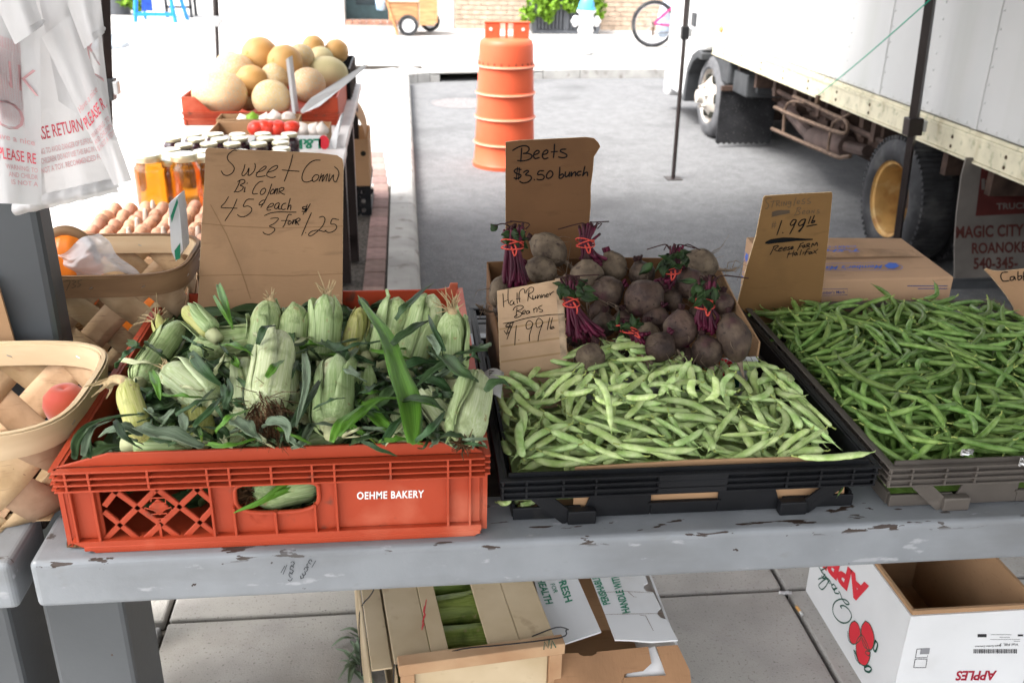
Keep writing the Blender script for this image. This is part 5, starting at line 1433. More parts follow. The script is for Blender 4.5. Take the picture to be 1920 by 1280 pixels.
# ------------------------------------------------------------------ sweet corn
def husk_mat(name, c1, c2, rnd):
 m = mat(name, c1, rough=.5, col2=c2, scale=420, stretch=(1, 1, .035), bump=.7, bscale=520, bstretch=(1, 1, .03), bdist=.0012, rnd=rnd, hue=.012, detail=4, lo=.33, hi=.70)
 overlay(m, (.30, .24, .11), 60, .64, .74, w=3)
 overlay(m, tuple(c * .6 for c in c1), 28, .55, .75, w=7)
 return m
M_HUSK = husk_mat("corn_husk", (.25, .345, .125), (.46, .535, .285), .14)
M_HUSKP = husk_mat("pale_husk", (.38, .455, .215), (.58, .625, .40), .10)
M_HUSKY = husk_mat("yellow_husk", (.33, .35, .08), (.52, .50, .22), .1)
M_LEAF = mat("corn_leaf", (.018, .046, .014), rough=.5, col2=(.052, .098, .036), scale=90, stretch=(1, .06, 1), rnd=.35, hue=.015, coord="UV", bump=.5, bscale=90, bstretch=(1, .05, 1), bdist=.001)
M_LEAFG = mat("grey_green_leaf", (.10, .15, .085), rough=.6, col2=(.20, .255, .17), scale=70, stretch=(1, .06, 1), rnd=.25, coord="UV", bump=.4, bscale=90, bstretch=(1, .05, 1), bdist=.001)
M_LEAFB = mat("bright_leaf", (.055, .155, .012), rough=.45, col2=(.11, .24, .03), scale=70, stretch=(1, .05, 1), coord="UV", rnd=.15, bump=.4, bscale=90, bstretch=(1, .05, 1), bdist=.001)
M_SILK = mat("corn_silk", (.085, .042, .018), rough=.9, var=.5, scale=60)
M_SILKP = mat("pale_silk", (.42, .31, .17), rough=.8, var=.3, scale=60)
M_SHANK = mat("corn_shank", (.42, .44, .24), rough=.6, var=.2, scale=30)
def frame_to(a, b, roll=0):
 a, b = Vector(a), Vector(b)
 z = (b - a).normalized()
 x = Vector((0, 0, 1)).cross(z)
 if x.length < 1e-3: x = Vector((1, 0, 0))
 x.normalize(); y = z.cross(x)
 M = Matrix(((x.x, y.x, z.x, 0), (x.y, y.y, z.y, 0), (x.z, y.z, z.z, 0), (0, 0, 0, 1)))
 M = M @ Matrix.Rotation(roll, 4, 'Z')
 M.translation = a
 return M
def ear_meshes(L, r, rr, kind):
 """Local frame: butt at the origin, tip towards +Z."""
 out = []
 n, m = 22, 20
 ph = rr.uniform(0, 6)
 def prof(t):
  if t < .12: return .55 + .45 * (t / .12) ** .6
  if t < .62: return 1.0
  return max(.0, 1 - ((t - .62) / .38) ** 2.3) ** .62 * (1 if t < .985 else .7) + .04
 lobes = [(rr.uniform(0, 2 * pi), rr.uniform(.35, .6), rr.uniform(.015, .035)) for _ in range(6)]
 def f(u, v):
  a = 2 * pi * u
  R = r * prof(v)
  R *= 1 + .018 * sin(5 * a + ph + 3 * v) + .012 * noise.noise(Vector((a * 2, v * 3, ph)))
  for la, lw, lh in lobes:                    # overlapping husk leaves: raised rims
   d = (a + .5 * v * (1 if la > pi else -1) - la) % (2 * pi)
   R *= 1 + lh * max(0, 1 - d / .5) * min(1, v * 4) * (1 - v)
  bend = .10 * r * sin(v * pi) * (1 if ph > 3 else -1)
  return Vector((R * cos(a) + bend, R * sin(a), L * v))
 q = MB(); q.grid(f, n, m, closed_u=True)
 q.f.append(list(range(n - 1, -1, -1))); q.mi.append(0)
 out.append(("husk", q, True))
 # overlapping outer husk leaves
 q = MB()
 for i in range(6):
  a0 = rr.uniform(0, 2 * pi); wa = rr.uniform(.55, .95); ln_ = rr.uniform(.7, 1.06)
  lift = rr.uniform(.01, .075); curl = rr.uniform(0, .2) if rr.random() < .8 else rr.uniform(.25, .55)
  def g(u, v, a0=a0, wa=wa, ln_=ln_, lift=lift, curl=curl):
   t = v * ln_
   w = wa * (1 - .75 * v ** 3)
   a = a0 + (u - .5) * 2 * w + .25 * v
   base = prof(min(t, .97)) * r
   k = max(0, v - .72) / .28
   R = base * (1.02 + lift) + .0012 * i + r * curl * k * k + r * .03 * abs(u - .5) * sin(v * 9 + i)
   return Vector((R * cos(a), R * sin(a), L * t))
  q.grid(g, 7, 12)
 out.append(("husk_leaf", q, True))
 return out
def leaf_ribbon(pts, w, fold=.25, tw0=0, tw1=0, tip=True, wob=.0, rr=random):
 """A corn leaf along a path of points (butt -> tip), with a folded midrib; carries UVs."""
 p = smooth_path(pts, 5)
 n = len(p); vs, fs, uv = [], [], []
 up0 = Vector((0, 0, 1))
 for i in range(n):
  t = i / (n - 1)
  d = (p[min(i + 1, n - 1)] - p[max(i - 1, 0)]).normalized()
  s = d.cross(up0)
  if s.length < 1e-3: s = Vector((1, 0, 0))
  s.normalize(); nn = s.cross(d)
  a = tw0 + (tw1 - tw0) * t
  s, nn = s * cos(a) + nn * sin(a), nn * cos(a) - s * sin(a)
  ww = w * (min(1, .45 + t * 2.2)) * ((1 - t ** 2.2) ** .8 if tip else 1) + .0008
  for k, c in enumerate((-1, -.5, 0, .5, 1)):
   h = fold * abs(c) * ww + wob * ww * sin(t * 14 + c * 3 + w * 900) * abs(c)
   vs.append(p[i] + s * (c * ww * .5) + nn * h)
   uv.append((c * .5 * w * 12 + .5, t))
 for i in range(n - 1):
  for k in range(4):
   fs.append((i * 5 + k, i * 5 + k + 1, (i + 1) * 5 + k + 1, (i + 1) * 5 + k))
 return vs, fs, uv
def leaf_obj(name, ribs, m, parent=None, origin=None):
 V, Fc, U = [], [], []
 for vs, fs, uv in ribs:
  b = len(V); V += vs; U += uv; Fc += [[b + i for i in f] for f in fs]
 org = wloc(parent) if parent is not None else Vector(origin or (0, 0, 0))
 me = bpy.data.meshes.new(name)
 me.from_pydata([tuple(Vector(v) - org) for v in V], [], Fc)
 lay = me.uv_layers.new(name="UVMap")
 for lp_ in me.loops: lay.data[lp_.index].uv = U[lp_.vertex_index]
 me.polygons.foreach_set("use_smooth", [True] * len(me.polygons)); me.materials.append(m); me.update()
 o = link(name, me, parent)
 if parent is None: o.location = org
 md = o.modifiers.new("thickness", 'SOLIDIFY'); md.thickness = .0007
 return o
def tuft(q, c, d, n, L, r, rr, rad=.0011):
 c, d = Vector(c), Vector(d).normalized()
 for _ in range(n):
  v = (d + Vector((rr.gauss(0, .45), rr.gauss(0, .45), rr.gauss(0, .45)))).normalized()
  s = c + Vector((rr.uniform(-r, r), rr.uniform(-r, r), rr.uniform(-r, r)))
  l = L * rr.uniform(.5, 1.1)
  k = Vector((rr.gauss(0, .3), rr.gauss(0, .3), rr.gauss(0, .3) - .2)) * l
  q.tube([s, s + v * l * .5 + k * .2, s + v * l + k * .6], [rad, rad, rad * .5], 3, caps=False)
Z6 = lambda a, b: (130 + a / 2.4, 500 + b / 2.4)
heap = Plane((-.2, 1.2, .905), (1, 0, 0), (0, 1, .085))
def on_heap(a, b, lift=0.0):
 pl_ = Plane(heap.O + heap.n * lift, heap.u, heap.v); h = pl_.hit(*Z6(a, b)); return pl_.at(h[0], h[1])
def up_from(p, a, b, dy):
 return P(*Z6(a, b), y=p.y + dy)
# (butt px, tip px, radius px, y change butt->tip or None = lies on the heap, lift, material, silk, label)
EARS = [
 ((318, 520), (505, 250), 60, None, .030, "H", "", "pale green ear leaning up the left side of the orange-red crate"),
 ((930, 315), (540, 372), 74, None, .045, "H", "", "plump ear lying sideways below the tall sign"),
 ((858, 420), (905, 145), 70, .035, .02, "H", "tip", "upright ear with silk nub in front of the sign's middle"),
 ((1000, 420), (1022, 165), 66, .04, .02, "H", "", "short broad ear standing between two upright ears by the sign"),
 ((1140, 420), (1160, 122), 68, .045, .02, "P", "tipl", "tallest pale ear rising at the sign's right bottom corner"),
 ((1268, 420), (1312, 180), 44, .03, .01, "Y", "", "slender pointed ear at the right of the tallest pale ear"),
 ((1415, 420), (1482, 135), 66, .05, .02, "H", "", "ear with a dry streaked leaf against the crate's back wall"),
 ((1540, 440), (1640, 122), 70, .05, .02, "P", "", "smooth pale ear at the crate's back right corner"),
 ((1715, 490), (1722, 195), 66, -.0, .02, "H", "tipr", "grey green ear with a straw tassel at the right wall"),
 ((640, 620), (435, 455), 82, None, .045, "P", "tip", "fat pale ear with a hooked tip at left centre of the heap"),
 ((800, 700), (790, 420), 68, None, .035, "P", "", "pale ear pressed behind the ear with the brown silk beard"),
 ((890, 640), (945, 300), 92, None, .085, "P", "butt", "big upright ear with a brown silk beard at its base"),
 ((1180, 720), (1195, 420), 86, None, .060, "P", "", "broad ear with a torn whitish husk in the middle right"),
 ((1330, 640), (1320, 480), 54, None, .03, "H", "", "half hidden ear beside the long bright blade"),
 ((1835, 515), (1775, 790), 88, None, .075, "P", "tipb", "large ear pointing at the viewer at the crate's front right corner"),
 ((320, 760), (245, 525), 54, None, .05, "Y", "shank", "yellowish ear with a withered shank at the crate's left wall"),
 ((1700, 700), (1600, 560), 56, None, .03, "P", "", "pale ear under crossed leaves near the front right"),
 ((590, 760), (540, 590), 58, None, .02, "Y", "", "yellow green ear sunk among leaves near the front left"),
 ((1050, 680), (1045, 440), 56, None, .015, "H", "", "dull ear sunk between the two big upright ears"),
 ((1510, 770), (1500, 640), 60, None, .02, "P", "", "whitish ear end behind the crossed green blades"),
 ((640, 300), (515, 185), 44, None, .075, "Y", "", "stubby opened ear end above the leaning ear"),
 ((440, 345), (398, 235), 26, None, .03, "Y", "tipt", "thin dry ear tip at the crate's back left corner"),
 ((760, 440), (690, 450), 42, None, .05, "P", "", "small ear tip pointing left under the sideways ear"),
 ((300, 800), (560, 800), 48, None, .01, "P", "", "ear lying along the front wall at the left"),
 ((1340, 400), (1345, 280), 50, None, .02, "H", "", "short ear butted behind the bright blade"),
 ((1640, 640), (1750, 690), 50, None, .02, "Y", "", "yellow green ear beside the large front corner ear"),
 ((700, 800), (820, 690), 50, None, .00, "H", "", "ear under the bearded ear near the front wall"),
 ((1080, 800), (1240, 740), 48, None, .00, "H", "", "ear lying low behind the front wall's middle"),
]
HM = {"H": M_HUSK, "P": M_HUSKP, "Y": M_HUSKY}
rr = random.Random(21)
ear_pos = []
for (b, t, rp_, dy, lift, mk, sx, lab) in EARS:
 if dy is None:
  A_, B_ = on_heap(*b, lift), on_heap(*t, lift + (.02 if b[1] > t[1] else .0))
 else:
  A_ = on_heap(*b, lift); B_ = up_from(A_, *t, dy)
 L = (B_ - A_).length
 mid = (A_ + B_) / 2
 r = rp_ / 2.4 * mpp(mid) * .92
 root = thing("corn_ear", lab, "corn", A_, "ears of sweet corn in the orange-red crate")
 Mx_ = frame_to(A_, B_, rr.uniform(0, 6))
 root.rotation_euler = Mx_.to_euler()
 for nm, q, sm in ear_meshes(L, r, rr, mk):
  o = link(nm, q.mesh(nm, HM[mk] if nm == "husk" or rr.random() < .5 else M_HUSK, smooth=True), root)
  if nm == "husk_leaf":
   md = o.modifiers.new("thickness", 'SOLIDIFY'); md.thickness = .0008
 q = MB()
 if sx in ("tip", "tipl", "tipr", "tipb", "tipt"):
  k = {"tip": (10, .022), "tipl": (22, .035), "tipr": (26, .045), "tipb": (45, .03), "tipt": (16, .04)}[sx]
  tuft(q, (0, 0, L * .985), (.2 if sx == "tipr" else 0, 0, 1), k[0], k[1], .006, rr)
  q.tube([(0, 0, L * .93), (0, .002, L * 1.0), (.004, .004, L * 1.05)], [.010, .007, .003], 7)
  link("silk", q.mesh("silk", M_SILKP if sx != "tipb" else M_SILK), root)
 if sx == "butt":
  tuft(q, (0, -.0, -.004), (0, -.3, -1), 300, .042, .02, rr, .0007)
  tuft(q, (.02, 0, .012), (1, -.4, -.6), 90, .028, .012, rr, .0007)
  link("silk", q.mesh("silk", M_SILK), root)
 if sx == "shank":
  q.tube(smooth_path([(0, 0, L * .9), (0, .004, L * 1.05), (-.012, .0, L * 1.2), (-.03, 0, L * 1.28)]), .008, 7)
  tuft(q, (-.02, 0, L * 1.25), (-1, 0, .3), 8, .035, .004, rr, .0018)
  link("shank", q.mesh("shank", M_SILKP), root)
 else:
  q2 = MB(); q2.lathe([(0, -.02), (.010, -.02), (.012, 0), (r * .5, .012)], Matrix(), 10, close=True)
  link("shank", q2.mesh("shank", M_SHANK, smooth=True), root)
# leaves lying over and between the ears: (path in zoom px, width px, lift, material, twist0, twist1)
LV = [
 ([(1545, 800), (1500, 560), (1420, 330), (1298, 128)], 105, .09, "B", .5, .2),
 ([(1210, 760), (1330, 640), (1470, 590), (1690, 640)], 60, .085, "B", .2, .5),
 ([(1290, 600), (1400, 700), (1480, 770)], 70, .07, "B", 0, .4),
 ([(1570, 640), (1560, 780), (1590, 800)], 60, .075, "B", .3, .3),
 ([(1480, 610), (1600, 600), (1690, 650)], 50, .10, "L", .2, .4),
 ([(1560, 790), (1640, 720), (1690, 650)], 40, .095, "L", .6, .2), ([(1410, 800), (1460, 720), (1520, 660)], 38, .09, "L", .5, .3),
 ([(1470, 240), (1530, 170), (1640, 70)], 40, .15, "L", .8, .5), ([(1450, 350), (1540, 280), (1620, 240)], 46, .11, "L", .4, .4),
 ([(1690, 380), (1640, 280), (1615, 215)], 24, .13, "L", 0, .6), ([(1620, 310), (1655, 350), (1660, 400)], 50, .10, "G", .3, .6),
 ([(1680, 400), (1760, 480), (1850, 520)], 70, .10, "L", .1, .5), ([(1730, 420), (1640, 470), (1560, 540)], 50, .08, "L", .2, .2),
 ([(545, 385), (610, 470), (690, 540)], 56, .085, "L", .3, .6), ([(690, 530), (700, 600), (660, 640)], 34, .085, "L", .3, .1),
 ([(370, 470), (395, 530), (410, 600)], 40, .085, "B", .5, .2), ([(480, 670), (580, 610), (680, 590)], 36, .10, "L", .3, .6),
 ([(560, 720), (640, 640), (690, 580)], 34, .105, "L", .4, .2), ([(660, 745), (720, 680), (820, 640)], 38, .10, "B", .3, .2),
 ([(700, 640), (725, 560), (712, 500)], 34, .10, "L", .4, .5), ([(890, 500), (930, 450), (968, 420)], 40, .155, "B", .4, .2),
 ([(690, 350), (760, 360), (830, 400)], 44, .12, "B", .2, .3), ([(850, 350), (880, 280), (930, 265)], 36, .13, "L", .7, .2),
 ([(1060, 390), (1070, 520), (1020, 720)], 40, .10, "G", .8, .3), ([(1000, 720), (1080, 600), (1150, 480)], 44, .09, "L", .5, .6),
 ([(1100, 640), (1180, 600), (1240, 590)], 36, .11, "L", .2, .6), ([(1180, 790), (1220, 700), (1330, 620)], 40, .10, "B", .5, .3),
 ([(1150, 340), (1240, 400), (1380, 440)], 60, .075, "L", .2, .3), ([(1200, 380), (1300, 350), (1440, 330)], 34, .085, "L", .3, .2),
 ([(1240, 450), (1290, 490), (1340, 520)], 56, .095, "G", .3, .7), ([(1380, 530), (1340, 560), (1300, 570)], 44, .09, "L", .3, .2),
 ([(600, 815), (430, 770), (330, 740), (300, 720)], 100, .085, "G", .2, .2), ([(330, 760), (220, 730), (130, 765)], 70, .08, "G", .2, .5),
 ([(20, 865), (40, 770), (150, 690), (340, 660)], 40, .105, "L", .9, .3), ([(60, 850), (95, 740), (190, 690)], 36, .10, "G", .9, .4), ([(90, 860), (80, 760), (120, 715)], 34, .09, "L", .8, .6),
 ([(205, 690), (250, 770), (330, 820)], 34, .10, "L", .3, .5), ([(620, 800), (720, 810), (850, 770)], 40, .09, "B", .2, .2),
 ([(740, 690), (800, 740), (870, 790)], 90, .085, "G", .2, .5), ([(880, 720), (920, 700), (980, 720), (985, 790)], 60, .10, "G", .5, .6),
 ([(960, 560), (1000, 470), (1030, 420)], 34, .09, "L", .6, .3), ([(1310, 780), (1390, 820), (1475, 850)], 26, .10, "L", .2, .4),
 ([(420, 600), (330, 560), (280, 540)], 60, .05, "L", .3, .2), ([(300, 560), (400, 620), (500, 640)], 60, .045, "L", .3, .1),
 ([(470, 640), (430, 690), (400, 740)], 40, .08, "G", .5, .2), ([(500, 660), (520, 720), (480, 790)], 44, .08, "G", .5, .1),
 ([(640, 780), (560, 740), (500, 730)], 60, .05, "L", .2, .2), ([(1010, 810), (960, 740), (900, 700)], 60, .05, "L", .2, .3),
 ([(700, 800), (680, 740), (600, 720)], 60, .05, "L", .3, .3), ([(1480, 470), (1560, 440), (1700, 430)], 70, .055, "L", .2, .2),
 ([(1350, 520), (1420, 560), (1540, 560)], 80, .045, "L", .2, .2), ([(1560, 500), (1650, 520), (1750, 600)], 70, .05, "L", .2, .2),
 ([(1380, 640), (1450, 560), (1540, 500)], 60, .06, "L", .2, .4), ([(1250, 620), (1290, 560), (1330, 470)], 50, .05, "L", .3, .4),
 ([(740, 560), (700, 480), (640, 420)], 60, .045, "L", .2, .2), ([(600, 470), (700, 430), (820, 460)], 70, .05, "L", .3, .2),
 ([(1660, 770), (1740, 760), (1800, 780)], 50, .085, "L", .2, .3), ([(1790, 420), (1820, 400), (1850, 430)], 40, .10, "L", .3, .6),
 ([(1870, 560), (1930, 520), (1985, 540)], 46, .10, "L", .6, .3), ([(1050, 370), (1080, 350), (1150, 360)], 50, .08, "B", .3, .2),
 ([(1390, 790), (1470, 780), (1560, 775)], 34, .09, "B", .2, .2), ([(320, 640), (420, 640), (490, 600)], 40, .055, "L", .4, .1),
 ([(1270, 800), (1350, 770), (1390, 790)], 60, .06, "L", .3, .1), ([(840, 800), (780, 760), (700, 770)], 60, .065, "L", .2, .3),
 ([(650, 130), (690, 200), (735, 275)], 16, .16, "B", .5, .3), ([(672, 80), (700, 170), (735, 280)], 34, .155, "B", .6, .6),
]
M_LEAFP = mat("papery_husk", (.36, .40, .20), rough=.6, col2=(.58, .59, .38), scale=80, stretch=(1, .05, 1), coord="UV", rnd=.15, bump=.5, bscale=90, bstretch=(1, .05, 1), bdist=.001)
LM = {"L": M_LEAF, "G": M_LEAFG, "B": M_LEAFB, "P": M_LEAFP}
rr = random.Random(5)
LEAVES = []
for i, (path, wpx, lift, mk, t0, t1) in enumerate(LV):
 pts = []
 for k, p in enumerate(path):
  e = .012 * sin(pi * k / (len(path) - 1)) + rr.uniform(-.004, .004)
  pts.append(on_heap(p[0], p[1], lift + e))
 mid = pts[len(pts) // 2]
 w = wpx / 2.4 * mpp(mid)
 v = leaf_ribbon(pts, w, fold=rr.uniform(.12, .35), tw0=-t0 * .6, tw1=t1 * rr.choice((-1, 1)) * .8, wob=.14)
 o = leaf_obj("corn_leaf", [v], LM[mk], None, pts[0])
 LEAVES.append((o, mk, w, path[len(path) // 2]))
 if i == 0: LEAVES.pop(); lab = "long bright green blade sticking up between the ears at right"
 else: continue
 tag(o, lab, "corn leaf", "loose leaves over the sweet corn")
# many narrow dark leaves straggling over the whole heap
for i in range(190):
 zx, zy = rr.uniform(250, 1850), rr.uniform(330, 800) if i % 3 else rr.uniform(560, 815)
 l = rr.uniform(60, 230); a = rr.uniform(0, pi) if i % 2 else rr.gauss(.2, .5)
 dx, dy = cos(a) * l / 2, sin(a) * l / 2 * .8
 lf_ = rr.uniform(.045, .10)
 pts = [on_heap(max(215, min(1880, zx + dx * t)), min(815, zy + dy * t), lf_ - .035 * abs(t) + rr.uniform(-.006, .010)) for t in (-1, -.35, .3, 1)]
 w = rr.uniform(9, 40) / 2.4 * mpp(pts[1])
 mk = rr.choice("LLLLLGGBPP")
 o = leaf_obj("corn_leaf", [leaf_ribbon(pts, w, fold=rr.uniform(.15, .6), tw0=rr.uniform(-1.2, 1.2), tw1=rr.uniform(-1.5, 1.5), wob=.2)], LM[mk], None, pts[0])
 LEAVES.append((o, mk, w, (zx, zy)))
SZW = lambda w: "broad" if w > .024 else ("slim" if w > .010 else "thread-thin")
for o, mk, w, (zx, zy) in LEAVES:
 cN = {"L": "dark green", "G": "limp grey green", "B": "fresh bright green", "P": "pale papery"}[mk]
 best = min(EARS, key=lambda e: math.hypot((e[0][0] + e[1][0]) / 2 - zx, (e[0][1] + e[1][1]) / 2 - zy))
 ex, ey = (best[0][0] + best[1][0]) / 2, (best[0][1] + best[1][1]) / 2
 side = ("left of" if zx < ex - 30 else "right of" if zx > ex + 30 else "above" if zy < ey - 30 else "below" if zy > ey + 30 else "across")
 tag(o, f"{SZW(w)} {cN} leaf {side} the " + " ".join(best[7].split()[:7]), "corn leaf", "loose leaves over the sweet corn")
# leaf litter filling the crate below
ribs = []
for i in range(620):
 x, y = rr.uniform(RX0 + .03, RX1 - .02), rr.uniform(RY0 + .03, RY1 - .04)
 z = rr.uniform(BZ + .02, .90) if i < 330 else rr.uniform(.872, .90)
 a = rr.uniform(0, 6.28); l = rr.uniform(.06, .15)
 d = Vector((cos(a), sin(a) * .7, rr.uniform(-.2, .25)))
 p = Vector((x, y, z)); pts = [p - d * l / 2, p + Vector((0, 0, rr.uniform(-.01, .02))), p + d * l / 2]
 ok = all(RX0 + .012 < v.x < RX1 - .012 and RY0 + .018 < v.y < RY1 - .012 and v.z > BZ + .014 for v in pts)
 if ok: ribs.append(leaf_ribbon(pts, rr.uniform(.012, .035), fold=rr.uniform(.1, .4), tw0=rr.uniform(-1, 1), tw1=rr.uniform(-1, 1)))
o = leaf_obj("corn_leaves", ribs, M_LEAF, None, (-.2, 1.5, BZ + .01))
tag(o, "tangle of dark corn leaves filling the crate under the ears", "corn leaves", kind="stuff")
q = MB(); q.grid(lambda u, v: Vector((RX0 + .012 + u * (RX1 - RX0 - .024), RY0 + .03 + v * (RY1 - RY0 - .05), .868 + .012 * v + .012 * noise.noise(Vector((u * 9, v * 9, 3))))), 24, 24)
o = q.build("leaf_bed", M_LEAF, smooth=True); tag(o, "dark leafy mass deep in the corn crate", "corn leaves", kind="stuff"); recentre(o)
# leaf hanging out of the crate's hand hole
hpz = Plane((0, RY0 - .004, 0), (1, 0, 0), (0, 0, 1))
def hz_(a, b, y): return P(90 + a / 2.3133, 800 + b / 2.3133, y=y)
ribs = [leaf_ribbon([hz_(1130, 240, RY0 + .05), hz_(1020, 270, RY0 + .02), hz_(930, 330, RY0 - .006), hz_(805, 372, RY0 - .022)], .021, fold=.3, tw0=-1.0, tw1=-1.2),
  leaf_ribbon([hz_(1100, 260, RY0 + .04), hz_(1000, 300, RY0 + .012), hz_(900, 345, RY0 - .008), hz_(860, 350, RY0 - .012)], .016, fold=.3, tw0=-.9, tw1=-1.3)]
o = leaf_obj("corn_leaf", ribs, M_LEAFB, None, hz_(930, 330, RY0)); tag(o, "green husk leaf poking out of the crate's hand hole", "corn leaf", "loose leaves over the sweet corn")
A_, B_ = hz_(1160, 235, RY0 + .075), hz_(880, 290, RY0 + .03)
root = thing("corn_ear", "ear seen through the crate's hand hole", "corn", A_, "ears of sweet corn in the orange-red crate"); root.rotation_euler = frame_to(A_, B_).to_euler()
for nm, q, sm in ear_meshes((B_ - A_).length, .028, rr, "H"): link(nm, q.mesh(nm, M_HUSK, smooth=True), root)
q = MB(); tuft(q, (0, 0, (B_ - A_).length), (0, 0, 1), 60, .03, .01, rr, .0012); link("silk", q.mesh("silk", M_SILK), root)
# ------------------------------------------------------------------ heaps of beans
def bean_mesh(name, L, w, flat, curve, rr, m, bumps=6, n=8, seg=13, stem=True):
 pts, rs = [], []
 k2 = rr.uniform(-.4, .4)
 for i in range(seg):
  t = i / (seg - 1)
  s = (t - .5) * L
  c = curve * L * ((t - .5) ** 2 * 4 - .5) + k2 * curve * L * sin(t * 2 * pi) * .5
  prof = min(1, (t / .10) ** .6 if t > 0 else 0) * min(1, ((1 - t) / .2) ** .75 if t < 1 else 0)
  prof = max(prof, .10) * (1 + .07 * sin(t * bumps * 2 * pi) * (.1 < t < .9))
  pts.append(Vector((s, c, 0))); rs.append(w / 2 * prof)
 q = MB(); q.tube(pts, rs, n, flat=flat, up=(0, 0, 1))
 if stem:
  d = (pts[-1] - pts[-2]).normalized(); q.tube([pts[-1] - d * .001, pts[-1] + d * .006, pts[-1] + d * .010 + Vector((0, .003, .001))], [.0009, .0007, .0003], 4)
  d = (pts[0] - pts[1]).normalized(); q.tube([pts[0] - d * .001, pts[0] + d * .005, pts[0] + d * .009 + Vector((0, -.002, .002))], [.0016, .0013, .0015], 5, mi=1)
 me = q.mesh(name, [m, M_STEM], smooth=True)
 return me, pts, w
def pour(meshes, region, floor, target, n, rr, name, label, group, cat, keep=300, tries=6, ang=None, sink=.8, stuffname="beans", z_lo=None, stufflabel=""):
 """Lay beans one by one on the growing heap; each rests on what lies below it."""
 (x0, x1, y0, y1) = region
 G = .004
 nx, ny = int((x1 - x0) / G) + 1, int((y1 - y0) / G) + 1
 Hf = np.zeros((nx, ny))
 for i in range(nx):
  for j in range(ny):
   Hf[i, j] = floor(x0 + i * G, y0 + j * G)
 placed = []
 for it in range(n):
  best = None
  for _ in range(tries):
   mi_ = rr.randrange(len(meshes)); me, pts, w = meshes[mi_]
   a = rr.uniform(0, 2 * pi) if ang is None else ang(rr)
   x, y = rr.uniform(x0, x1), rr.uniform(y0, y1)
   rl = rr.gauss(0, .5)
   ca, sa = cos(a), sin(a)
   P2, ok = [], True
   for p in pts:
    X, Y = x + p.x * ca - p.y * sa, y + p.x * sa + p.y * ca
    if not (x0 + .004 < X < x1 - .004 and y0 + .004 < Y < y1 - .004): ok = False; break
    P2.append((int((X - x0) / G), int((Y - y0) / G)))
   if not ok: continue
   hs = []
   for (i, j) in P2:
    hs.append(Hf[max(0, i - 1):i + 2, max(0, j - 1):j + 2].max())
   S = [p.x for p in pts]
   # resting line: the segment of the upper hull over the middle
   bst = None
   for u in range(len(S)):
    for v in range(len(S)):
     if S[u] < 0 <= S[v]:
      sl = (hs[v] - hs[u]) / (S[v] - S[u]); z0 = hs[u] - sl * S[u]
      if all(z0 + sl * s + 1e-6 >= h - .004 for s, h in zip(S, hs)):
       if bst is None or z0 < bst[0]: bst = (z0, sl)
   if bst is None: continue
   z0, sl = bst
   if abs(sl) > .55: continue
   over = z0 + w * .5 - target(x, y)
   sc = over
   if best is None or sc < best[0]: best = (sc, mi_, x, y, a, z0, sl, rl, P2, S)
  if best is None or best[0] > .006: continue
  sc, mi_, x, y, a, z0, sl, rl, P2, S = best
  me, pts, w = meshes[mi_]
  th = w * .5
  for (i, j), s in zip(P2, S):
   z = z0 + sl * s + w * sink * .72
   for di in (-1, 0, 1):
    for dj in (-1, 0, 1):
     ii, jj = i + di, j + dj
     if 0 <= ii < nx and 0 <= jj < ny: Hf[ii, jj] = max(Hf[ii, jj], z)
  M = Matrix.Translation((x, y, z0 + th * sink)) @ Matrix.Rotation(a, 4, 'Z') @ Matrix.Rotation(-math.atan(sl), 4, 'Y') @ Matrix.Rotation(rl, 4, 'X')
  placed.append((me, M, y, z0))
 # the ones that show largest: visible from above, i.e. whose middle is still near the top of the heap
 def exposure(p):
  me, M, y, z0 = p
  n_, e = 0, 0
  for v in (-.45, -.25, 0, .25, .45):
   L = max(abs(c.co.x) for c in me.vertices[:16]) * 2 if False else .12
   q = M @ Vector((v * L, 0, 0))
   i, j = int((q.x - x0) / G), int((q.y - y0) / G)
   if 0 <= i < nx and 0 <= j < ny:
    n_ += 1; e += max(0, Hf[i, j] - q.z)
  return e / max(n_, 1) + (y - y0) * .004
 placed.sort(key=exposure)
 for me, M, y, z in placed[:keep]:
  o = link(name, me); o.matrix_world = M
  tag(o, label, cat, group)
 rest = placed[keep:]
 if rest:
  vs, fs, mi2 = [], [], []
  for me, M, y, z in rest:
   b = len(vs)
   vs += [tuple(M @ v.co) for v in me.vertices]
   for p in me.polygons: fs.append([b + i for i in p.vertices]); mi2.append(p.material_index)
  me2 = bpy.data.meshes.new(stuffname); me2.from_pydata(vs, [], fs)
  for m in rest[0][0].materials: me2.materials.append(m)
  me2.polygons.foreach_set("material_index", mi2); me2.polygons.foreach_set("use_smooth", [True] * len(fs)); me2.update()
  o = link(stuffname, me2); tag(o, stufflabel, cat, kind="stuff"); recentre(o)
 print("POUR", name, len(placed))
 return Hf, placed
M_STEM = mat("bean_stem", (.30, .36, .10), rough=.7, var=.2, scale=40)
M_HALF = mat("pale_bean", (.31, .455, .135), rough=.45, col2=(.50, .61, .28), scale=70, rnd=.22, hue=.014, bump=.25, bscale=160, bdist=.0012)
overlay(M_HALF, (.17, .15, .05), 210, .68, .74, w=2)
M_STRING = mat("green_bean", (.080, .158, .026), rough=.42, col2=(.185, .285, .080), scale=60, rnd=.30, hue=.012, bump=.3, bscale=150, bdist=.0012)
overlay(M_STRING, (.15, .14, .04), 170, .70, .78, w=2)
rb = random.Random(3)
half = [bean_mesh("half_runner_bean", rb.uniform(.075, .140), rb.uniform(.0115, .0150), .66, rb.choice((-1, 1)) * rb.uniform(.02, .13), rb, M_HALF, bumps=rb.choice((5, 6, 7))) for _ in range(12)]
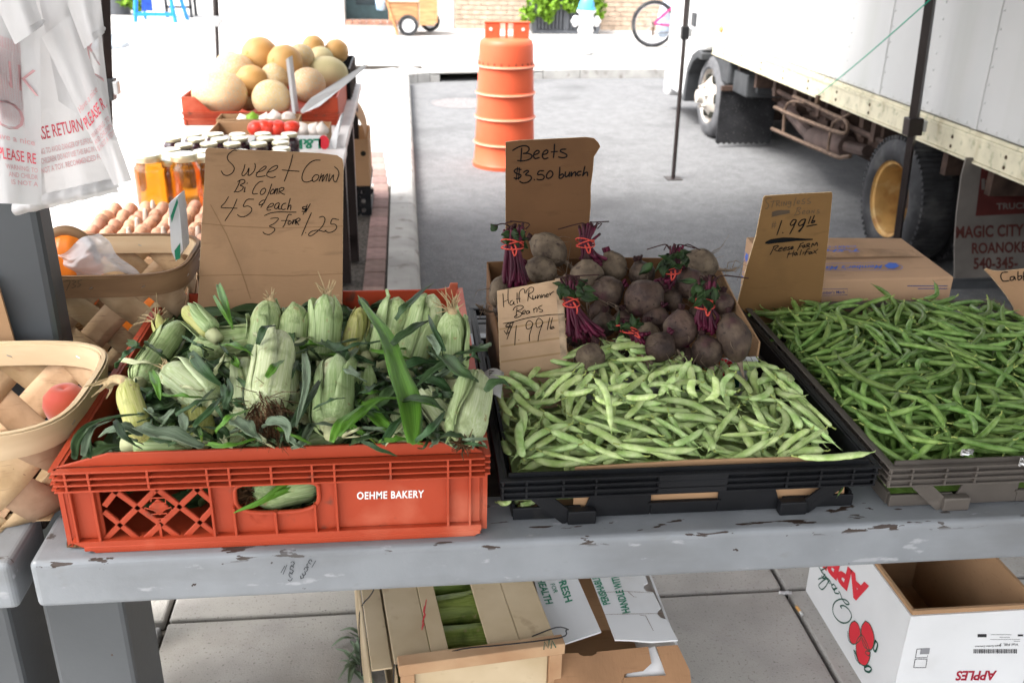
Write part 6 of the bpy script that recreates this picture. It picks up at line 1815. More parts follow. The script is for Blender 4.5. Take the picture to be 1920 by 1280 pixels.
string = [bean_mesh("string_bean", rb.uniform(.085, .165), rb.uniform(.0095, .0125), .95, rb.choice((-1, 1)) * rb.uniform(.03, .22), rb, M_STRING, bumps=5) for _ in range(12)]
def tgt_half(x, y):
 u = (x - BT_X) / .587
 base = .868 + .012 * min(1, (y - 1.22) / .12)
 g = .050 * math.exp(-(((u - .42) / .20) ** 2) - (((y - 1.55) / .09) ** 2))
 edge = -.015 * max(0, (u - .93) / .07)
 return base + g + edge
def floor_half(x, y):
 if y > 1.535: return max(.84, .86 + (y - 1.535) * .9) if BT_X + .15 < x < BT_X + .5 else .86
 return .830
pour(half, (BT_X + .012, BT_X + .560, BT_Y + .034, 1.568), floor_half, tgt_half, 3000, rb, "half_runner_bean", "pale green flat half runner bean in the black tray's heap", "half runner beans heaped in the black tray", "bean", stuffname="half_runner_beans", stufflabel="pale flat beans buried in the black tray's heap")
q = MB(); q.grid(lambda u, v: Vector((BT_X + .03 + u * .525, BT_Y + .038 + v * .325, .806)), 3, 3)
o = q.build("half_runner_beans", M_HALF); tag(o, "bottom layer of pale beans in the black tray", "bean", kind="stuff"); recentre(o)
def tgt_string(x, y):
 u, v = (x - GT_X) / .587, (y - GT_Y) / .69
 e = min(1, min(u, 1 - u) / .12) * min(1, (1 - v) / .10) * min(1, (v + .02) / .10)
 return .866 + .014 * e + .008 * math.exp(-(((v - .55) / .3) ** 2))
pour(string, (GT_X + .004, GT_X + .583, GT_Y + .018, GT_Y + .675), lambda x, y: .826, tgt_string, 3600, rb, "string_bean", "dark green round string bean in the grey-brown tray's heap", "string beans heaped in the grey-brown tray", "bean", stuffname="string_beans", stufflabel="dark green beans buried in the grey-brown tray's heap")
q = MB(); q.grid(lambda u, v: Vector((GT_X + .027 + u * .533, GT_Y + .032 + v * .60, .800)), 3, 3)
o = q.build("string_beans", M_STRING); tag(o, "bottom layer of dark green beans in the grey-brown tray", "bean", kind="stuff"); recentre(o)
def single(meshes, a, b, lab, grp, lift=0):
 me, pts, w = rb.choice(meshes)
 A_, B_ = Vector(a), Vector(b)
 L0 = (pts[-1] - pts[0]).length; s = (B_ - A_).length / L0
 d = (B_ - A_).normalized(); z = Vector((0, 0, 1)); y = z.cross(d).normalized(); z = d.cross(y)
 M = Matrix(((d.x, y.x, z.x, 0), (d.y, y.y, z.y, 0), (d.z, y.z, z.z, 0), (0, 0, 0, 1))); M.translation = (A_ + B_) / 2
 o = link(me.name.split(".")[0], me); o.matrix_world = M @ Matrix.Scale(s, 4, (1, 0, 0)); tag(o, lab, "bean", grp); return o
GH, GS = "half runner beans heaped in the black tray", "string beans heaped in the grey-brown tray"
def pz2(a, b, z): return P(a, b, z=z)
single(half, pz2(1497, 858, .893), pz2(1637, 850, .885), "pale flat bean jutting over the black tray's right front corner", GH)
single(half, P(1027, 676, y=1.535), P(1150, 692, y=1.52), "pale flat bean pointing left across the half runner sign", GH)
single(half, P(1195, 740, y=1.50), P(1235, 650, y=1.55), "pale flat bean standing upright against the beets", GH)
single(half, P(1205, 690, y=1.51), P(1125, 640, y=1.56), "pale flat bean slanting down from the beet stems", GH)
single(half, P(1220, 705, y=1.50), P(1292, 652, y=1.56), "pale flat bean slanting up to the right before the beets", GH)
single(half, P(1290, 745, y=1.45), P(1292, 675, y=1.50), "pale flat bean upright at the right of the slanting pair", GH)
single(half, P(995, 745, y=1.42), P(935, 702, y=1.46), "pale flat bean leaning at the sign's lower left corner", GH)
for i, (a, b, c, d) in enumerate(((460, 185, 330, 300), (505, 195, 380, 305), (555, 190, 470, 290), (600, 265, 720, 240), (575, 205, 650, 440), (690, 20, 660, 85), (770, 50, 690, 200), (612, 95, 570, 165), (600, 128, 682, 112), (720, 180, 640, 290), (930, 205, 850, 292), (850, 120, 905, 118), (985, 130, 930, 300), (1035, 225, 900, 250), (800, 240, 960, 262), (700, 300, 850, 292), (1120, 205, 1070, 320), (650, 140, 640, 230), (780, 230, 820, 285), (560, 300, 690, 330), (420, 285, 560, 265), (880, 180, 800, 230), (1180, 185, 1130, 300), (1000, 215, 1015, 300), (640, 190, 690, 290), (540, 240, 610, 300))):
 yk = 1.545 - .0009 * max(0, b + d - 300) + .004 * (i % 4)
 single(half, P(880 + a / 2.4, 620 + b / 2.4, y=yk + .012), P(880 + c / 2.4, 620 + d / 2.4, y=yk - .012), "pale flat bean on the mound against the beet box", GH)
single(string, P(1395, 592, y=1.83), P(1467, 588, y=1.84), "string bean resting level on the grey-brown tray's back left rim", GS)
single(string, P(1435, 648, y=1.70), P(1462, 618, y=1.74), "string bean drooping over the grey-brown tray's left rim", GS)
single(string, P(1700, 600, y=1.78), P(1640, 530, y=1.83), "string bean sticking up in front of the carton's middle", GS)
single(string, P(1738, 562, y=1.80), P(1760, 531, y=1.83), "string bean standing up before the carton's right corner", GS)
single(string, P(1682, 720, y=1.45), P(1755, 632, y=1.64), "thick string bean lying slantwise on top of the heap", GS)
single(string, P(1675, 735, z=.905), P(1560, 667, z=.905), "long string bean lying on top of the heap pointing to the left rim", GS)
single(string, P(1560, 905, y=1.225), P(1578, 925, y=1.21), "broken string bean end below the grey-brown tray's rim", GS)
for a, b, c, d, y_ in ((1650, 880, 1672, 930, 1.24), (1700, 890, 1720, 930, 1.235), (1735, 905, 1800, 900, 1.25), (1740, 925, 1800, 922, 1.24), (1660, 905, 1700, 930, 1.26), (1745, 885, 1795, 915, 1.245)):
 single(string, P(a, b, y=y_), P(c, d, y=y_ + .01), "string bean showing through the grey-brown tray's open corner", GS)
for a, b, c, d, y_ in ((935, 945, 960, 930, 1.235), (975, 948, 1010, 935, 1.24), (1005, 925, 1040, 930, 1.235), (958, 925, 968, 945, 1.25)):
 single(half, P(a, b, y=y_), P(c, d, y=y_ + .01), "pale flat bean showing through the black tray's open corner", GH)
# ------------------------------------------------------------------ beets
M_BEET = mat("beet_skin", (.030, .018, .015), rough=.65, col2=(.080, .052, .038), scale=40, bump=.8, bscale=190, bdist=.002, rnd=.25, hue=.01)
overlay(M_BEET, (.024, .016, .013), 130, .60, .68, w=2)
overlay(M_BEET, (.15, .108, .075), 26, .56, .78, w=12)
overlay(M_BEET, (.075, .022, .035), 18, .56, .76, w=5)
M_BEETP = mat("pale_beet_skin", (.085, .062, .043), rough=.8, col2=(.18, .135, .092), scale=40, bump=.8, bscale=190, bdist=.002)
overlay(M_BEETP, (.05, .032, .026), 60, .55, .7, w=2)
M_ROOT = mat("beet_root", (.17, .125, .09), rough=.85, var=.3, scale=40)
M_BSTEM = mat("beet_stem", (.028, .003, .009), rough=.5, col2=(.085, .005, .024), scale=30, stretch=(1, 1, .1), rnd=.2)
M_BLEAF = mat("beet_leaf", (.010, .016, .006), rough=.6, col2=(.028, .065, .014), scale=30, var=.4)
M_BDARK = mat("cut_stem_end", (.03, .012, .012), rough=.9, var=.4, scale=60)
M_BAND = mat("rubber_band", (.55, .065, .045), rough=.5, var=.1)
M_CUT = mat("beet_cut", (.10, .015, .03), rough=.5)
Z7 = lambda a, b: (880 + a / 3.368, 380 + b / 3.368)
bheap = Plane((.4, 1.56, .895), (1, 0, 0), (0, 1, .30))
def onb(a, b, lift=0):
 h = bheap.hit(*Z7(a, b)); p = bheap.at(h[0], h[1], 0); return EYE + (p - EYE) * (1 - lift / max((p - EYE).length, .1))
# centre px, radius px, aspect (length/width), direction of root in image (dx,dy), tail px end or None, material, lift towards viewer, label
BEETS = [
 ((500, 300), 105, 1.25, (.85, .6), (685, 450), "P", .06, "large pale topped beet with a long tail behind the left bunch"),
 ((455, 425), 90, 1.15, (.9, .35), (600, 470), "P", .05, "tan beet between the left stem bunch and the sign"),
 ((742, 465), 108, 1.0, (0, 1), None, "P", .05, "round tan beet below the second stem bunch"),
 ((905, 405), 100, 1.0, (.3, 1), None, "P", .02, "pale cut-topped beet at the box's back wall middle"),
 ((872, 565), 105, 1.0, (-.9, .4), (700, 595), "B", .04, "round beet with its tail curling left"),
 ((1100, 605), 130, 1.02, (-.8, .55), (925, 650), "B", .05, "biggest dark beet in the middle of the box"),
 ((1090, 455), 85, 1.05, (.3, 1), None, "B", .02, "small beet at the left of the third stem bunch"),
 ((1395, 515), 102, 1.0, (.4, 1), None, "B", .04, "round grey brown beet left of the right bunch"),
 ((1455, 385), 98, 1.3, (1, .25), (1690, 408), "P", .03, "long tailed beet hanging over the box's right wall"),
 ((1275, 610), 78, 1.0, (.2, 1), None, "B", .0, "shadowed beet right of the biggest one"),
 ((1328, 800), 112, 1.12, (-.1, 1), (1315, 930), "B", .07, "beet with a root pointing down before the right bunch"),
 ((1500, 940), 105, 1.0, (.2, 1), None, "B", .05, "dark beet at the front under the right bunch"),
 ((1672, 855), 108, 1.5, (.2, 1), None, "B", .09, "elongated scabby beet in the front right corner"),
 ((1205, 915), 98, 1.05, (-.5, .8), (1090, 960), "B", .07, "beet with a purple spot just above the beans"),
 ((765, 980), 92, 1.05, (-.3, 1), None, "P", .05, "brown beet at the front right of the half runner sign"),
 ((850, 770), 80, 1.0, (0, 1), None, "B", .02, "shadowed beet beside the fanned red stems"),
 ((965, 750), 70, 1.0, (0, 1), None, "B", .0, "small shadowed beet below the biggest one"),
 ((1180, 745), 92, 1.0, (-.4, 1), None, "B", .02, "shadowed beet below the biggest one's right side"),
 ((190, 560), 72, 1.45, (-.35, 1), (40, 640), "P", .05, "pale rooty beet at the box's left end"),
 ((820, 690), 75, 1.0, (0, 1), None, "B", .0, "half hidden beet above the fanned stems"),
 ((1130, 835), 80, 1.0, (0, 1), None, "P", .03, "brown beet under the dried leaf bunch"),
 ((980, 900), 80, 1.0, (0, 1), None, "B", .0, "hidden beet behind the bean tips"),
 ((1370, 990), 80, 1.0, (0, 1), None, "B", .0, "low beet at the front by the white box wall"),
 ((680, 830), 85, 1.0, (0, 1), None, "B", -.01, "dark beet behind the fanned stems"),
 ((240, 700), 85, 1.0, (0, 1), None, "B", .0, "beet behind the half runner sign"),
 ((1600, 640), 75, 1.0, (0, 1), None, "B", -.02, "beet low at the box's right wall"),
 ((600, 620), 90, 1.0, (0, 1), None, "B", -.02, "beet low behind the sign's right edge"),
 ((1450, 720), 80, 1.0, (0, 1), None, "B", -.02, "beet hidden under the right bunch"),
]
rr = random.Random(11)
for (c, rp_, asp, dr_, tail, mk, lift, lab) in BEETS:
 C_ = onb(*c, lift)
 r = rp_ / 3.368 * mpp(C_)
 axis = (C_RT * dr_[0] + C_UP * (-dr_[1]) + C_FW * rr.uniform(-.15, .2)).normalized()
 A_ = C_ - axis * r * asp
 root = thing("beet", lab, "beet", A_, "beets in the cardboard box")
 Mx_ = frame_to(A_, A_ + axis, rr.uniform(0, 6)); root.rotation_euler = Mx_.to_euler()
 L = 2 * r * asp; ph = rr.uniform(0, 9)
 def f(u, v):
  a = 2 * pi * u
  t = v
  R = r * (sin(pi * min(1, t * 1.0)) ** .55 if t < .5 else (max(0, 1 - ((t - .5) / .5) ** 2)) ** .6 * .94 + .06 * (1 - t))
  R = max(R, r * (.30 if t < .05 else .04))
  R *= 1 + .13 * noise.noise(Vector((cos(a) * 1.1, sin(a) * 1.1, t * 2 + ph))) + .03 * noise.noise(Vector((cos(a) * 4, sin(a) * 4, t * 7 + ph)))
  return Vector((R * cos(a), R * sin(a), L * t))
 q = MB(); q.grid(f, 24, 18, closed_u=True); q.f.append(list(range(23, -1, -1))); q.mi.append(0); q.f.append(list(range(17 * 24, 18 * 24))); q.mi.append(0)
 link("bulb", q.mesh("bulb", M_BEETP if mk == "P" else M_BEET, smooth=True), root)
 q = MB(); inv = Matrix.Translation(A_) @ Mx_.to_3x3().to_4x4(); inv = inv.inverted()
 e0 = Vector((0, 0, L * .95))
 if tail:
  T_ = inv @ onb(*tail, lift + .01)
  midp = (e0 * .45 + T_ * .55) + Vector((rr.uniform(-.006, .006), rr.uniform(-.006, .006), .008))
  q.tube(smooth_path([e0 - Vector((0, 0, .012)), e0 + Vector((0, 0, .012)), midp, T_]), [r * .30, r * .22, r * .17, r * .13] + [r * .10] * 3 + [r * .08] * 2 + [.0035, .0028, .002, .0012][:4], 8)
  for _ in range(5):
   s = e0.lerp(T_, rr.uniform(.3, 1)); q.tube([s, s + Vector((rr.gauss(0, .01), rr.gauss(0, .01), rr.uniform(0, .02))), s + Vector((rr.gauss(0, .02), rr.gauss(0, .02), rr.uniform(0, .03)))], [.0011, .0008, .0004], 4)
 else:
  q.tube(smooth_path([e0 - Vector((0, 0, .008)), e0 + Vector((.002, 0, .012)), e0 + Vector((.008, .003, .03)), e0 + Vector((.02, .006, .05))], 2), [.008, .006, .004, .003, .002, .0014, .0008], 6)
 for _ in range(9):
  a, t = rr.uniform(0, 6.28), rr.uniform(.45, .95); R = r * max(.1, (1 - ((t - .5) / .5) ** 2)) ** .6
  s = Vector((cos(a) * R * .97, sin(a) * R * .97, L * t)); dd = Vector((cos(a), sin(a), .8)) * rr.uniform(.006, .018)
  q.tube([s, s + dd + Vector((rr.gauss(0, .004), rr.gauss(0, .004), 0)), s + dd * 1.7 + Vector((rr.gauss(0, .008), rr.gauss(0, .008), .006))], [.0008, .0006, .0003], 3)
 link("taproot", q.mesh("taproot", M_ROOT, smooth=True), root)
 q = MB()
 for _ in range(7):
  a, d_ = rr.uniform(0, 6.28), rr.uniform(0, r * .2); s = Vector((cos(a) * d_, sin(a) * d_, .002))
  q.tube([s, s + Vector((rr.gauss(0, .004), rr.gauss(0, .004), -.012))], [.0035, .0028], 5)
 link("stem_stub", q.mesh("stem_stub", M_BDARK if rr.random() < .6 else M_BSTEM, smooth=True), root)
c = onb(1177, 867, .10);
# bunches of stems with rubber bands: (foot px, band px, top px, foot spread px, top spread px, lift, n, leaf, label)
BUN = [((285, 530), (272, 268), (285, 170), 85, 62, .07, 26, 1, "stem bunch with a salmon band and dark leaf shreds at the box's left end"),
       ((770, 390), (732, 258), (748, 165), 90, 48, .05, 22, 0, "stem bunch in front of the beets sign"),
       ((1225, 530), (1280, 425), (1300, 300), 60, 46, .05, 18, 2, "stem bunch with shrivelled dark leaves at the back right"),
       ((1480, 800), (1487, 640), (1500, 500), 80, 50, .09, 24, 2, "stem bunch with green leaf tips at the right of the box"),
       ((720, 850), (640, 628), (632, 510), 120, 36, .08, 22, 1, "bunch of fanned magenta stems beside the half runner sign"),
       ((1080, 860), (1000, 800), (985, 770), 60, 40, .08, 12, 1, "low withered stem bunch just above the beans")]
for (ft, bd, tp, fsx, tsx, lift, n, lf, lab) in BUN:
 Fp, Bp = onb(*ft, lift), None
 depth_n = (Fp - EYE).dot(C_FW)
 def at_depth(a, b, dd=0):
  d = ray(*Z7(a, b)); return EYE + d * (depth_n + dd)
 Bp, Tp = at_depth(*bd), at_depth(*tp)
 s = mpp(Fp) / 3.368
 root = thing("beet_bunch", lab, "beet greens", Fp, "bunches of beet stems tied with rubber bands")
 n = int(n * 1.5)
 for i in range(n):
  a = 2 * pi * i / n * 2.399 + rr.gauss(0, .2); q_ = sqrt((i + .5) / n)
  o1 = C_RT * (cos(a) * q_) + C_FW * (sin(a) * q_ * .7)
  j = rr.uniform(.85, 1.15)
  rb_ = tsx * .75 * s
  p0 = Fp + o1 * fsx * s * 1.1 * j + Vector((0, 0, rr.uniform(-.012, .012)))
  p1 = Fp.lerp(Bp, .5) + o1 * (fsx * .6) * s + C_RT * rr.gauss(0, .003)
  p2 = Bp + o1 * rb_
  p3 = Tp + o1 * tsx * s * 1.15 + Vector((rr.gauss(0, .005), 0, rr.uniform(-.014, .012)))
  q = MB(); R = rr.uniform(.0020, .0036)
  pth = smooth_path([p0, p1, p2, p3], 4)
  q.tube(pth, [R * (1.35 - .5 * k / len(pth)) for k in range(len(pth))], 6)
  o = q.build("stem", M_BSTEM, root, smooth=True)
  if rr.random() < .7:
   e = MB(); e.tube([p3 - (p3 - p2) * .12, p3 + (p3 - p2) * .06], [R * 1.05, R * .8], 6); e.build("cut_end", M_BDARK, o)
 q = MB()
 ax = (Tp - Fp).normalized()
 for kk in range(3):
  ring = []
  tl = Vector((rr.gauss(0, .25), rr.gauss(0, .25), rr.gauss(0, .1)))
  for k in range(21):
   a = 2 * pi * k / 20; o1 = C_RT * cos(a) + C_FW * sin(a) * .8
   ring.append(Bp + o1 * (tsx * .75 * s + .007) + ax * (.004 * (kk - 1) + .006 * sin(a + kk * 2)))
  q.tube(ring, .0014, 6, caps=False)
 q.tube(smooth_path([Bp - C_FW * (tsx * s * .7) + C_RT * .004, Bp - C_FW * (tsx * s * .8) + C_RT * .008 - ax * .012, Bp - C_FW * (tsx * s * .78) + C_RT * .004 - ax * .022, Bp - C_FW * (tsx * s * .7) - C_RT * .002 - ax * .004]), .0017, 5)
 q.build("rubber_band", M_BAND, root, smooth=True)
 if lf:
  q = MB()
  for i in range(16 if lf == 1 else 24):
   p = Bp.lerp(Tp, rr.uniform(.15, 1.05)) + C_RT * rr.gauss(0, tsx * s * .9) + C_FW * rr.uniform(-.025, .01)
   d = Vector((rr.gauss(0, 1), rr.gauss(0, .5), rr.gauss(-.3, .7))).normalized() * rr.uniform(.012, .035)
   w_ = rr.uniform(.004, .010); sd_ = d.cross(C_FW).normalized() * w_
   q.grid(lambda u, v: p + d * v + sd_ * (u - .5) * 2 * sin(pi * min(.95, v + .08)) + C_FW * (.006 * sin(u * 7 + i) * v), 5, 6)
  q.build("leaf", M_BLEAF, root, smooth=True, solid=.0006)
 q = MB()
 for i in range(4):
  p = Tp + C_RT * rr.gauss(0, tsx * s * .7); q.tube(smooth_path([p, p + Vector((rr.gauss(0, .012), 0, .012)), p + Vector((rr.gauss(0, .03), 0, rr.uniform(-.01, .02)))]), .0012, 4)
 q.build("withered_stalk", M_BDARK, root)
# ------------------------------------------------------------------ woven splint baskets
M_SPL = mat("splint_wood", (.38, .245, .135), rough=.6, col2=(.54, .37, .225), scale=22, stretch=(1, 1, 1), bump=.4, bscale=120, bdist=.001, rnd=.24, hue=.012)
overlay(M_SPL, (.30, .18, .10), 90, .60, .72, stretch=(.3, .3, 2.5), w=3)
M_HOOP1 = mat("pale_hoop_wood", (.53, .38, .23), rough=.55, col2=(.64, .49, .31), scale=6, stretch=(1, 1, 5), bump=.2, bscale=40, bdist=.001)
M_HOOP2 = mat("brown_hoop_wood", (.16, .085, .04), rough=.6, col2=(.26, .15, .075), scale=6, stretch=(1, 1, 5), bump=.2, bscale=40, bdist=.001)
def basket(name, label, cx, cy, zb, zt, a, b, taper, mh, mh_in, phase, n=13, e=.72):
 t = thing(name, label, "basket", (cx, cy, zb))
 H = zt - zb
 # even arc length along the rounded rim
 N = 400
 raw = []
 for k in range(N + 1):
  th = 2 * pi * k / N
  raw.append((a * math.copysign(abs(cos(th)) ** e, cos(th)), b * math.copysign(abs(sin(th)) ** e, sin(th))))
 cum = [0]
 for k in range(N): cum.append(cum[-1] + math.dist(raw[k], raw[k + 1]))
 per = cum[-1]
 def at(s, v, off=0.0):
  s = (s % 1.0) * per
  import bisect
  k = min(max(bisect.bisect_right(cum, s) - 1, 0), N - 1)
  f = (s - cum[k]) / max(cum[k + 1] - cum[k], 1e-9)
  x = raw[k][0] + (raw[k + 1][0] - raw[k][0]) * f; y = raw[k][1] + (raw[k + 1][1] - raw[k][1]) * f
  sc = taper + (1 - taper) * v ** .8
  k0, k1 = (k - 4) % N, (k + 4) % N
  tx, ty = raw[k1][0] - raw[k0][0], raw[k1][1] - raw[k0][1]
  l = math.hypot(tx, ty) or 1
  return Vector((cx + x * sc + ty / l * off, cy + y * sc - tx / l * off, zb + H * v))
 pitch = per / n
 wv = (pitch * .77) / per
 m = 14
 run = H / per * 1.0                         # how far a splint travels round while it climbs
 for fam in (1, -1):
  for i in range(n):
   s0 = i / n + phase
   q = MB()
   for j in range(m):
    v = j / (m - 1) * .99
    for k in range(4):
     w_ = (k / 3 - .5) * wv
     s = s0 + fam * run * (v - .5) + w_
     # weave: which family is outside alternates along the climb
     cross = fam * 2 * run * n * (v - .5) + n * w_
     off = .0017 * cos(pi * cross) * fam
     q.v.append(at(s, v, off + .0006 * cos(k * 2.1)))
   for j in range(m - 1):
    for k in range(3):
     q.f.append([j * 4 + k, j * 4 + k + 1, (j + 1) * 4 + k + 1, (j + 1) * 4 + k]); q.mi.append(0)
   q.build("splint", M_SPL, t, smooth=True, solid=.0013)
 # bottom splints
 for i in range(5):
  x0 = cx - a * taper * .9 + i * a * taper * .37
  MB().box(x0, cy - b * taper * .9, zb + .001, x0 + a * taper * .33, cy + b * taper * .9, zb + .0028).build("bottom_splint", M_SPL, t)
 # hoops
 hh = .038
 def hoop(off, v0, v1, mt, nm, th):
  q = MB(); K = 72
  for k in range(K):
   for v, o in ((v0, off), (v1, off), (v1, off + th), (v0, off + th)):
    q.v.append(at(k / K, v, o))
  for k in range(K):
   k2 = (k + 1) % K
   for u in range(4):
    u2 = (u + 1) % 4
    q.f.append([k * 4 + u, k2 * 4 + u, k2 * 4 + u2, k * 4 + u2]); q.mi.append(0)
  return q.build(nm, mt, t, smooth=True, angle=50)
 ho = hoop(.004, 1 - hh / H, 1.012, mh, "outer_hoop", .003)
 hi = hoop(-.0075, 1 - hh / H * .92, 1.008, mh_in, "inner_hoop", .003)
 hoop(-.0035, .985, 1.03, mh, "rim_binding", .0065)
 q = MB()
 for k in range(11):
  p = at(k / 11 + .02, 1 - hh / H * .5, .0073); p2 = at(k / 11 + .026, 1 - hh / H * .42, .0073)
  q.tube([p, p2], .0009, 5)
  p = at(k / 11 + .04, 1 - hh / H * .5, -.0078); p2 = at(k / 11 + .046, 1 - hh / H * .42, -.0078); q.tube([p, p2], .0009, 5)
 q.build("staples", M_STEEL, t)
 return t, at
r1 = P(190, 690, z=.945)
k1, at1 = basket("woven_basket", "open pale woven wood basket with a peach at the left edge", r1.x - .215, 1.405, BZ + .001, .945, .215, .168, .87, M_HOOP1, M_HOOP1, .013, 12, .5)
# peach in the basket
M_PEACH = mat("peach_skin", (.34, .022, .018), rough=.7, col2=(.42, .10, .035), scale=6, sheen=.3)
pc = P(128, 765, y=1.40); pk = P(124, 758, y=1.45)
q = MB(); q.lathe([(.0, -.034), (.018, -.031), (.031, -.018), (.036, 0), (.032, .018), (.02, .030), (.008, .031), (0, .027)], Matrix.Translation((pk.x, pk.y, pk.z)), 24)
for v in q.v: v.x += .004 * math.exp(-((v.y - pk.y + .03) / .01) ** 2)
o = q.build("peach", M_PEACH, smooth=True); tag(o, "red blushed peach at the right end of the pale basket", "peach"); recentre(o)
q = MB(); q.lathe([(.0, -.034), (.018, -.031), (.031, -.018), (.036, 0), (.032, .018), (.02, .030), (.008, .031), (0, .027)], Matrix.Translation((pk.x - .01, 1.44, BZ + .040)), 20)
o = q.build("peach", M_PEACH, smooth=True); tag(o, "lower peach under the blushed one in the pale basket", "peach"); recentre(o)
r2 = P(362, 478, z=.985)
k2, at2 = basket("woven_basket", "woven basket with brown hoop behind the grey post", r2.x - .165, 1.925, BZ + .001, .985, .165, .135, .86, M_HOOP2, M_HOOP1, .03, 11, .5)
# number pencilled on the brown hoop
q = MB()
plh = Plane(at2(.70, .9, .009), at2(.82, .9, .009) - at2(.58, .9, .009), (0, 0, 1))
plh = Plane(P(150, 532, y=at2(.70, .9, 0).y - .012), (1, .04, 0), (0, 0, 1))
strokes("pencil_number", plh, [[(246, 306), (272, 302), (258, 338)], [(280, 302), (295, 305), (282, 314), (294, 322), (278, 330)], [(318, 298), (304, 302), (304, 312), (314, 316), (300, 326)]], (2.0645, 0, 380), .0014, M_INKF, k2, h=.001)
# pumpkin-orange squash in the second basket
M_SQ = mat("orange_squash_skin", (.78, .20, .02), rough=.4, var=.12, scale=5, coat=.2)
sc_ = P(128, 478, y=1.90)
q = MB()
def fsq(u, v):
 a, th = 2 * pi * u, pi * v
 R = .052 * sin(th) ** .8 * (1 + .06 * abs(sin(a * 4)))
 return Vector((sc_.x + R * cos(a), 1.915 + R * sin(a), .955 - .085 * cos(th)))
q.grid(fsq, 40, 16, closed_u=True)
o = q.build("squash", M_SQ, smooth=True); tag(o, "orange squash standing in the basket behind the post", "squash"); recentre(o)
q = MB(); q.tube(smooth_path([(sc_.x + .046 * cos(t), 1.905, .988 + .056 * sin(t)) for t in np.linspace(-.2, 3.3, 8)]), .006, 6, flat=2.4)
o = q.build("wooden_handle", M_HOOP2, k2, smooth=True)
q = MB()
def fsq2(u, v):
 a, th = 2 * pi * u, pi * v
 R = .05 * sin(th) ** .8
 return Vector((r2.x - .10 + R * cos(a) * 1.3, 1.925 + R * sin(a), .845 - .05 * cos(th)))
q.grid(fsq2, 24, 12, closed_u=True)
o = q.build("squash", M_SQ, smooth=True); tag(o, "orange squash seen through the gaps of the brown hooped basket", "squash"); recentre(o)
# ------------------------------------------------------------------ thin plastic
def thin(name, col, tr, alpha, rough=.35):
 m = bpy.data.materials.new(name); m.use_nodes = True
 N, L = m.node_tree.nodes, m.node_tree.links
 N.clear()
 out = N.new("ShaderNodeOutputMaterial"); d = N.new("ShaderNodeBsdfPrincipled"); t = N.new("ShaderNodeBsdfTranslucent"); x = N.new("ShaderNodeBsdfTransparent")
 d.inputs["Base Color"].default_value = (*col, 1); d.inputs["Roughness"].default_value = rough; t.inputs["Color"].default_value = (*col, 1)
 m1 = N.new("ShaderNodeMixShader"); m1.inputs[0].default_value = tr; m2 = N.new("ShaderNodeMixShader"); m2.inputs[0].default_value = alpha
 tc = N.new("ShaderNodeTexCoord"); nz = N.new("ShaderNodeTexNoise"); nz.inputs["Scale"].default_value = 22; nz.inputs["Detail"].default_value = 5
 mp = N.new("ShaderNodeMapping"); mp.inputs["Scale"].default_value = (1.4, 1, .5); L.new(tc.outputs["Object"], mp.inputs[0]); L.new(mp.outputs[0], nz.inputs["Vector"])
 bp = N.new("ShaderNodeBump"); bp.inputs["Strength"].default_value = .5; bp.inputs["Distance"].default_value = .006
 L.new(nz.outputs["Fac"], bp.inputs["Height"]); L.new(bp.outputs[0], d.inputs["Normal"])
 L.new(d.outputs[0], m1.inputs[1]); L.new(t.outputs[0], m1.inputs[2]); L.new(m1.outputs[0], m2.inputs[1]); L.new(x.outputs[0], m2.inputs[2]); L.new(m2.outputs[0], out.inputs[0])
 return m
M_BAG = thin("white_bag_film", (.70, .69, .69), .38, .10)
M_BAGC = thin("clear_bag_film", (.72, .72, .74), .35, .35, .2)
M_BAGR = mat("red_bag_print", (.66, .10, .13), rough=.6, var=.1, scale=30)
M_BAGRF = mat("faint_bag_print", (.62, .36, .37), rough=.6, var=.1, scale=30)
def sheet(q, corners, y0, bulge, seed, nu=26, nv=34, depth=None, fold=.006):
 """corners TL TR BR BL in photo px; the film hangs at depth y0 with soft folds. Returns its surface function."""
 TL, TR, BR, BL = [Vector((*c, 0)) for c in corners]
 def fn(u, v):
  p = TL.lerp(TR, u).lerp(BL.lerp(BR, u), v)
  y = y0 - bulge * sin(pi * u) * (.4 + .6 * v) + fold * sin(u * 11 + seed + 2 * v) * (1 - .5 * v) + .35 * fold * noise.noise(Vector((u * 7, v * 9, seed)))
  return P(p.x, p.y, y=y)
 q.grid(fn, nu, nv)
 return fn
def bag_text(q, fn, s, u0, u1, v0, v1, slope=0.0, h=.0015, bold=.01):
 vs, fs = text_geo(s, bold, 0, 1.0)
 pts = []
 for a, b in vs:
  u = u0 + (u1 - u0) * a; v = v1 + (v0 - v1) * b + slope * a
  p = fn(u, v); pts.append(p + (EYE - p).normalized() * h)
 q.add(pts, fs)
def bag(label, sheets, loc):
 t = thing("plastic_bag", label, "plastic bag", loc, "plastic carrier bags hung on the post")
 return t
BY_ = 1.52
bg1 = thing("plastic_bag", "wide white plastic carrier bag with red print at the back of the hung bundle", "plastic bag", P(110, 200, y=1.55), "plastic carrier bags hung on the post")
q = MB(); f1 = sheet(q, [(-70, -90), (128, -90), (224, 352), (28, 398)], 1.56, .035, 1.0, fold=.009)
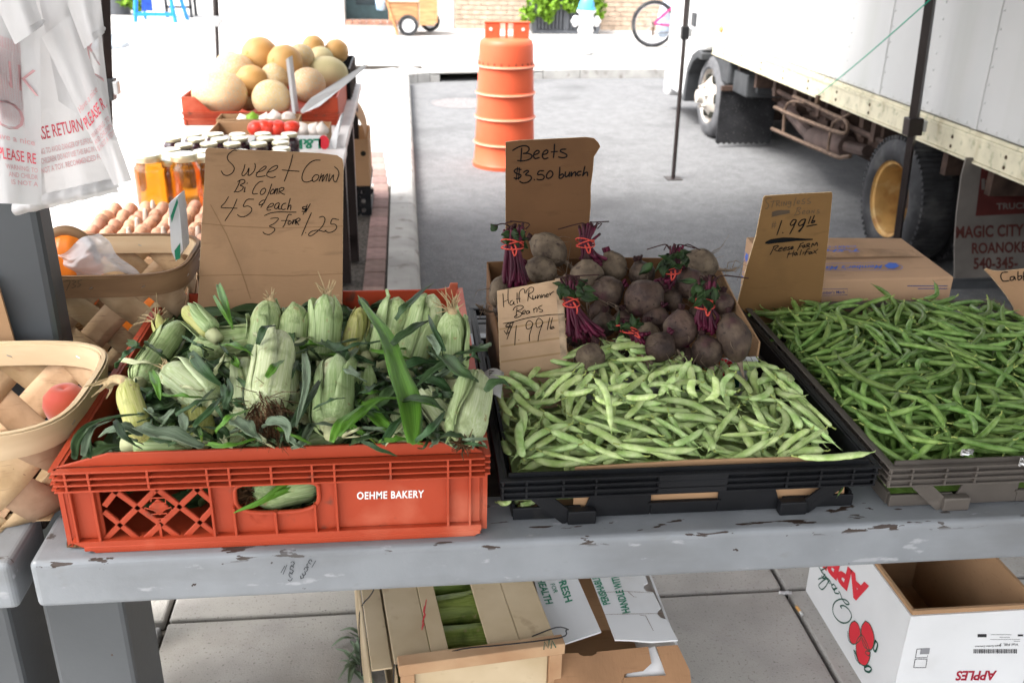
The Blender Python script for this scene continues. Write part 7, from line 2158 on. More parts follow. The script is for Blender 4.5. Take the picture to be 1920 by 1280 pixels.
# gathered hem
q.grid(lambda u, v: f1(u, .985 + .0 * v) + Vector((0, -.012 * sin(pi * v) - .004 * sin(u * 40), .012 - .024 * v)), 26, 5)
q.build("film", M_BAG, bg1, smooth=True)
q = MB()
bag_text(q, f1, "PLEASE RETURN TO", .23, .92, .700, .752, -.012);
q.build("slogan", M_BAGR, bg1)
q = MB()
for k, s in enumerate(("WARNING: TO AVOID DANGER OF SUFFOCATION", "AND CHILDREN. DO NOT USE THIS BAG IN CRIBS", "IS NOT A TOY. RECOMMENDED FOR")):
 bag_text(q, f1, s, .24 + .02 * k, .93, .785 + .036 * k, .808 + .036 * k, -.012, bold=.012)
q.build("warning_print", M_BAGRF, bg1)
bg2 = thing("plastic_bag", "white plastic carrier bag at the left of the hung bundle", "plastic bag", P(20, 200, y=1.52), "plastic carrier bags hung on the post")
q = MB(); f2 = sheet(q, [(-130, -60), (75, 30), (78, 384), (-40, 380)], 1.50, .03, 4.0, fold=.008)
q.build("film", M_BAG, bg2, smooth=True)
q = MB(); bag_text(q, f2, "PLEASE RE", .42, .93, .735, .79, .0); q.build("slogan", M_BAGR, bg2)
q = MB()
for k, s in enumerate(("WARNING: TO", "AND CHILDR", "IS NOT A")):
 bag_text(q, f2, s, .50 + .03 * k, .95, .81 + .036 * k, .834 + .036 * k, 0)
bag_text(q, f2, "Have a nice", .36, .92, .665, .695, 0)
q.build("warning_print", M_BAGRF, bg2)
q = MB(); bag_text(q, f2, "O", .40, .80, .50, .64, 0, bold=-.015); bag_text(q, f2, "NK", .44, .98, .30, .43, 0, bold=-.015);
for k in range(5): bag_text(q, f2, "THANK YOU THANK YOU", .50 + .06 * k, .56 + .06 * k, .18, .62, 0, bold=.0)
q.build("thank_you_print", M_BAGRF, bg2)
bg3 = thing("plastic_bag", "folded white plastic carrier bag slanting down to the right of the bundle", "plastic bag", P(160, 200, y=1.49), "plastic carrier bags hung on the post")
q = MB(); f3 = sheet(q, [(78, 70), (138, 24), (247, 338), (214, 348)], 1.475, .012, 2.0, 14, 30, fold=.003)
q.build("film", M_BAG, bg3, smooth=True)
q = MB(); f3b = sheet(q, [(60, -70), (176, -60), (213, 262), (110, 190)], 1.535, .02, 6.0, 18, 26, fold=.006); q.build("back_film", M_BAG, bg3, smooth=True)
q = MB(); bag_text(q, f3, "PLEASE R", .03, .97, .555, .625, -.06); q.build("slogan", M_BAGR, bg3)
q = MB()
for k, s in enumerate(("WARNING: TO", "AND CHILDREN", "IS NOT A TOY")): bag_text(q, f3, s, .06, .96, .66 + .042 * k, .69 + .042 * k, -.05)
bag_text(q, f3, "Have a nice", .05, .9, .48, .52, -.06)
q.build("warning_print", M_BAGRF, bg3)
q = MB(); bag_text(q, f3b, "C", .55, .95, .66, .86, -.02, bold=-.02); bag_text(q, f3b, "NK", .40, .92, .42, .60, -.02, bold=-.02); q.build("thank_you_print", M_BAGRF, bg3)
for lab, cs, y_, sd in (("left handle loop", [(-40, -60), (52, -40), (82, 48), (28, 84)], 1.455, 3.0), ("right handle loop", [(104, -50), (184, -40), (196, 62), (158, 92)], 1.46, 5.0)):
 q = MB(); fh = sheet(q, cs, y_, .018, sd, 14, 16, fold=.004)
 q.grid(lambda u, v: fh(u, .93 + .1 * v) + Vector((0, .010 * sin(pi * v), .004)), 14, 4)
 q.build("handle_loop", M_BAG, bg2 if cs[0][0] < 0 else bg3, smooth=True)
# film bag bunched on the second basket
q = MB()
cs = [Vector((*c, 0)) for c in [(106, 478), (185, 432), (262, 512), (142, 516)]]
def fbg(u, v):
 p = cs[0].lerp(cs[1], u).lerp(cs[3].lerp(cs[2], u), v)
 return P(p.x + 5 * sin(v * 9), p.y + 5 * sin(u * 8), y=1.86 - .05 * sin(pi * u) * sin(pi * v) + .016 * noise.noise(Vector((u * 6, v * 6, 2))))
q.grid(fbg, 22, 22)
o = q.build("plastic_bag", M_BAGC, smooth=True); tag(o, "crumpled clear produce bag on the brown hooped basket", "plastic bag"); recentre(o)
# green and white card standing in the second basket
a_ = P(328, 490, y=1.93)
cd_ = thing("price_card", "white and green card standing edge-on in the brown hooped basket", "card", a_)
q = MB(); cpx = [(316, 382), (333, 368), (338, 410), (343, 470), (330, 490), (321, 470)]
q.add([P(*p, y=1.92 + .0 * i) for i, p in enumerate(cpx)] + [P(*p, y=1.92) + Vector((.003, .05, .0)) for p in cpx], [(0, 1, 2, 3, 4, 5), (11, 10, 9, 8, 7, 6)] + [(i, (i + 1) % 6, 6 + (i + 1) % 6, 6 + i) for i in range(6)])
q.build("board", M_CWHITE, cd_)
q = MB(); q.add([P(*p, y=1.918) for p in ((320, 405), (332, 372), (334, 380), (322, 418))], [(0, 1, 2, 3)]); q.add([P(*p, y=1.918) for p in ((327, 470), (338, 455), (338, 485), (329, 488))], [(0, 1, 2, 3)])
q.build("green_print", M_INKG, cd_)
q = MB(); q.box(*(P(-30, 640, y=1.60) + Vector((-.06, 0, -.0))), *(P(-30, 640, y=1.60) + Vector((.0, .004, .08))))
q = MB(); q.add([P(*p, y=1.612) for p in ((-60, 520), (-8, 520), (27, 640), (27, 690), (-60, 690))] + [P(*p, y=1.612) + Vector((0, .005, 0)) for p in ((-60, 520), (-8, 520), (27, 640), (27, 690), (-60, 690))], [(0, 1, 2, 3, 4), (9, 8, 7, 6, 5)] + [(i, (i + 1) % 5, 5 + (i + 1) % 5, 5 + i) for i in range(5)])
o = q.build("price_sign", M_CARD); tag(o, "brown cardboard sign edge behind the pale basket at the frame's left", "price sign"); recentre(o)
# ------------------------------------------------------------------ table along the pavement with eggs, honey, jam, melons
M_TTOP = mat("white_table_top", (.62, .58, .56), rough=.5, var=.06)
tb = thing("folding_table", "long white folding table carrying eggs, jars and melons", "table", (-.8, 4.0, 0))
TZ_ = .74
MB().box(-1.35, 2.42, TZ_ - .035, -.255, 4.10, TZ_).build("tabletop", M_TTOP, tb, bevel=.006)
MB().box(-1.35, 4.11, TZ_ - .035, -.262, 5.90, TZ_).build("tabletop", M_TTOP, tb, bevel=.006)
for x_, y_ in ((-.30, 2.6), (-.325, 4.46), (-.30, 4.79), (-1.25, 2.6), (-1.25, 4.5), (-1.25, 5.7), (-.32, 5.75)):
 MB().box(x_ - .038, y_ - .03, 0, x_ + .038, y_ + .03, TZ_ - .036).build("leg", M_BLACKMETAL, tb, bevel=.004)
MB().box(-.34, 4.49, .1, -.31, 4.76, .15).build("stretcher", M_BLACKMETAL, tb)
# black crate with holes and the carton on it
M_HOLE = mat("daylit_hole", (.62, .6, .58), rough=.8)
cr_b = P(697, 404, z=0); cr_l = P(667, 404, y=cr_b.y)
ck = thing("plastic_crate", "black plastic crate with round holes on the pavers beside the table", "crate", (cr_b.x - .2, cr_b.y + .2, 0))
zc = P(690, 348, y=cr_b.y).z
def panel_holes(parent, x0, x1, y, z0, z1, holes, r, m):
 """Front panel with real round holes (fan of quads per cell)."""
 q = MB()
 xs = sorted({x0, x1} | {(a + b) / 2 for a, b in zip(sorted({h[0] for h in holes})[:-1], sorted({h[0] for h in holes})[1:])})
 zs = sorted({z0, z1} | {(a + b) / 2 for a, b in zip(sorted({h[1] for h in holes})[:-1], sorted({h[1] for h in holes})[1:])})
 for i in range(len(xs) - 1):
  for j in range(len(zs) - 1):
   hh = [h for h in holes if xs[i] < h[0] < xs[i + 1] and zs[j] < h[1] < zs[j + 1]]
   if not hh: q.box(xs[i], y, zs[j], xs[i + 1], y + .006, zs[j + 1]); continue
   hx, hz = hh[0]; n = 16; v0 = []
   for yy in (y, y + .006):
    for k in range(n):
     a = 2 * pi * k / n; v0.append((hx + r * cos(a), yy, hz + r * sin(a)))
    for k in range(n):
     a = 2 * pi * k / n; c_, s_ = cos(a), sin(a)
     t = min(((xs[i + 1] - hx) if c_ > 0 else (xs[i] - hx)) / c_ if abs(c_) > 1e-6 else 9, ((zs[j + 1] - hz) if s_ > 0 else (zs[j] - hz)) / s_ if abs(s_) > 1e-6 else 9)
     v0.append((hx + c_ * t, yy, hz + s_ * t))
   f0 = []
   for k in range(n):
    k2 = (k + 1) % n; f0 += [(k, k2, n + k2, n + k), (2 * n + k, 3 * n + k, 3 * n + k2, 2 * n + k2), (k, 2 * n + k, 2 * n + k2, k2)]
   q.add(v0, f0)
 return q.build("front_panel", m, parent)
xa, xb_ = cr_b.x - .36, cr_b.x
hs = []
for (px_, py_) in ((670, 350), (680, 350), (670, 364.5), (680.5, 364.5), (681, 378), (671, 391), (681, 391)):
 p = P(px_, py_, y=cr_b.y); hs.append((p.x, p.z))
panel_holes(ck, xa, xb_, cr_b.y, 0, zc, [(xb_ - .045, zc * .78), (xb_ - .085, zc * .78), (xb_ - .045, zc * .48), (xb_ - .085, zc * .18), (xb_ - .045, zc * .18)], .0135, M_BLK)
q = MB(); q.box(xa, cr_b.y + .007, 0, xa + .006, cr_b.y + .5, zc); q.box(xb_ - .006, cr_b.y + .007, 0, xb_, cr_b.y + .5, zc * .12); q.box(xb_ - .006, cr_b.y + .007, zc * .85, xb_, cr_b.y + .5, zc); q.box(xb_ - .03, cr_b.y + .007, zc * .121, xb_, cr_b.y + .02, zc * .849); q.box(xa, cr_b.y + .49, 0, xb_, cr_b.y + .5, zc * .2)
q.build("frame", M_BLK, ck)
bxp = [P(652, 262, y=cr_b.y - .02), P(690, 262, y=cr_b.y - .02)]
bb = thing("cardboard_box", "brown cardboard box with an open flap standing on the black crate", "box", (cr_b.x - .17, cr_b.y + .15, zc))
zt2 = bxp[1].z
x0, x1 = bxp[1].x - .34, bxp[1].x; y0, y1 = cr_b.y - .01, cr_b.y + .42
for nm, bxx in (("front_wall", (x0, y0, zc, x1, y0 + .005, zt2)), ("back_wall", (x0, y1, zc, x1, y1 + .005, zt2)), ("side_wall", (x0, y0 + .006, zc, x0 + .005, y1 - .001, zt2)), ("side_wall", (x1 - .005, y0 + .006, zc, x1, y1 - .001, zt2)), ("bottom", (x0 + .006, y0 + .006, zc + .001, x1 - .006, y1 - .001, zc + .006))):
 MB().box(*bxx).build(nm, M_CARD, bb)
q = MB(); q.grid(lambda u, v: Vector((x1 - .02 - .20 * (1 - v) * 0 - .18 * v * 0 + (.0 if v < .1 else 0) - .05 * v ** 2, y0 + .02 + u * .38, zt2 + .15 * v - .0)), 3, 8)
q.build("flap", M_CARD, bb, solid=.004)
MB().lathe([(.016, 0), (.016, .0008), (0, .0008)], Matrix.Translation((P(681, 288, y=y0).x, y0 - .0009, P(681, 288, y=y0).z)) @ Matrix.Rotation(radians(90), 4, 'X'), 16).build("vent_hole", M_DARK, bb)
MB().lathe([(.020, 0), (.020, .0008), (0, .0008)], Matrix.Translation((P(660, 318, y=y0).x, y0 - .0009, P(660, 318, y=y0).z)) @ Matrix.Rotation(radians(90), 4, 'X'), 16).build("vent_hole", M_CARDD, bb)
# eggs on a pulp tray
M_EGG = mat("brown_egg", (.52, .27, .17), rough=.55, var=.06, scale=4, rnd=.14, hue=.008)
M_PULP = mat("paper_pulp", (.55, .44, .36), rough=.95, var=.12, scale=30, bump=.3, bscale=120)
et = thing("egg_tray", "open paper pulp tray filled with brown eggs on the white table", "egg tray", (-.68, 2.77, TZ_))
ex0, ey0, ne = -.905, 2.56, 10
MB().box(ex0 - .03, ey0 - .03, TZ_ + .001, ex0 + ne * .0475 + .01, ey0 + ne * .0475 + .01, TZ_ + .016).build("base", M_PULP, et, bevel=.008)
MB().box(ex0 - .04, ey0 - .045, TZ_ + .001, ex0 + .32, ey0 - .032, TZ_ + .042).build("front_edge", M_CARD, et)
for i in range(4):
 for j in range(4):
  MB().lathe([(.016, 0), (.010, .035), (.006, .062), (.003, .066), (0, .066)], Matrix.Translation((ex0 + .1188 + i * .095, ey0 + .1188 + j * .095, TZ_ + .016)), 8).build("cup_peak", M_PULP, et, smooth=True)
em_ = MB().lathe([(0.0001, -.029), (.010, -.0265), (.0175, -.018), (.0215, -.004), (.0205, .010), (.0150, .022), (.0080, .0275), (0.0001, .0295)], None, 16, close=True).mesh("egg", M_EGG, smooth=True)
re = random.Random(2)
for i in range(ne):
 for j in range(ne):
  o = link("egg", em_); o.location = (ex0 + i * .0475 + re.uniform(-.003, .003), ey0 + j * .0475 + re.uniform(-.003, .003), TZ_ + .042 + re.uniform(-.003, .004))
  o.rotation_euler = (re.gauss(0, .3), re.gauss(0, .3), re.uniform(0, 6)); o.scale = (1.0 + re.uniform(-.04, .05),) * 3
  tag(o, "brown egg in the pulp tray on the white table", "egg", "brown eggs in the pulp tray")
# honey and jam jars
def glass_mat(name, col, dens):
 m = mat(name, col, rough=.03, var=.0, trans=1.0, ior=1.33)
 return m
M_HONEY = mat("honey", (.88, .27, .015), rough=.06, var=.2, scale=14, trans=.85, ior=1.35, lo=.3, hi=.7, coat=.8, col2=(.85, .36, .02))
M_JAM = mat("dark_jam", (.035, .006, .012), rough=.1, var=.4, coat=.8)
M_LID = mat("brass_jar_lid", (.62, .55, .36), rough=.3, var=.08, metal=.55, scale=12)
M_LIDT = mat("pale_jar_lid_top", (.72, .70, .62), rough=.35, var=.05, metal=.2)
def jar(label, grp, c, r, h, mfill, proto={}):
 key = (round(r, 4), round(h, 3), mfill.name)
 if key in proto:
  o = copy_tree(proto[key]); o.location = c; tag(o, label, "jar", grp); return o
 t = thing("jar", label, "jar", c, grp)
 T = Matrix.Translation(c)
 MB().lathe([(r * .86, .0005), (r * .97, .006), (r, .016), (r, h * .70), (r * .93, h * .77), (r * .80, h * .815), (r * .80, h * .86)], T, 28).build("filled_glass", mfill, t, smooth=True, angle=60)
 l = MB().lathe([(r * .86, h * .862), (r * .875, h * .87), (r * .875, h * .93), (r * .90, h * .935), (r * .90, h * .955), (r * .86, h * .975), (r * .82, h * .985)], T, 28).build("lid", M_LID, t, smooth=True, angle=40)
 MB().lathe([(r * .80, h * .9855), (r * .72, h * .980), (0, h * .983)], T, 28).build("lid_disc", M_LIDT, l, smooth=True, angle=40)
 proto[key] = t
 return t
GJ, GM = "jars of amber honey on the white table", "small jars of dark jam on the white table"
h1 = P(283, 396, z=TZ_); h2 = P(350, 394, z=TZ_)
jar("tall quart jar of amber honey, leftmost on the table", GJ, (h1.x, h1.y + .047, TZ_), .049, .180, M_HONEY)
jar("tall quart jar of honey beside the tall sign's left edge", GJ, (h2.x, h2.y + .047, TZ_), .049, .180, M_HONEY)
h3 = P(313, 385, z=TZ_); jar("smaller honey jar between the two tall ones", GJ, (h3.x - .005, h3.y + .09, TZ_), .038, .140, M_HONEY)
h4 = P(318, 330, z=TZ_ + .1); jar("honey jar behind the pair of tall jars", GJ, (h4.x, h4.y + .02, TZ_), .040, .155, M_HONEY)
h5 = P(380, 318, z=TZ_ + .1); jar("honey jar half hidden behind the tall sign's left edge", GJ, (h5.x, h5.y, TZ_), .040, .150, M_HONEY)
JL = [(170, 662), (275, 660), (395, 660), (172, 686), (297, 684), (120, 712), (245, 707), (365, 707), (492, 705), (60, 735), (135, 742), (210, 745), (60, 765), (10, 770), (190, 772), (40, 792), (410, 745), (300, 735), (100, 700), (230, 680), (340, 672)]
jars_done = [(h1.x, h1.y + .047), (h2.x, h2.y + .047), (h3.x, h3.y + .09), (h4.x, h4.y + .02), (h5.x, h5.y)]
nj = 0
for (a, b) in JL:
 p = P(300 + a / 2.667, b / 2.667 + 3, z=TZ_ + .098)
 if any(math.hypot(p.x - x, p.y - y) < .072 for x, y in jars_done): continue
 jars_done.append((p.x, p.y)); nj += 1
 jar("small jam jar with brass lid among the dark jars behind the honey", GM, (p.x + re.gauss(0, .003), p.y + re.gauss(0, .004), TZ_), .037, .100, M_JAM)
for i in range(7):
 for j in range(9):
  x, y = -.98 + i * .083, 3.32 + j * .084
  if y < 3.36 + max(0, (-.70 - x)) * 2.0 or y > 3.98: continue
  if any(math.hypot(x - a, y - b) < .077 for a, b in jars_done): continue
  jars_done.append((x, y)); jar("small jam jar with brass lid among the dark jars behind the honey", GM, (x + re.uniform(-.012, .012), y + re.uniform(-.012, .012), TZ_), .037, .100, M_JAM)
# printed farm box with tomatoes, small box with onions, melon crate
def open_box(name, label, x0, x1, y0, y1, z0, zf, m_out, m_in, t=.004, zb=None):
 b = thing(name, label, "box", ((x0 + x1) / 2, (y0 + y1) / 2, z0))
 zb = zb or zf
 MB().box(x0, y0, z0, x1, y0 + t, zf).build("front_wall", m_out, b)
 MB().box(x0, y1 - t, z0, x1, y1, zb).build("back_wall", m_in, b)
 MB().box(x0, y0 + t + .0005, z0, x0 + t, y1 - t - .0005, zf).build("side_wall", m_in, b)
 MB().box(x1 - t, y0 + t + .0005, z0, x1, y1 - t - .0005, zf).build("side_wall", m_in, b)
 MB().box(x0 + t + .0005, y0 + t + .0005, z0 + .001, x1 - t - .0005, y1 - t - .0005, z0 + t).build("bottom", m_in, b)
 return b
fy = 4.06
lx0, lx1 = -.83, P(612, 255, y=fy).x
zf_ = P(560, 254, y=fy).z
fb = open_box("farm_box", "white farm box printed upside down in green, holding tomatoes", lx0, lx1, fy, 4.36, TZ_, zf_, M_CWHITE, M_CARD)
plf = Plane((0, fy, 0), (1, 0, 0), (0, 0, 1))
HB = lambda a, b: plf.hit(300 + a / 2.667, b / 2.667)
q = MB(); type_on(q, plf, "L&M FARMS", HB(805, 693), HB(375, 703), HB(805, 744), h=.001, bold=.03)
q.build("lettering", M_INKG, fb)
c_ = HB(820, 712); q = MB(); q.add([plf.at(c_[0] + .022 * cos(a), c_[1] + .03 * sin(a), .001) for a in np.linspace(0, 6.28, 17)[:-1]], [range(16)]); q.build("red_logo", M_INKR, fb)
q = MB(); q.add([P(*p, y=fy + .01 * (i % 2)) for i, p in enumerate(((616, 288), (619, 262), (641, 212), (645, 214), (632, 262), (630, 288)))], [(0, 1, 2, 3, 4, 5)]); q.build("side_flap", M_CWHITE, fb, solid=.004)
M_TOM = mat("tomato_skin", (.62, .045, .025), rough=.3, var=.15, scale=4, rnd=.15)
M_GAR = mat("garlic_skin", (.68, .60, .54), rough=.6, var=.12, scale=20, rnd=.08)
def ball(name, label, cat, grp, c, r, m, squash=.85, point=0.0, proto={}):
 key = (name, m.name)
 if key not in proto:
  proto[key] = MB().lathe([(.0001, -squash), (.35, -squash * .93), (.75, -squash * .6), (.97, -.1), (1, .15 * squash), (.86, squash * .58), (.5, squash * .90), (.22, squash * (.95 + point)), (.06, squash * (.9 + point * 2)), (.0001, squash * (.88 + point * 2.2))], None, 18, close=True).mesh(name, m, smooth=True)
 o = link(name, proto[key]); o.location = c; o.scale = (r, r, r); o.rotation_euler = (re.gauss(0, .3), re.gauss(0, .3), re.uniform(0, 6)); tag(o, label, cat, grp); return o
for i, (a, b) in enumerate(((460, 672), (575, 662), (520, 676), (490, 690), (630, 690))):
 p = P(300 + a / 2.667, b / 2.667, z=TZ_ + .085); ball("tomato", "red tomato in the upside-down printed farm box", "tomato", "tomatoes in the farm box", (p.x, max(p.y, fy + .05), TZ_ + .075), .042, M_TOM)
for i, (a, b) in enumerate(((650, 672), (705, 660), (760, 658), (790, 668))):
 p = P(300 + a / 2.667, b / 2.667, z=TZ_ + .085); ball("garlic", "pale garlic bulb at the right of the farm box", "garlic", "garlic bulbs in the farm box", (p.x, max(p.y, fy + .05), TZ_ + .07), .034, M_GAR, .8, .25)
oy = 4.40
ob = open_box("small_box", "small brown box of onions and squash before the melon crate", P(405, 225, y=oy).x, P(560, 225, y=oy).x, oy, 4.535, TZ_, P(480, 224, y=oy).z, M_CARD, M_CARD)
for (a, b, m_, lab) in ((415, 596, M_GAR, "pale onion at the left of the small brown box"), (462, 586, M_LIME, "green squash in the small brown box"), (525, 592, M_GAR, "tiny white onion in the small brown box"), (572, 578, M_GAR, "white onion with a pointed neck in the small brown box"), (640, 582, M_GAR, "white onion beside the upright white card")):
 p = P(300 + a / 2.667, b / 2.667, y=4.46); ball("onion" if m_ is M_GAR else "squash", lab, "onion" if m_ is M_GAR else "squash", "vegetables in the small brown box", (p.x, 4.465, max(p.z - .015, TZ_ + .03)), .036, m_, .85, .22)
# melon crate
my0 = 4.58
mc = thing("melon_crate", "orange-red plastic crate of melons on the white table", "crate", (-.67, 4.95, TZ_))
mx0, mx1 = P(341, 200, y=my0).x, P(634, 200, y=my0).x
zl, zh = P(480, 210, y=my0).z, P(342, 182, y=my0).z
q = MB(); q.prism([(mx0, TZ_ + .001), (mx1, TZ_ + .001), (mx1 + .0, zh), (mx1 - .10, zh), (mx1 - .13, zl), (mx0 + .13, zl), (mx0 + .06, zh), (mx0, zh)], Matrix(((1, 0, 0, 0), (0, 0, -1, my0), (0, 1, 0, 0), (0, 0, 0, 1))), .008)
q.build("front_wall", M_RED, mc, bevel=.002)
for z in (TZ_ + .06, zl - .01, zl - .035): MB().box(mx0 - .004, my0 - .010, z, mx1 + .004, my0 - .0005, z + .004).build("rim_rib", M_RED, mc)
for x in np.linspace(mx0 + .01, mx1 - .01, 6): MB().box(x - .003, my0 - .008, TZ_ + .002, x + .003, my0 - .0005, zl - .04).build("upright_rib", M_RED, mc)
for x in (mx0, mx1 - .008): MB().box(x, my0 + .009, TZ_ + .001, x + .008, 5.30, zh).build("side_wall", M_RED, mc)
MB().box(mx0 + .009, 5.292, TZ_ + .001, mx1 - .009, 5.30, zh).build("back_wall", M_RED, mc)
MB().box(mx0 + .009, my0 + .009, TZ_ + .001, mx1 - .009, 5.29, TZ_ + .008).build("floor_panel", M_RED, mc)
bk2 = thing("plastic_crate", "black plastic crate of melons behind the orange-red melon crate", "crate", (-.62, 5.6, TZ_))
for nm, b_ in (("front_wall", (mx0 + .03, 5.305, TZ_ + .001, mx1 + .02, 5.312, zh - .02)), ("side_wall", (mx1 + .012, 5.313, TZ_ + .001, mx1 + .02, 5.89, zh + .03)), ("side_wall", (mx0 + .03, 5.313, TZ_ + .001, mx0 + .038, 5.89, zh + .03)), ("back_wall", (mx0 + .039, 5.88, TZ_ + .001, mx1 + .011, 5.888, zh + .03)), ("floor_panel", (mx0 + .039, 5.313, TZ_ + .001, mx1 + .011, 5.879, TZ_ + .008))):
 MB().box(*b_).build(nm, M_BLK, bk2)
for i in range(5): MB().box(mx1 + .0205, 5.33 + i * .12, TZ_ + .01, mx1 + .028, 5.345 + i * .12, zh + .028).build("upright_rib", M_GRY, bk2)
M_MEL = mat("melon_rind", (.58, .36, .17), rough=.6, col2=(.70, .50, .27), scale=4, bump=.8, bscale=150, bdist=.004, rnd=.10, hue=.012)
overlay(M_MEL, (.62, .52, .36), 140, .50, .58, w=2)
M_MELO = mat("orange_melon_rind", (.58, .31, .10), rough=.5, col2=(.64, .41, .18), scale=3, rnd=.08)
M_MELG = mat("greenish_melon_rind", (.52, .46, .24), rough=.6, col2=(.62, .50, .28), scale=5, bump=.4, bscale=45, bdist=.003)
M_SCAR = mat("melon_stem_scar", (.18, .24, .05), rough=.7)
MEL = [(298, 470, 112, 1.22, "P", 4.72, "big pale oblong melon at the crate's front left"), (460, 408, 80, 1.05, "O", 4.86, "orange melon with a green stem scar above the front pair"), (558, 495, 92, 1.05, "P", 4.70, "round netted melon at the front middle of the crate"),
       (625, 315, 88, 1.1, "O", 4.98, "orange melon on top in the middle of the pile"), (705, 290, 68, 1.0, "P", 5.10, "melon tucked right of the top orange melon"), (740, 428, 88, 1.0, "P", 4.82, "round melon at the crate's right above the red corner"),
       (838, 368, 82, 1.25, "G", 5.10, "greenish oblong melon by the black crate's edge"), (882, 258, 60, 1.05, "O", 5.62, "small orange melon at the far right top"), (500, 280, 92, 1.1, "O", 5.10, "pale orange melon behind the pile's left"),
       (575, 390, 74, 1.0, "P", 4.92, "melon showing between the middle ones"), (768, 235, 56, 1.0, "O", 5.58, "far melon beside the small orange one"), (440, 505, 50, 1.0, "P", 4.86, "small melon wedged behind the front pair"), (380, 365, 95, 1.1, "P", 4.98, "washed pale melon at the back left"), (800, 300, 64, 1.1, "G", 5.5, "melon behind the greenish one"),
       (350, 330, 70, 1.0, "P", 5.2, "far pale melon at the left of the pile")]
for (a, b, rp_, asp, mk, y_, lab) in MEL:
 C_ = P(300 + a / 2.667, b / 2.667, y=y_); r = rp_ / 2.667 * mpp(C_)
 t = thing("melon", lab, "melon", C_, "melons in the crates on the white table")
 t.rotation_euler = (re.uniform(-.3, .3), re.uniform(-.3, .3), re.uniform(-.4, .4)) if mk != "O" else (radians(75), 0, radians(-35))
 q = MB()
 def fm(u, v):
  A2, th = 2 * pi * u, pi * v
  R = r * (sin(th) + 1e-4); R *= 1 + .018 * cos(9 * A2)
  ax = Vector((R * cos(A2), R * sin(A2), -r * cos(th)))
  if mk != "O": ax = Vector((ax.z * asp, ax.y, -ax.x))
  return ax
 q.grid(fm, 30, 16, closed_u=True)
 link("rind", q.mesh("rind", {"P": M_MEL, "O": M_MELO, "G": M_MELG}[mk], smooth=True), t)
 q = MB(); q.lathe([(r * .10, r * .985), (r * .07, r * 1.0), (0, r * .99)], Matrix() if mk == "O" else Matrix.Rotation(radians(90), 4, 'Y') @ Matrix.Scale(asp, 4, (0, 0, 1)), 10)
 link("stem_scar", q.mesh("stem_scar", M_SCAR, smooth=True), t)
# white cards in the melon pile
q = MB(); q.add([P(*p, y=4.565) for p in ((536, 112), (541, 108), (554, 216), (549, 220))] + [P(*p, y=4.565) + Vector((.01, .07, 0)) for p in ((536, 112), (541, 108), (554, 216), (549, 220))], [(0, 1, 2, 3), (7, 6, 5, 4), (0, 4, 5, 1), (1, 5, 6, 2), (2, 6, 7, 3), (3, 7, 4, 0)])
o = q.build("price_card", M_CWHITE); tag(o, "thin white card standing edge-on in front of the melons", "card"); recentre(o)
q = MB(); q.add([P(*p, y=yy) for p, yy in (((563, 208), 4.55), ((583, 184), 4.56), ((640, 148), 4.60), ((684, 121), 4.64), ((686, 127), 4.64), ((645, 162), 4.60), ((598, 200), 4.56), ((566, 213), 4.55))], [range(8)])
o = q.build("price_card", M_CWHITE, solid=.004); tag(o, "long white card slanting out over the melon crate's right corner", "card"); recentre(o)
# ------------------------------------------------------------------ under the bench
M_CRATEW = mat("raw_crate_wood", (.47, .36, .22), rough=.75, col2=(.60, .48, .32), scale=5, bump=.3, bscale=50, bdist=.001, rnd=.1)
overlay(M_CRATEW, (.28, .19, .11), 14, .6, .74, stretch=(1, 1, 1), w=5)
M_CLEAT = mat("cleat_wood", (.36, .20, .105), rough=.8, col2=(.50, .33, .19), scale=7, bump=.4, bscale=40, bdist=.002)
M_WIRE = mat("crate_wire", (.05, .05, .052), rough=.45, metal=.6)
fl, frr = P(751, 1243, z=.30), P(1047, 1203, z=.30)
dv = Vector((frr.x - fl.x, frr.y - fl.y, 0)); CW = dv.length; ux = dv.normalized(); uy = Vector((-ux.y, ux.x, 0))
bl_ = P(712, 1100, z=.30)
skew = Vector((bl_.x - fl.x, bl_.y - fl.y, 0)); CD = .46; vy = skew.normalized()
vy = (uy * .85 + vy * .15).normalized()
wc = thing("wire_bound_crate", "wire-bound wooden crate of unhusked corn under the bench", "crate", (fl.x + .1, fl.y + .2, 0))
def WC(a, b, z): return Vector((fl.x, fl.y, 0)) + ux * a + vy * b + Vector((0, 0, z))
def wbox(a0, a1, b0, b1, z0, z1, nm, m, bevel=.0015, par=None):
 vs = [WC(a, b, z) for z in (z0, z1) for a, b in ((a0, b0), (a1, b0), (a1, b1), (a0, b1))]
 return MB().add(vs, [(0, 3, 2, 1), (4, 5, 6, 7), (0, 1, 5, 4), (1, 2, 6, 5), (2, 3, 7, 6), (3, 0, 4, 7)]).build(nm, m, par or wc, bevel=bevel, seg=1)
wbox(-.012, .062, .0, CD, .296, .300, "top_slat", M_CRATEW); wbox(.063, .098, .0, CD, .2965, .3005, "top_slat", M_CRATEW)
wbox(.178, .243, .0, CD, .296, .300, "top_slat", M_CRATEW); wbox(.244, CW - .004, .0, CD, .2955, .2995, "top_slat", M_CRATEW)
wbox(-.002, .024, -.026, -.001, .0, .292, "cleat", M_CLEAT); wbox(CW - .024, CW + .002, -.026, -.001, .0, .292, "cleat", M_CLEAT); wbox(-.006, CW + .006, -.028, .002, .2925, .3185, "cleat", M_CLEAT)
wbox(.025, CW - .025, -.016, -.010, .02, .292, "end_panel", M_CRATEW)
wbox(.025, CW - .025, -.026, -.017, .0, .0195, "cleat", M_CLEAT)
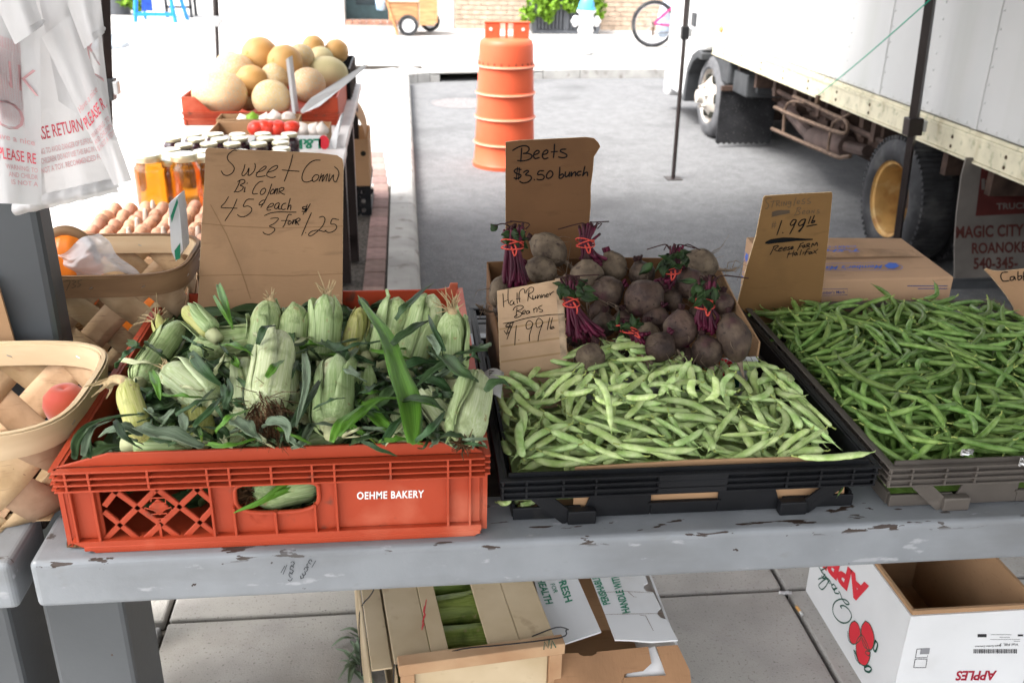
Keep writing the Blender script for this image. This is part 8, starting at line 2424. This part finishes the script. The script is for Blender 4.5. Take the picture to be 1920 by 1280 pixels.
for k, (z0, z1) in enumerate(((.015, .085), (.105, .175), (.20, .27))):
 wbox(-.010, -.006, .001, CD, z0, z1, "side_slat", M_CRATEW); wbox(CW + .003, CW + .007, .001, CD, z0, z1, "side_slat", M_CRATEW)
wbox(-.055, -.014, .02, CD, .27, .274, "side_slat", M_CRATEW); wbox(-.062, -.056, -.01, CD, .06, .27, "side_slat", M_CRATEW)
wbox(.0, CW, CD - .005, CD, .01, .28, "end_panel", M_CRATEW); wbox(.0, CW, .002, CD - .006, .008, .012, "floor_panel", M_CRATEW)
q = MB()
q.tube(smooth_path([WC(-.01, -.005, .302), WC(.05, -.004, .3045), WC(.12, -.006, .321), WC(.20, -.01, .321), WC(CW, -.012, .322), WC(CW + .012, -.008, .335), WC(CW + .02, .005, .325), WC(CW + .004, .03, .312), WC(CW - .05, .02, .306)]), .0014, 5)
q.tube(smooth_path([WC(-.012, .0, .30), WC(-.02, -.012, .2), WC(-.012, -.012, .05)]), .0014, 5)
q.tube(smooth_path([WC(-.01, .28, .303), WC(-.035, .24, .285), WC(-.064, .22, .25), WC(-.066, .22, .08)]), .0014, 5)
q.tube(smooth_path([WC(CW - .03, .36, .303), WC(CW - .005, .37, .32), WC(CW + .02, .36, .31), WC(CW, .35, .30)]), .0014, 5)
tag(q.build("binding_wire", M_WIRE, wc), kind="stuff")
q = MB(); plw = Plane(WC(0, 0, .3008), ux, vy)
strokes("red_pencil_mark", plw, [[(450, 265), (440, 330), (427, 425)], [(440, 300), (435, 330), (445, 345), (430, 380), (438, 395), (426, 415)]], (2.8235, 640, 1030), .0018, M_INKR, wc, h=.0005)
strokes("green_stamp", Plane(WC(0, -.0284, 0), ux, (0, 0, 1)), [[(1072, 525), (1075, 485), (1095, 520), (1100, 480)], [(1110, 520), (1115, 478), (1135, 515)]], (2.8235, 640, 1030), .003, M_INKDG, wc, h=.0004, k=1)
# corn in that crate
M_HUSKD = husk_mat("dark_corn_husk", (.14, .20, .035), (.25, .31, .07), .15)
rr = random.Random(8)
for (a, b, z, l, dx, lab) in ((.045, .12, .255, .20, 1, "green ear across the front of the wire-bound crate"), (.05, .20, .262, .20, 1, "ear in the middle of the wire-bound crate's gap"), (.05, .29, .262, .21, 1, "ear at the back of the wire-bound crate's gap"), (.01, .36, .25, .2, 1, "farthest ear under the wire-bound crate's slats"), (.0, .06, .235, .2, 1, "ear under the left slat of the wire-bound crate")):
 A_, B_ = WC(a, b, z - .02), WC(a + l, b + rr.uniform(-.03, .03), z - .015)
 root = thing("corn_ear", lab, "corn", A_, "ears of corn in the wire-bound crate"); root.rotation_euler = frame_to(A_, B_, rr.uniform(0, 6)).to_euler()
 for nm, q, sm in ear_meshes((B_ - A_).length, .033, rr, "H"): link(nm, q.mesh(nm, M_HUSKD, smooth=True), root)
o = leaf_obj("corn_leaves", [leaf_ribbon([WC(.02 + rr.uniform(0, .22), rr.uniform(.05, .4), rr.uniform(.1, .22)) for _ in range(3)], .03, tw0=rr.uniform(-1, 1)) for _ in range(60)], M_LEAF, None, WC(.14, .2, .1))
tag(o, "dark corn leaves inside the wire-bound crate", "corn leaves", kind="stuff")
ribs = []
for i in range(34):
 p = P(rr.uniform(662, 712), rr.uniform(1195, 1290), z=.004); d = Vector((rr.gauss(-.3, 1), rr.gauss(0, 1), 0)).normalized()
 l = rr.uniform(.03, .09); ribs.append(leaf_ribbon([p, p + d * l * .5 + Vector((0, 0, rr.uniform(.004, .03))), p + d * l + Vector((0, 0, rr.uniform(0, .03)))], rr.uniform(.005, .016), fold=.3, tw0=rr.uniform(-.8, .8), tw1=rr.uniform(-1, 1)))
o = leaf_obj("husk_litter", ribs, M_LEAFG, None, P(685, 1240, z=0)); tag(o, "litter of torn corn leaves on the concrete beside the wooden crate", "leaf litter", kind="stuff")
# white and brown produce box with open flaps
zt3 = .262
plt = Plane((0, 0, zt3), (1, 0, 0), (0, 1, 0))
H3 = lambda a, b: plt.hit(640 + a / 2.8235, 1030 + b / 2.8235)
eb = thing("produce_box", "white topped produce box with open flaps and green print under the bench", "box", (.42, 1.72, 0))
def flap(pts, nm, m, dz=0.0, par=eb, mi=None):
 h = [H3(*p) for p in pts]; ar = sum(h[i][0] * h[(i + 1) % len(h)][1] - h[(i + 1) % len(h)][0] * h[i][1] for i in range(len(h)))
 if ar < 0: h = h[::-1]
 return MB().prism(h, plt.M(dz), .004).build(nm, m, par)
flap([(990, 60), (1232, 60), (1245, 145), (1375, 440), (1125, 522), (1085, 400)], "top_flap", M_CWHITE, .004)
flap([(1285, 60), (1580, 60), (1600, 130), (1622, 185), (1600, 195), (1598, 215), (1615, 232), (1650, 236), (1690, 318), (1675, 330), (1672, 352), (1690, 372), (1722, 380), (1780, 488), (1640, 498), (1520, 488), (1448, 486)], "top_flap", M_CWHITE, .006)
q = MB()
type_on(q, plt, "EAT FRESH", H3(1112, 60), H3(1185, 290), H3(1150, 50), h=.0046, bold=.03)
type_on(q, plt, "FOR", H3(1105, 190), H3(1125, 238), H3(1128, 186), h=.0046, bold=.01)
type_on(q, plt, "HEALTH", H3(1033, 165), H3(1082, 297), H3(1072, 160), h=.0046, bold=.03)
q.build("lettering", M_INKG, eb)
q = MB()
type_on(q, plt, "PERISHABLE", H3(1425, 298), H3(1362, 150), H3(1385, 306), h=.0066, bold=.03)
type_on(q, plt, "HANDLE WITH CARE", H3(1530, 343), H3(1437, 62), H3(1487, 350), h=.0066, bold=.03)
q.build("lettering", M_INKG, eb)
q = MB()
for po in ([(1515, 232), (1548, 262), (1560, 262)], [(1580, 358), (1610, 362), (1650, 440)], [(1345, 240), (1500, 232), (1640, 240)], [(1395, 355), (1500, 352), (1700, 350)]):
 ribbon2(q, plt, [H3(*p) for p in po], .0012, .0066)
q.build("cut_line", M_CARDD, eb)
bk_ = [H3(*p) for p in ((1000, 60), (1575, 60), (1780, 490), (1100, 545))]
xr = max(b[0] for b in bk_); yf_ = H3(1130, 548)[1]; yb_ = yf_ + .36
x0, x1 = H3(1110, 548)[0], H3(1785, 500)[0]
MB().box(x0, yf_ + .004, 0, x0 + .005, yb_, zt3 - .004).build("side_wall", M_CARD, eb); MB().box(x1 - .005, yf_ + .004, 0, x1, yb_, zt3 - .004).build("side_wall", M_CWHITE, eb)
MB().box(x0 + .006, yb_ - .005, 0, x1 - .006, yb_, zt3 - .004).build("back_wall", M_CARD, eb)
MB().box(x0 + .006, yf_ + .006, .001, x1 - .006, yb_ - .006, .006).build("bottom", M_CARD, eb)
# front flap folded outward, showing its brown inside with a hand cut-out
pff = lean_plane((x0, yf_, zt3 - .004), 52)
HFf = lambda a, b: pff.hit(640 + a / 2.8235, 1030 + b / 2.8235)
def fflap(pts, nm, m, dz):
 h = [HFf(*p) for p in pts]; ar = sum(h[i][0] * h[(i + 1) % len(h)][1] - h[(i + 1) % len(h)][0] * h[i][1] for i in range(len(h)))
 if ar < 0: h = h[::-1]
 return MB().prism(h, pff.M(dz), .004).build(nm, m, eb)
fflap([(1120, 552), (1255, 545), (1262, 556), (1285, 562), (1330, 560), (1352, 548), (1352, 540), (1625, 512), (1642, 600), (1600, 640), (1500, 655), (1490, 690), (1470, 760), (1130, 760)], "front_flap", cardboard("corrugated_inside", (.30, .165, .085), cs=(40, 2, 2), bump=.7), 0)
fflap([(1668, 512), (1780, 503), (1845, 640), (1858, 760), (1475, 760), (1495, 676), (1720, 664)], "front_flap", MATS["corrugated_inside"], .0005)
fflap([(1490, 690), (1735, 672), (1665, 505), (1615, 520)], "flap_backing", M_CWHITE, -.012)
# apple box
AX0, AX1, AY0, AY1, AZ = 1.036, 1.345, 1.505, 1.975, .298
tl_ = P(1708, 1155, z=AZ); AX0, AY0 = tl_.x, tl_.y
ab = thing("apple_box", "white apple box with red print standing upside down under the bench", "box", ((AX0 + AX1) / 2, (AY0 + AY1) / 2, 0))
q = MB(); q.box(AX0, AY0, 0, AX1, AY0 + .004, AZ); q.build("front_wall", M_CWHITE, ab)
q = MB(); q.box(AX0, AY0 + .0045, 0, AX0 + .004, AY1, AZ); q.build("side_wall", M_CWHITE, ab)
MB().box(AX1 - .004, AY0 + .0045, 0, AX1, AY1, AZ).build("side_wall", M_CWHITE, ab)
MB().box(AX0 + .0045, AY1 - .004, 0, AX1 - .0045, AY1, AZ).build("back_wall", M_CWHITE, ab)
MB().box(AX0 + .0045, AY0 + .0045, .001, AX1 - .0045, AY1 - .0045, .006).build("bottom", M_CARD, ab)
# brown liner (the corrugated inside, double at the rim)
MB().box(AX0 + .0045, AY0 + .0045, .007, AX1 - .0045, AY0 + .012, AZ + .010).build("inner_wall", M_CARD, ab, bevel=.001)
MB().box(AX0 + .0045, AY0 + .0125, .007, AX0 + .013, AY1 - .0045, AZ + .008).build("inner_wall", M_CARD, ab, bevel=.001)
MB().box(AX1 - .012, AY0 + .0125, .007, AX1 - .0045, AY1 - .0045, AZ + .006).build("inner_wall", M_CARD, ab)
MB().box(AX0 + .0135, AY1 - .012, .007, AX1 - .0125, AY1 - .0045, AZ + .002).build("inner_wall", M_CARD, ab)
sl = Plane((AX0, 0, 0), (0, -1, 0), (0, 0, 1)); sf = Plane((0, AY0, 0), (1, 0, 0), (0, 0, 1))
Zb = lambda a, b: (1400 + a / 3.6923, 1020 + b / 3.6923)
HS = lambda a, b: sl.hit(*Zb(a, b)); HFr = lambda a, b: sf.hit(*Zb(a, b))
q = MB(); type_on(q, sl, "APPLES", HS(850, 285), HS(400, -130), HS(812, 440), h=.0008, bold=.05)
q.build("lettering", M_INKR, ab)
def blob(q, H, pl, pts, h):
 s = smooth_path([Vector((*H(*p), 0)) for p in pts + [pts[0]]], 5)[:-1]; q.add([pl.at(v.x, v.y, h) for v in s], [range(len(s))])
q = MB()
B1 = [(750, 528), (775, 550), (790, 600), (792, 650), (770, 680), (735, 688), (715, 650), (712, 590), (725, 545)]
B2 = [(825, 528), (855, 550), (880, 610), (886, 660), (875, 715), (850, 730), (815, 700), (800, 640), (798, 570)]
B3 = [(795, 622), (820, 650), (850, 720), (858, 770), (840, 825), (815, 838), (780, 810), (762, 740), (765, 670)]
for i, b in enumerate((B1, B2, B3)): blob(q, HS, sl, b, .0008 + .0002 * i)
q.build("apple_print", M_INKR, ab)
lines_ = [[b[0]] + b[1:] + [b[0]] for b in (B1, B2, B3)]
strokes("apple_outline", sl, lines_ + [[(835, 735), (825, 750), (850, 770), (860, 745), (835, 735)], [(800, 640), (830, 700), (835, 720)], [(702, 600), (710, 660), (735, 690)], [(745, 730), (760, 790), (790, 830)]], (3.6923, 1400, 1020), .0024, M_INKDG, ab, h=.0014)
strokes("leaf_outline", sl, [[(895, 665), (910, 690), (895, 740), (880, 715), (895, 665)], [(820, 850), (845, 840), (868, 860), (850, 882), (822, 870), (820, 850)], [(750, 735), (765, 770), (775, 800)]], (3.6923, 1400, 1020), .005, M_INKDG, ab, h=.0014)
strokes("script_lettering", sl, [[(660, 440), (650, 425), (680, 425), (712, 455), (728, 495), (710, 532), (672, 543), (635, 525), (605, 485), (597, 440), (612, 400), (650, 378), (690, 385), (712, 410), (690, 412), (665, 380), (650, 340), (640, 325)],
   [(640, 340), (615, 335), (608, 315), (628, 300)], [(610, 320), (590, 290), (605, 275), (620, 300), (600, 310)], [(592, 285), (570, 240), (548, 240), (520, 260), (500, 285), (520, 310), (545, 295), (575, 245)], [(575, 270), (550, 225), (520, 190)], [(555, 225), (530, 235), (522, 215)], [(530, 200), (505, 160), (500, 140)], [(498, 240), (530, 225), (545, 205)], [(515, 180), (535, 170), (560, 150), (520, 120)]], (3.6923, 1400, 1020), .0034, M_INKDG, ab, h=.0008)
q = MB(); type_on(q, sf, "APPLES", HFr(1733, 870), HFr(1452, 872), HFr(1722, 938), h=.0008, bold=.03, shear=.12)
q.build("front_lettering", mat("dark_red_print", (.30, .012, .03), rough=.6), ab)
M_LBL = mat("label_black", (.03, .03, .032), rough=.6)
q = MB(); rq = random.Random(3)
x = 1568
while x < 1872:
 w_ = rq.choice((3, 3, 4, 6, 8)); a1, a2 = HFr(x, 722), HFr(x + w_, 752); q.add([sf.at(*HFr(x, 722), .0008), sf.at(*HFr(x + w_, 722), .0008), sf.at(*HFr(x + w_, 752), .0008), sf.at(*HFr(x, 752), .0008)], [(0, 1, 2, 3)]); x += w_ + rq.choice((3, 4, 5))
q.build("barcode", M_LBL, ab)
q = MB()
type_on(q, sf, "Vol Fill, 3", HFr(1883, 680), HFr(1752, 680), HFr(1880, 700), h=.0008); type_on(q, sf, "Apple Golden Delicious", HFr(1760, 692), HFr(1580, 696), HFr(1760, 706), h=.0008)
for y_, a, b in ((622, 1690, 1830), (640, 1750, 1820), (655, 1685, 1890), (668, 1850, 1890)): ribbon2(q, sf, [HFr(a, y_), HFr(b, y_)], .0012, .0008)
for a, b, c, d in ((1597, 618, 1660, 640), (1875, 620, 1913, 634)): q.add([sf.at(*HFr(a, b), .0008), sf.at(*HFr(c, b), .0008), sf.at(*HFr(c, d), .0008), sf.at(*HFr(a, d), .0008)], [(0, 1, 2, 3)])
q.build("shipping_label", M_LBL, ab)
strokes("check_box", sf, [[(1178, 722), (1168, 782), (1250, 782), (1252, 768)], [(1178, 722), (1210, 720)], [(1165, 792), (1155, 850), (1238, 850), (1248, 792), (1165, 792)]], (3.6923, 1400, 1020), .0018, M_LBL, ab, h=.0008, k=1)
q = MB(); q.add([sf.at(*HFr(*p), .0008) for p in ((1205, 718), (1268, 714), (1262, 756), (1198, 758))], [(0, 1, 2, 3)]); q.build("grey_sticker", mat("grey_print", (.25, .25, .26), rough=.7), ab)
# torn leaf hanging in the apple box, dry leaf strip
ribs = [leaf_ribbon([P(*Zb(1815, 75), y=AY1 - .02), P(*Zb(1740, 100), y=AY1 - .05), P(*Zb(1668, 160), y=AY1 - .08)], .014, fold=.3, tw0=-.8, tw1=-.8), leaf_ribbon([P(*Zb(1668, 160), y=AY1 - .08), P(*Zb(1720, 195), y=AY1 - .09), P(*Zb(1780, 240), y=AY1 - .10), P(*Zb(1868, 318), y=AY1 - .12)], .014, fold=.3, tw0=-.8, tw1=-1)]
o = leaf_obj("corn_leaf", ribs, M_LEAF, None, P(*Zb(1740, 150), y=AY1 - .06)); tag(o, "bent dark corn leaf hanging inside the apple box", "corn leaf")
# small litter on the concrete
def butt(label, a, b, m):
 A_, B_ = P(*a, z=.005), P(*b, z=.005); t = thing("cigarette_butt", label, "cigarette butt", A_)
 MB().tube([A_, A_.lerp(B_, .65)], .0042, 8).build("filter", m, t, smooth=True, angle=50); MB().tube([A_.lerp(B_, .66), B_], .0040, 8).build("paper", M_PAPER, t, smooth=True, angle=50)
M_FILT = mat("filter_tan", (.62, .32, .10), rough=.8, var=.2, scale=90)
butt("tan cigarette butt in the joint beside the apple box", Zb(345, 432), Zb(385, 485), M_FILT)
q = MB(); q.grid(lambda u, v: P(*Zb(222 + 90 * u, 322 + 22 * v), z=.004 + .006 * abs(sin(u * 6 + v * 2))), 10, 4)
o = q.build("paper_scrap", M_CWHITE, smooth=True, solid=.0005); tag(o, "white twisted paper scrap lying on the joint left of the apple box", "scrap"); recentre(o)
ribs = [leaf_ribbon([P(rr.uniform(1440, 1600), rr.uniform(1085, 1260), z=.003)] * 1 + [P(1500 + 60 * i, 1140 + 75 * i, z=.004), P(1508 + 60 * i, 1150 + 75 * i, z=.006)], .004) for i in range(2)]
# crumbs and clips on the bench edge
q = MB()
q.grid(lambda u, v: P(125 + 28 * u, 1012 + 14 * v, z=BZ + .003 + .008 * abs(sin(u * 7 + v * 5)) * (1 - abs(2 * v - 1))), 9, 6)
o = q.build("dry_husk_scrap", M_SILK, smooth=True); tag(o, "dry brown scrap caught under the red crate's front left corner", "scrap"); recentre(o)
for k, (a, b, lab) in enumerate((((1803, 842), (1824, 852), "wad of silver foil stuck on the grey-brown tray's front rim"), ((1913, 858), (1924, 872), "scrap of silver foil at the right end of the grey-brown tray"))):
 A_, B_ = P(*a, y=GT_Y - .004), P(*b, y=GT_Y - .004)
 q = MB(); q.grid(lambda u, v: Vector((A_.x + (B_.x - A_.x) * u, GT_Y - .004 - .006 * sin(pi * u) * sin(pi * v) + .003 * sin(u * 13) * sin(v * 11), A_.z + (B_.z - A_.z) * v)), 8, 8)
 o = q.build("foil_scrap", MATS["steel"]); tag(o, lab, "foil scrap"); recentre(o)
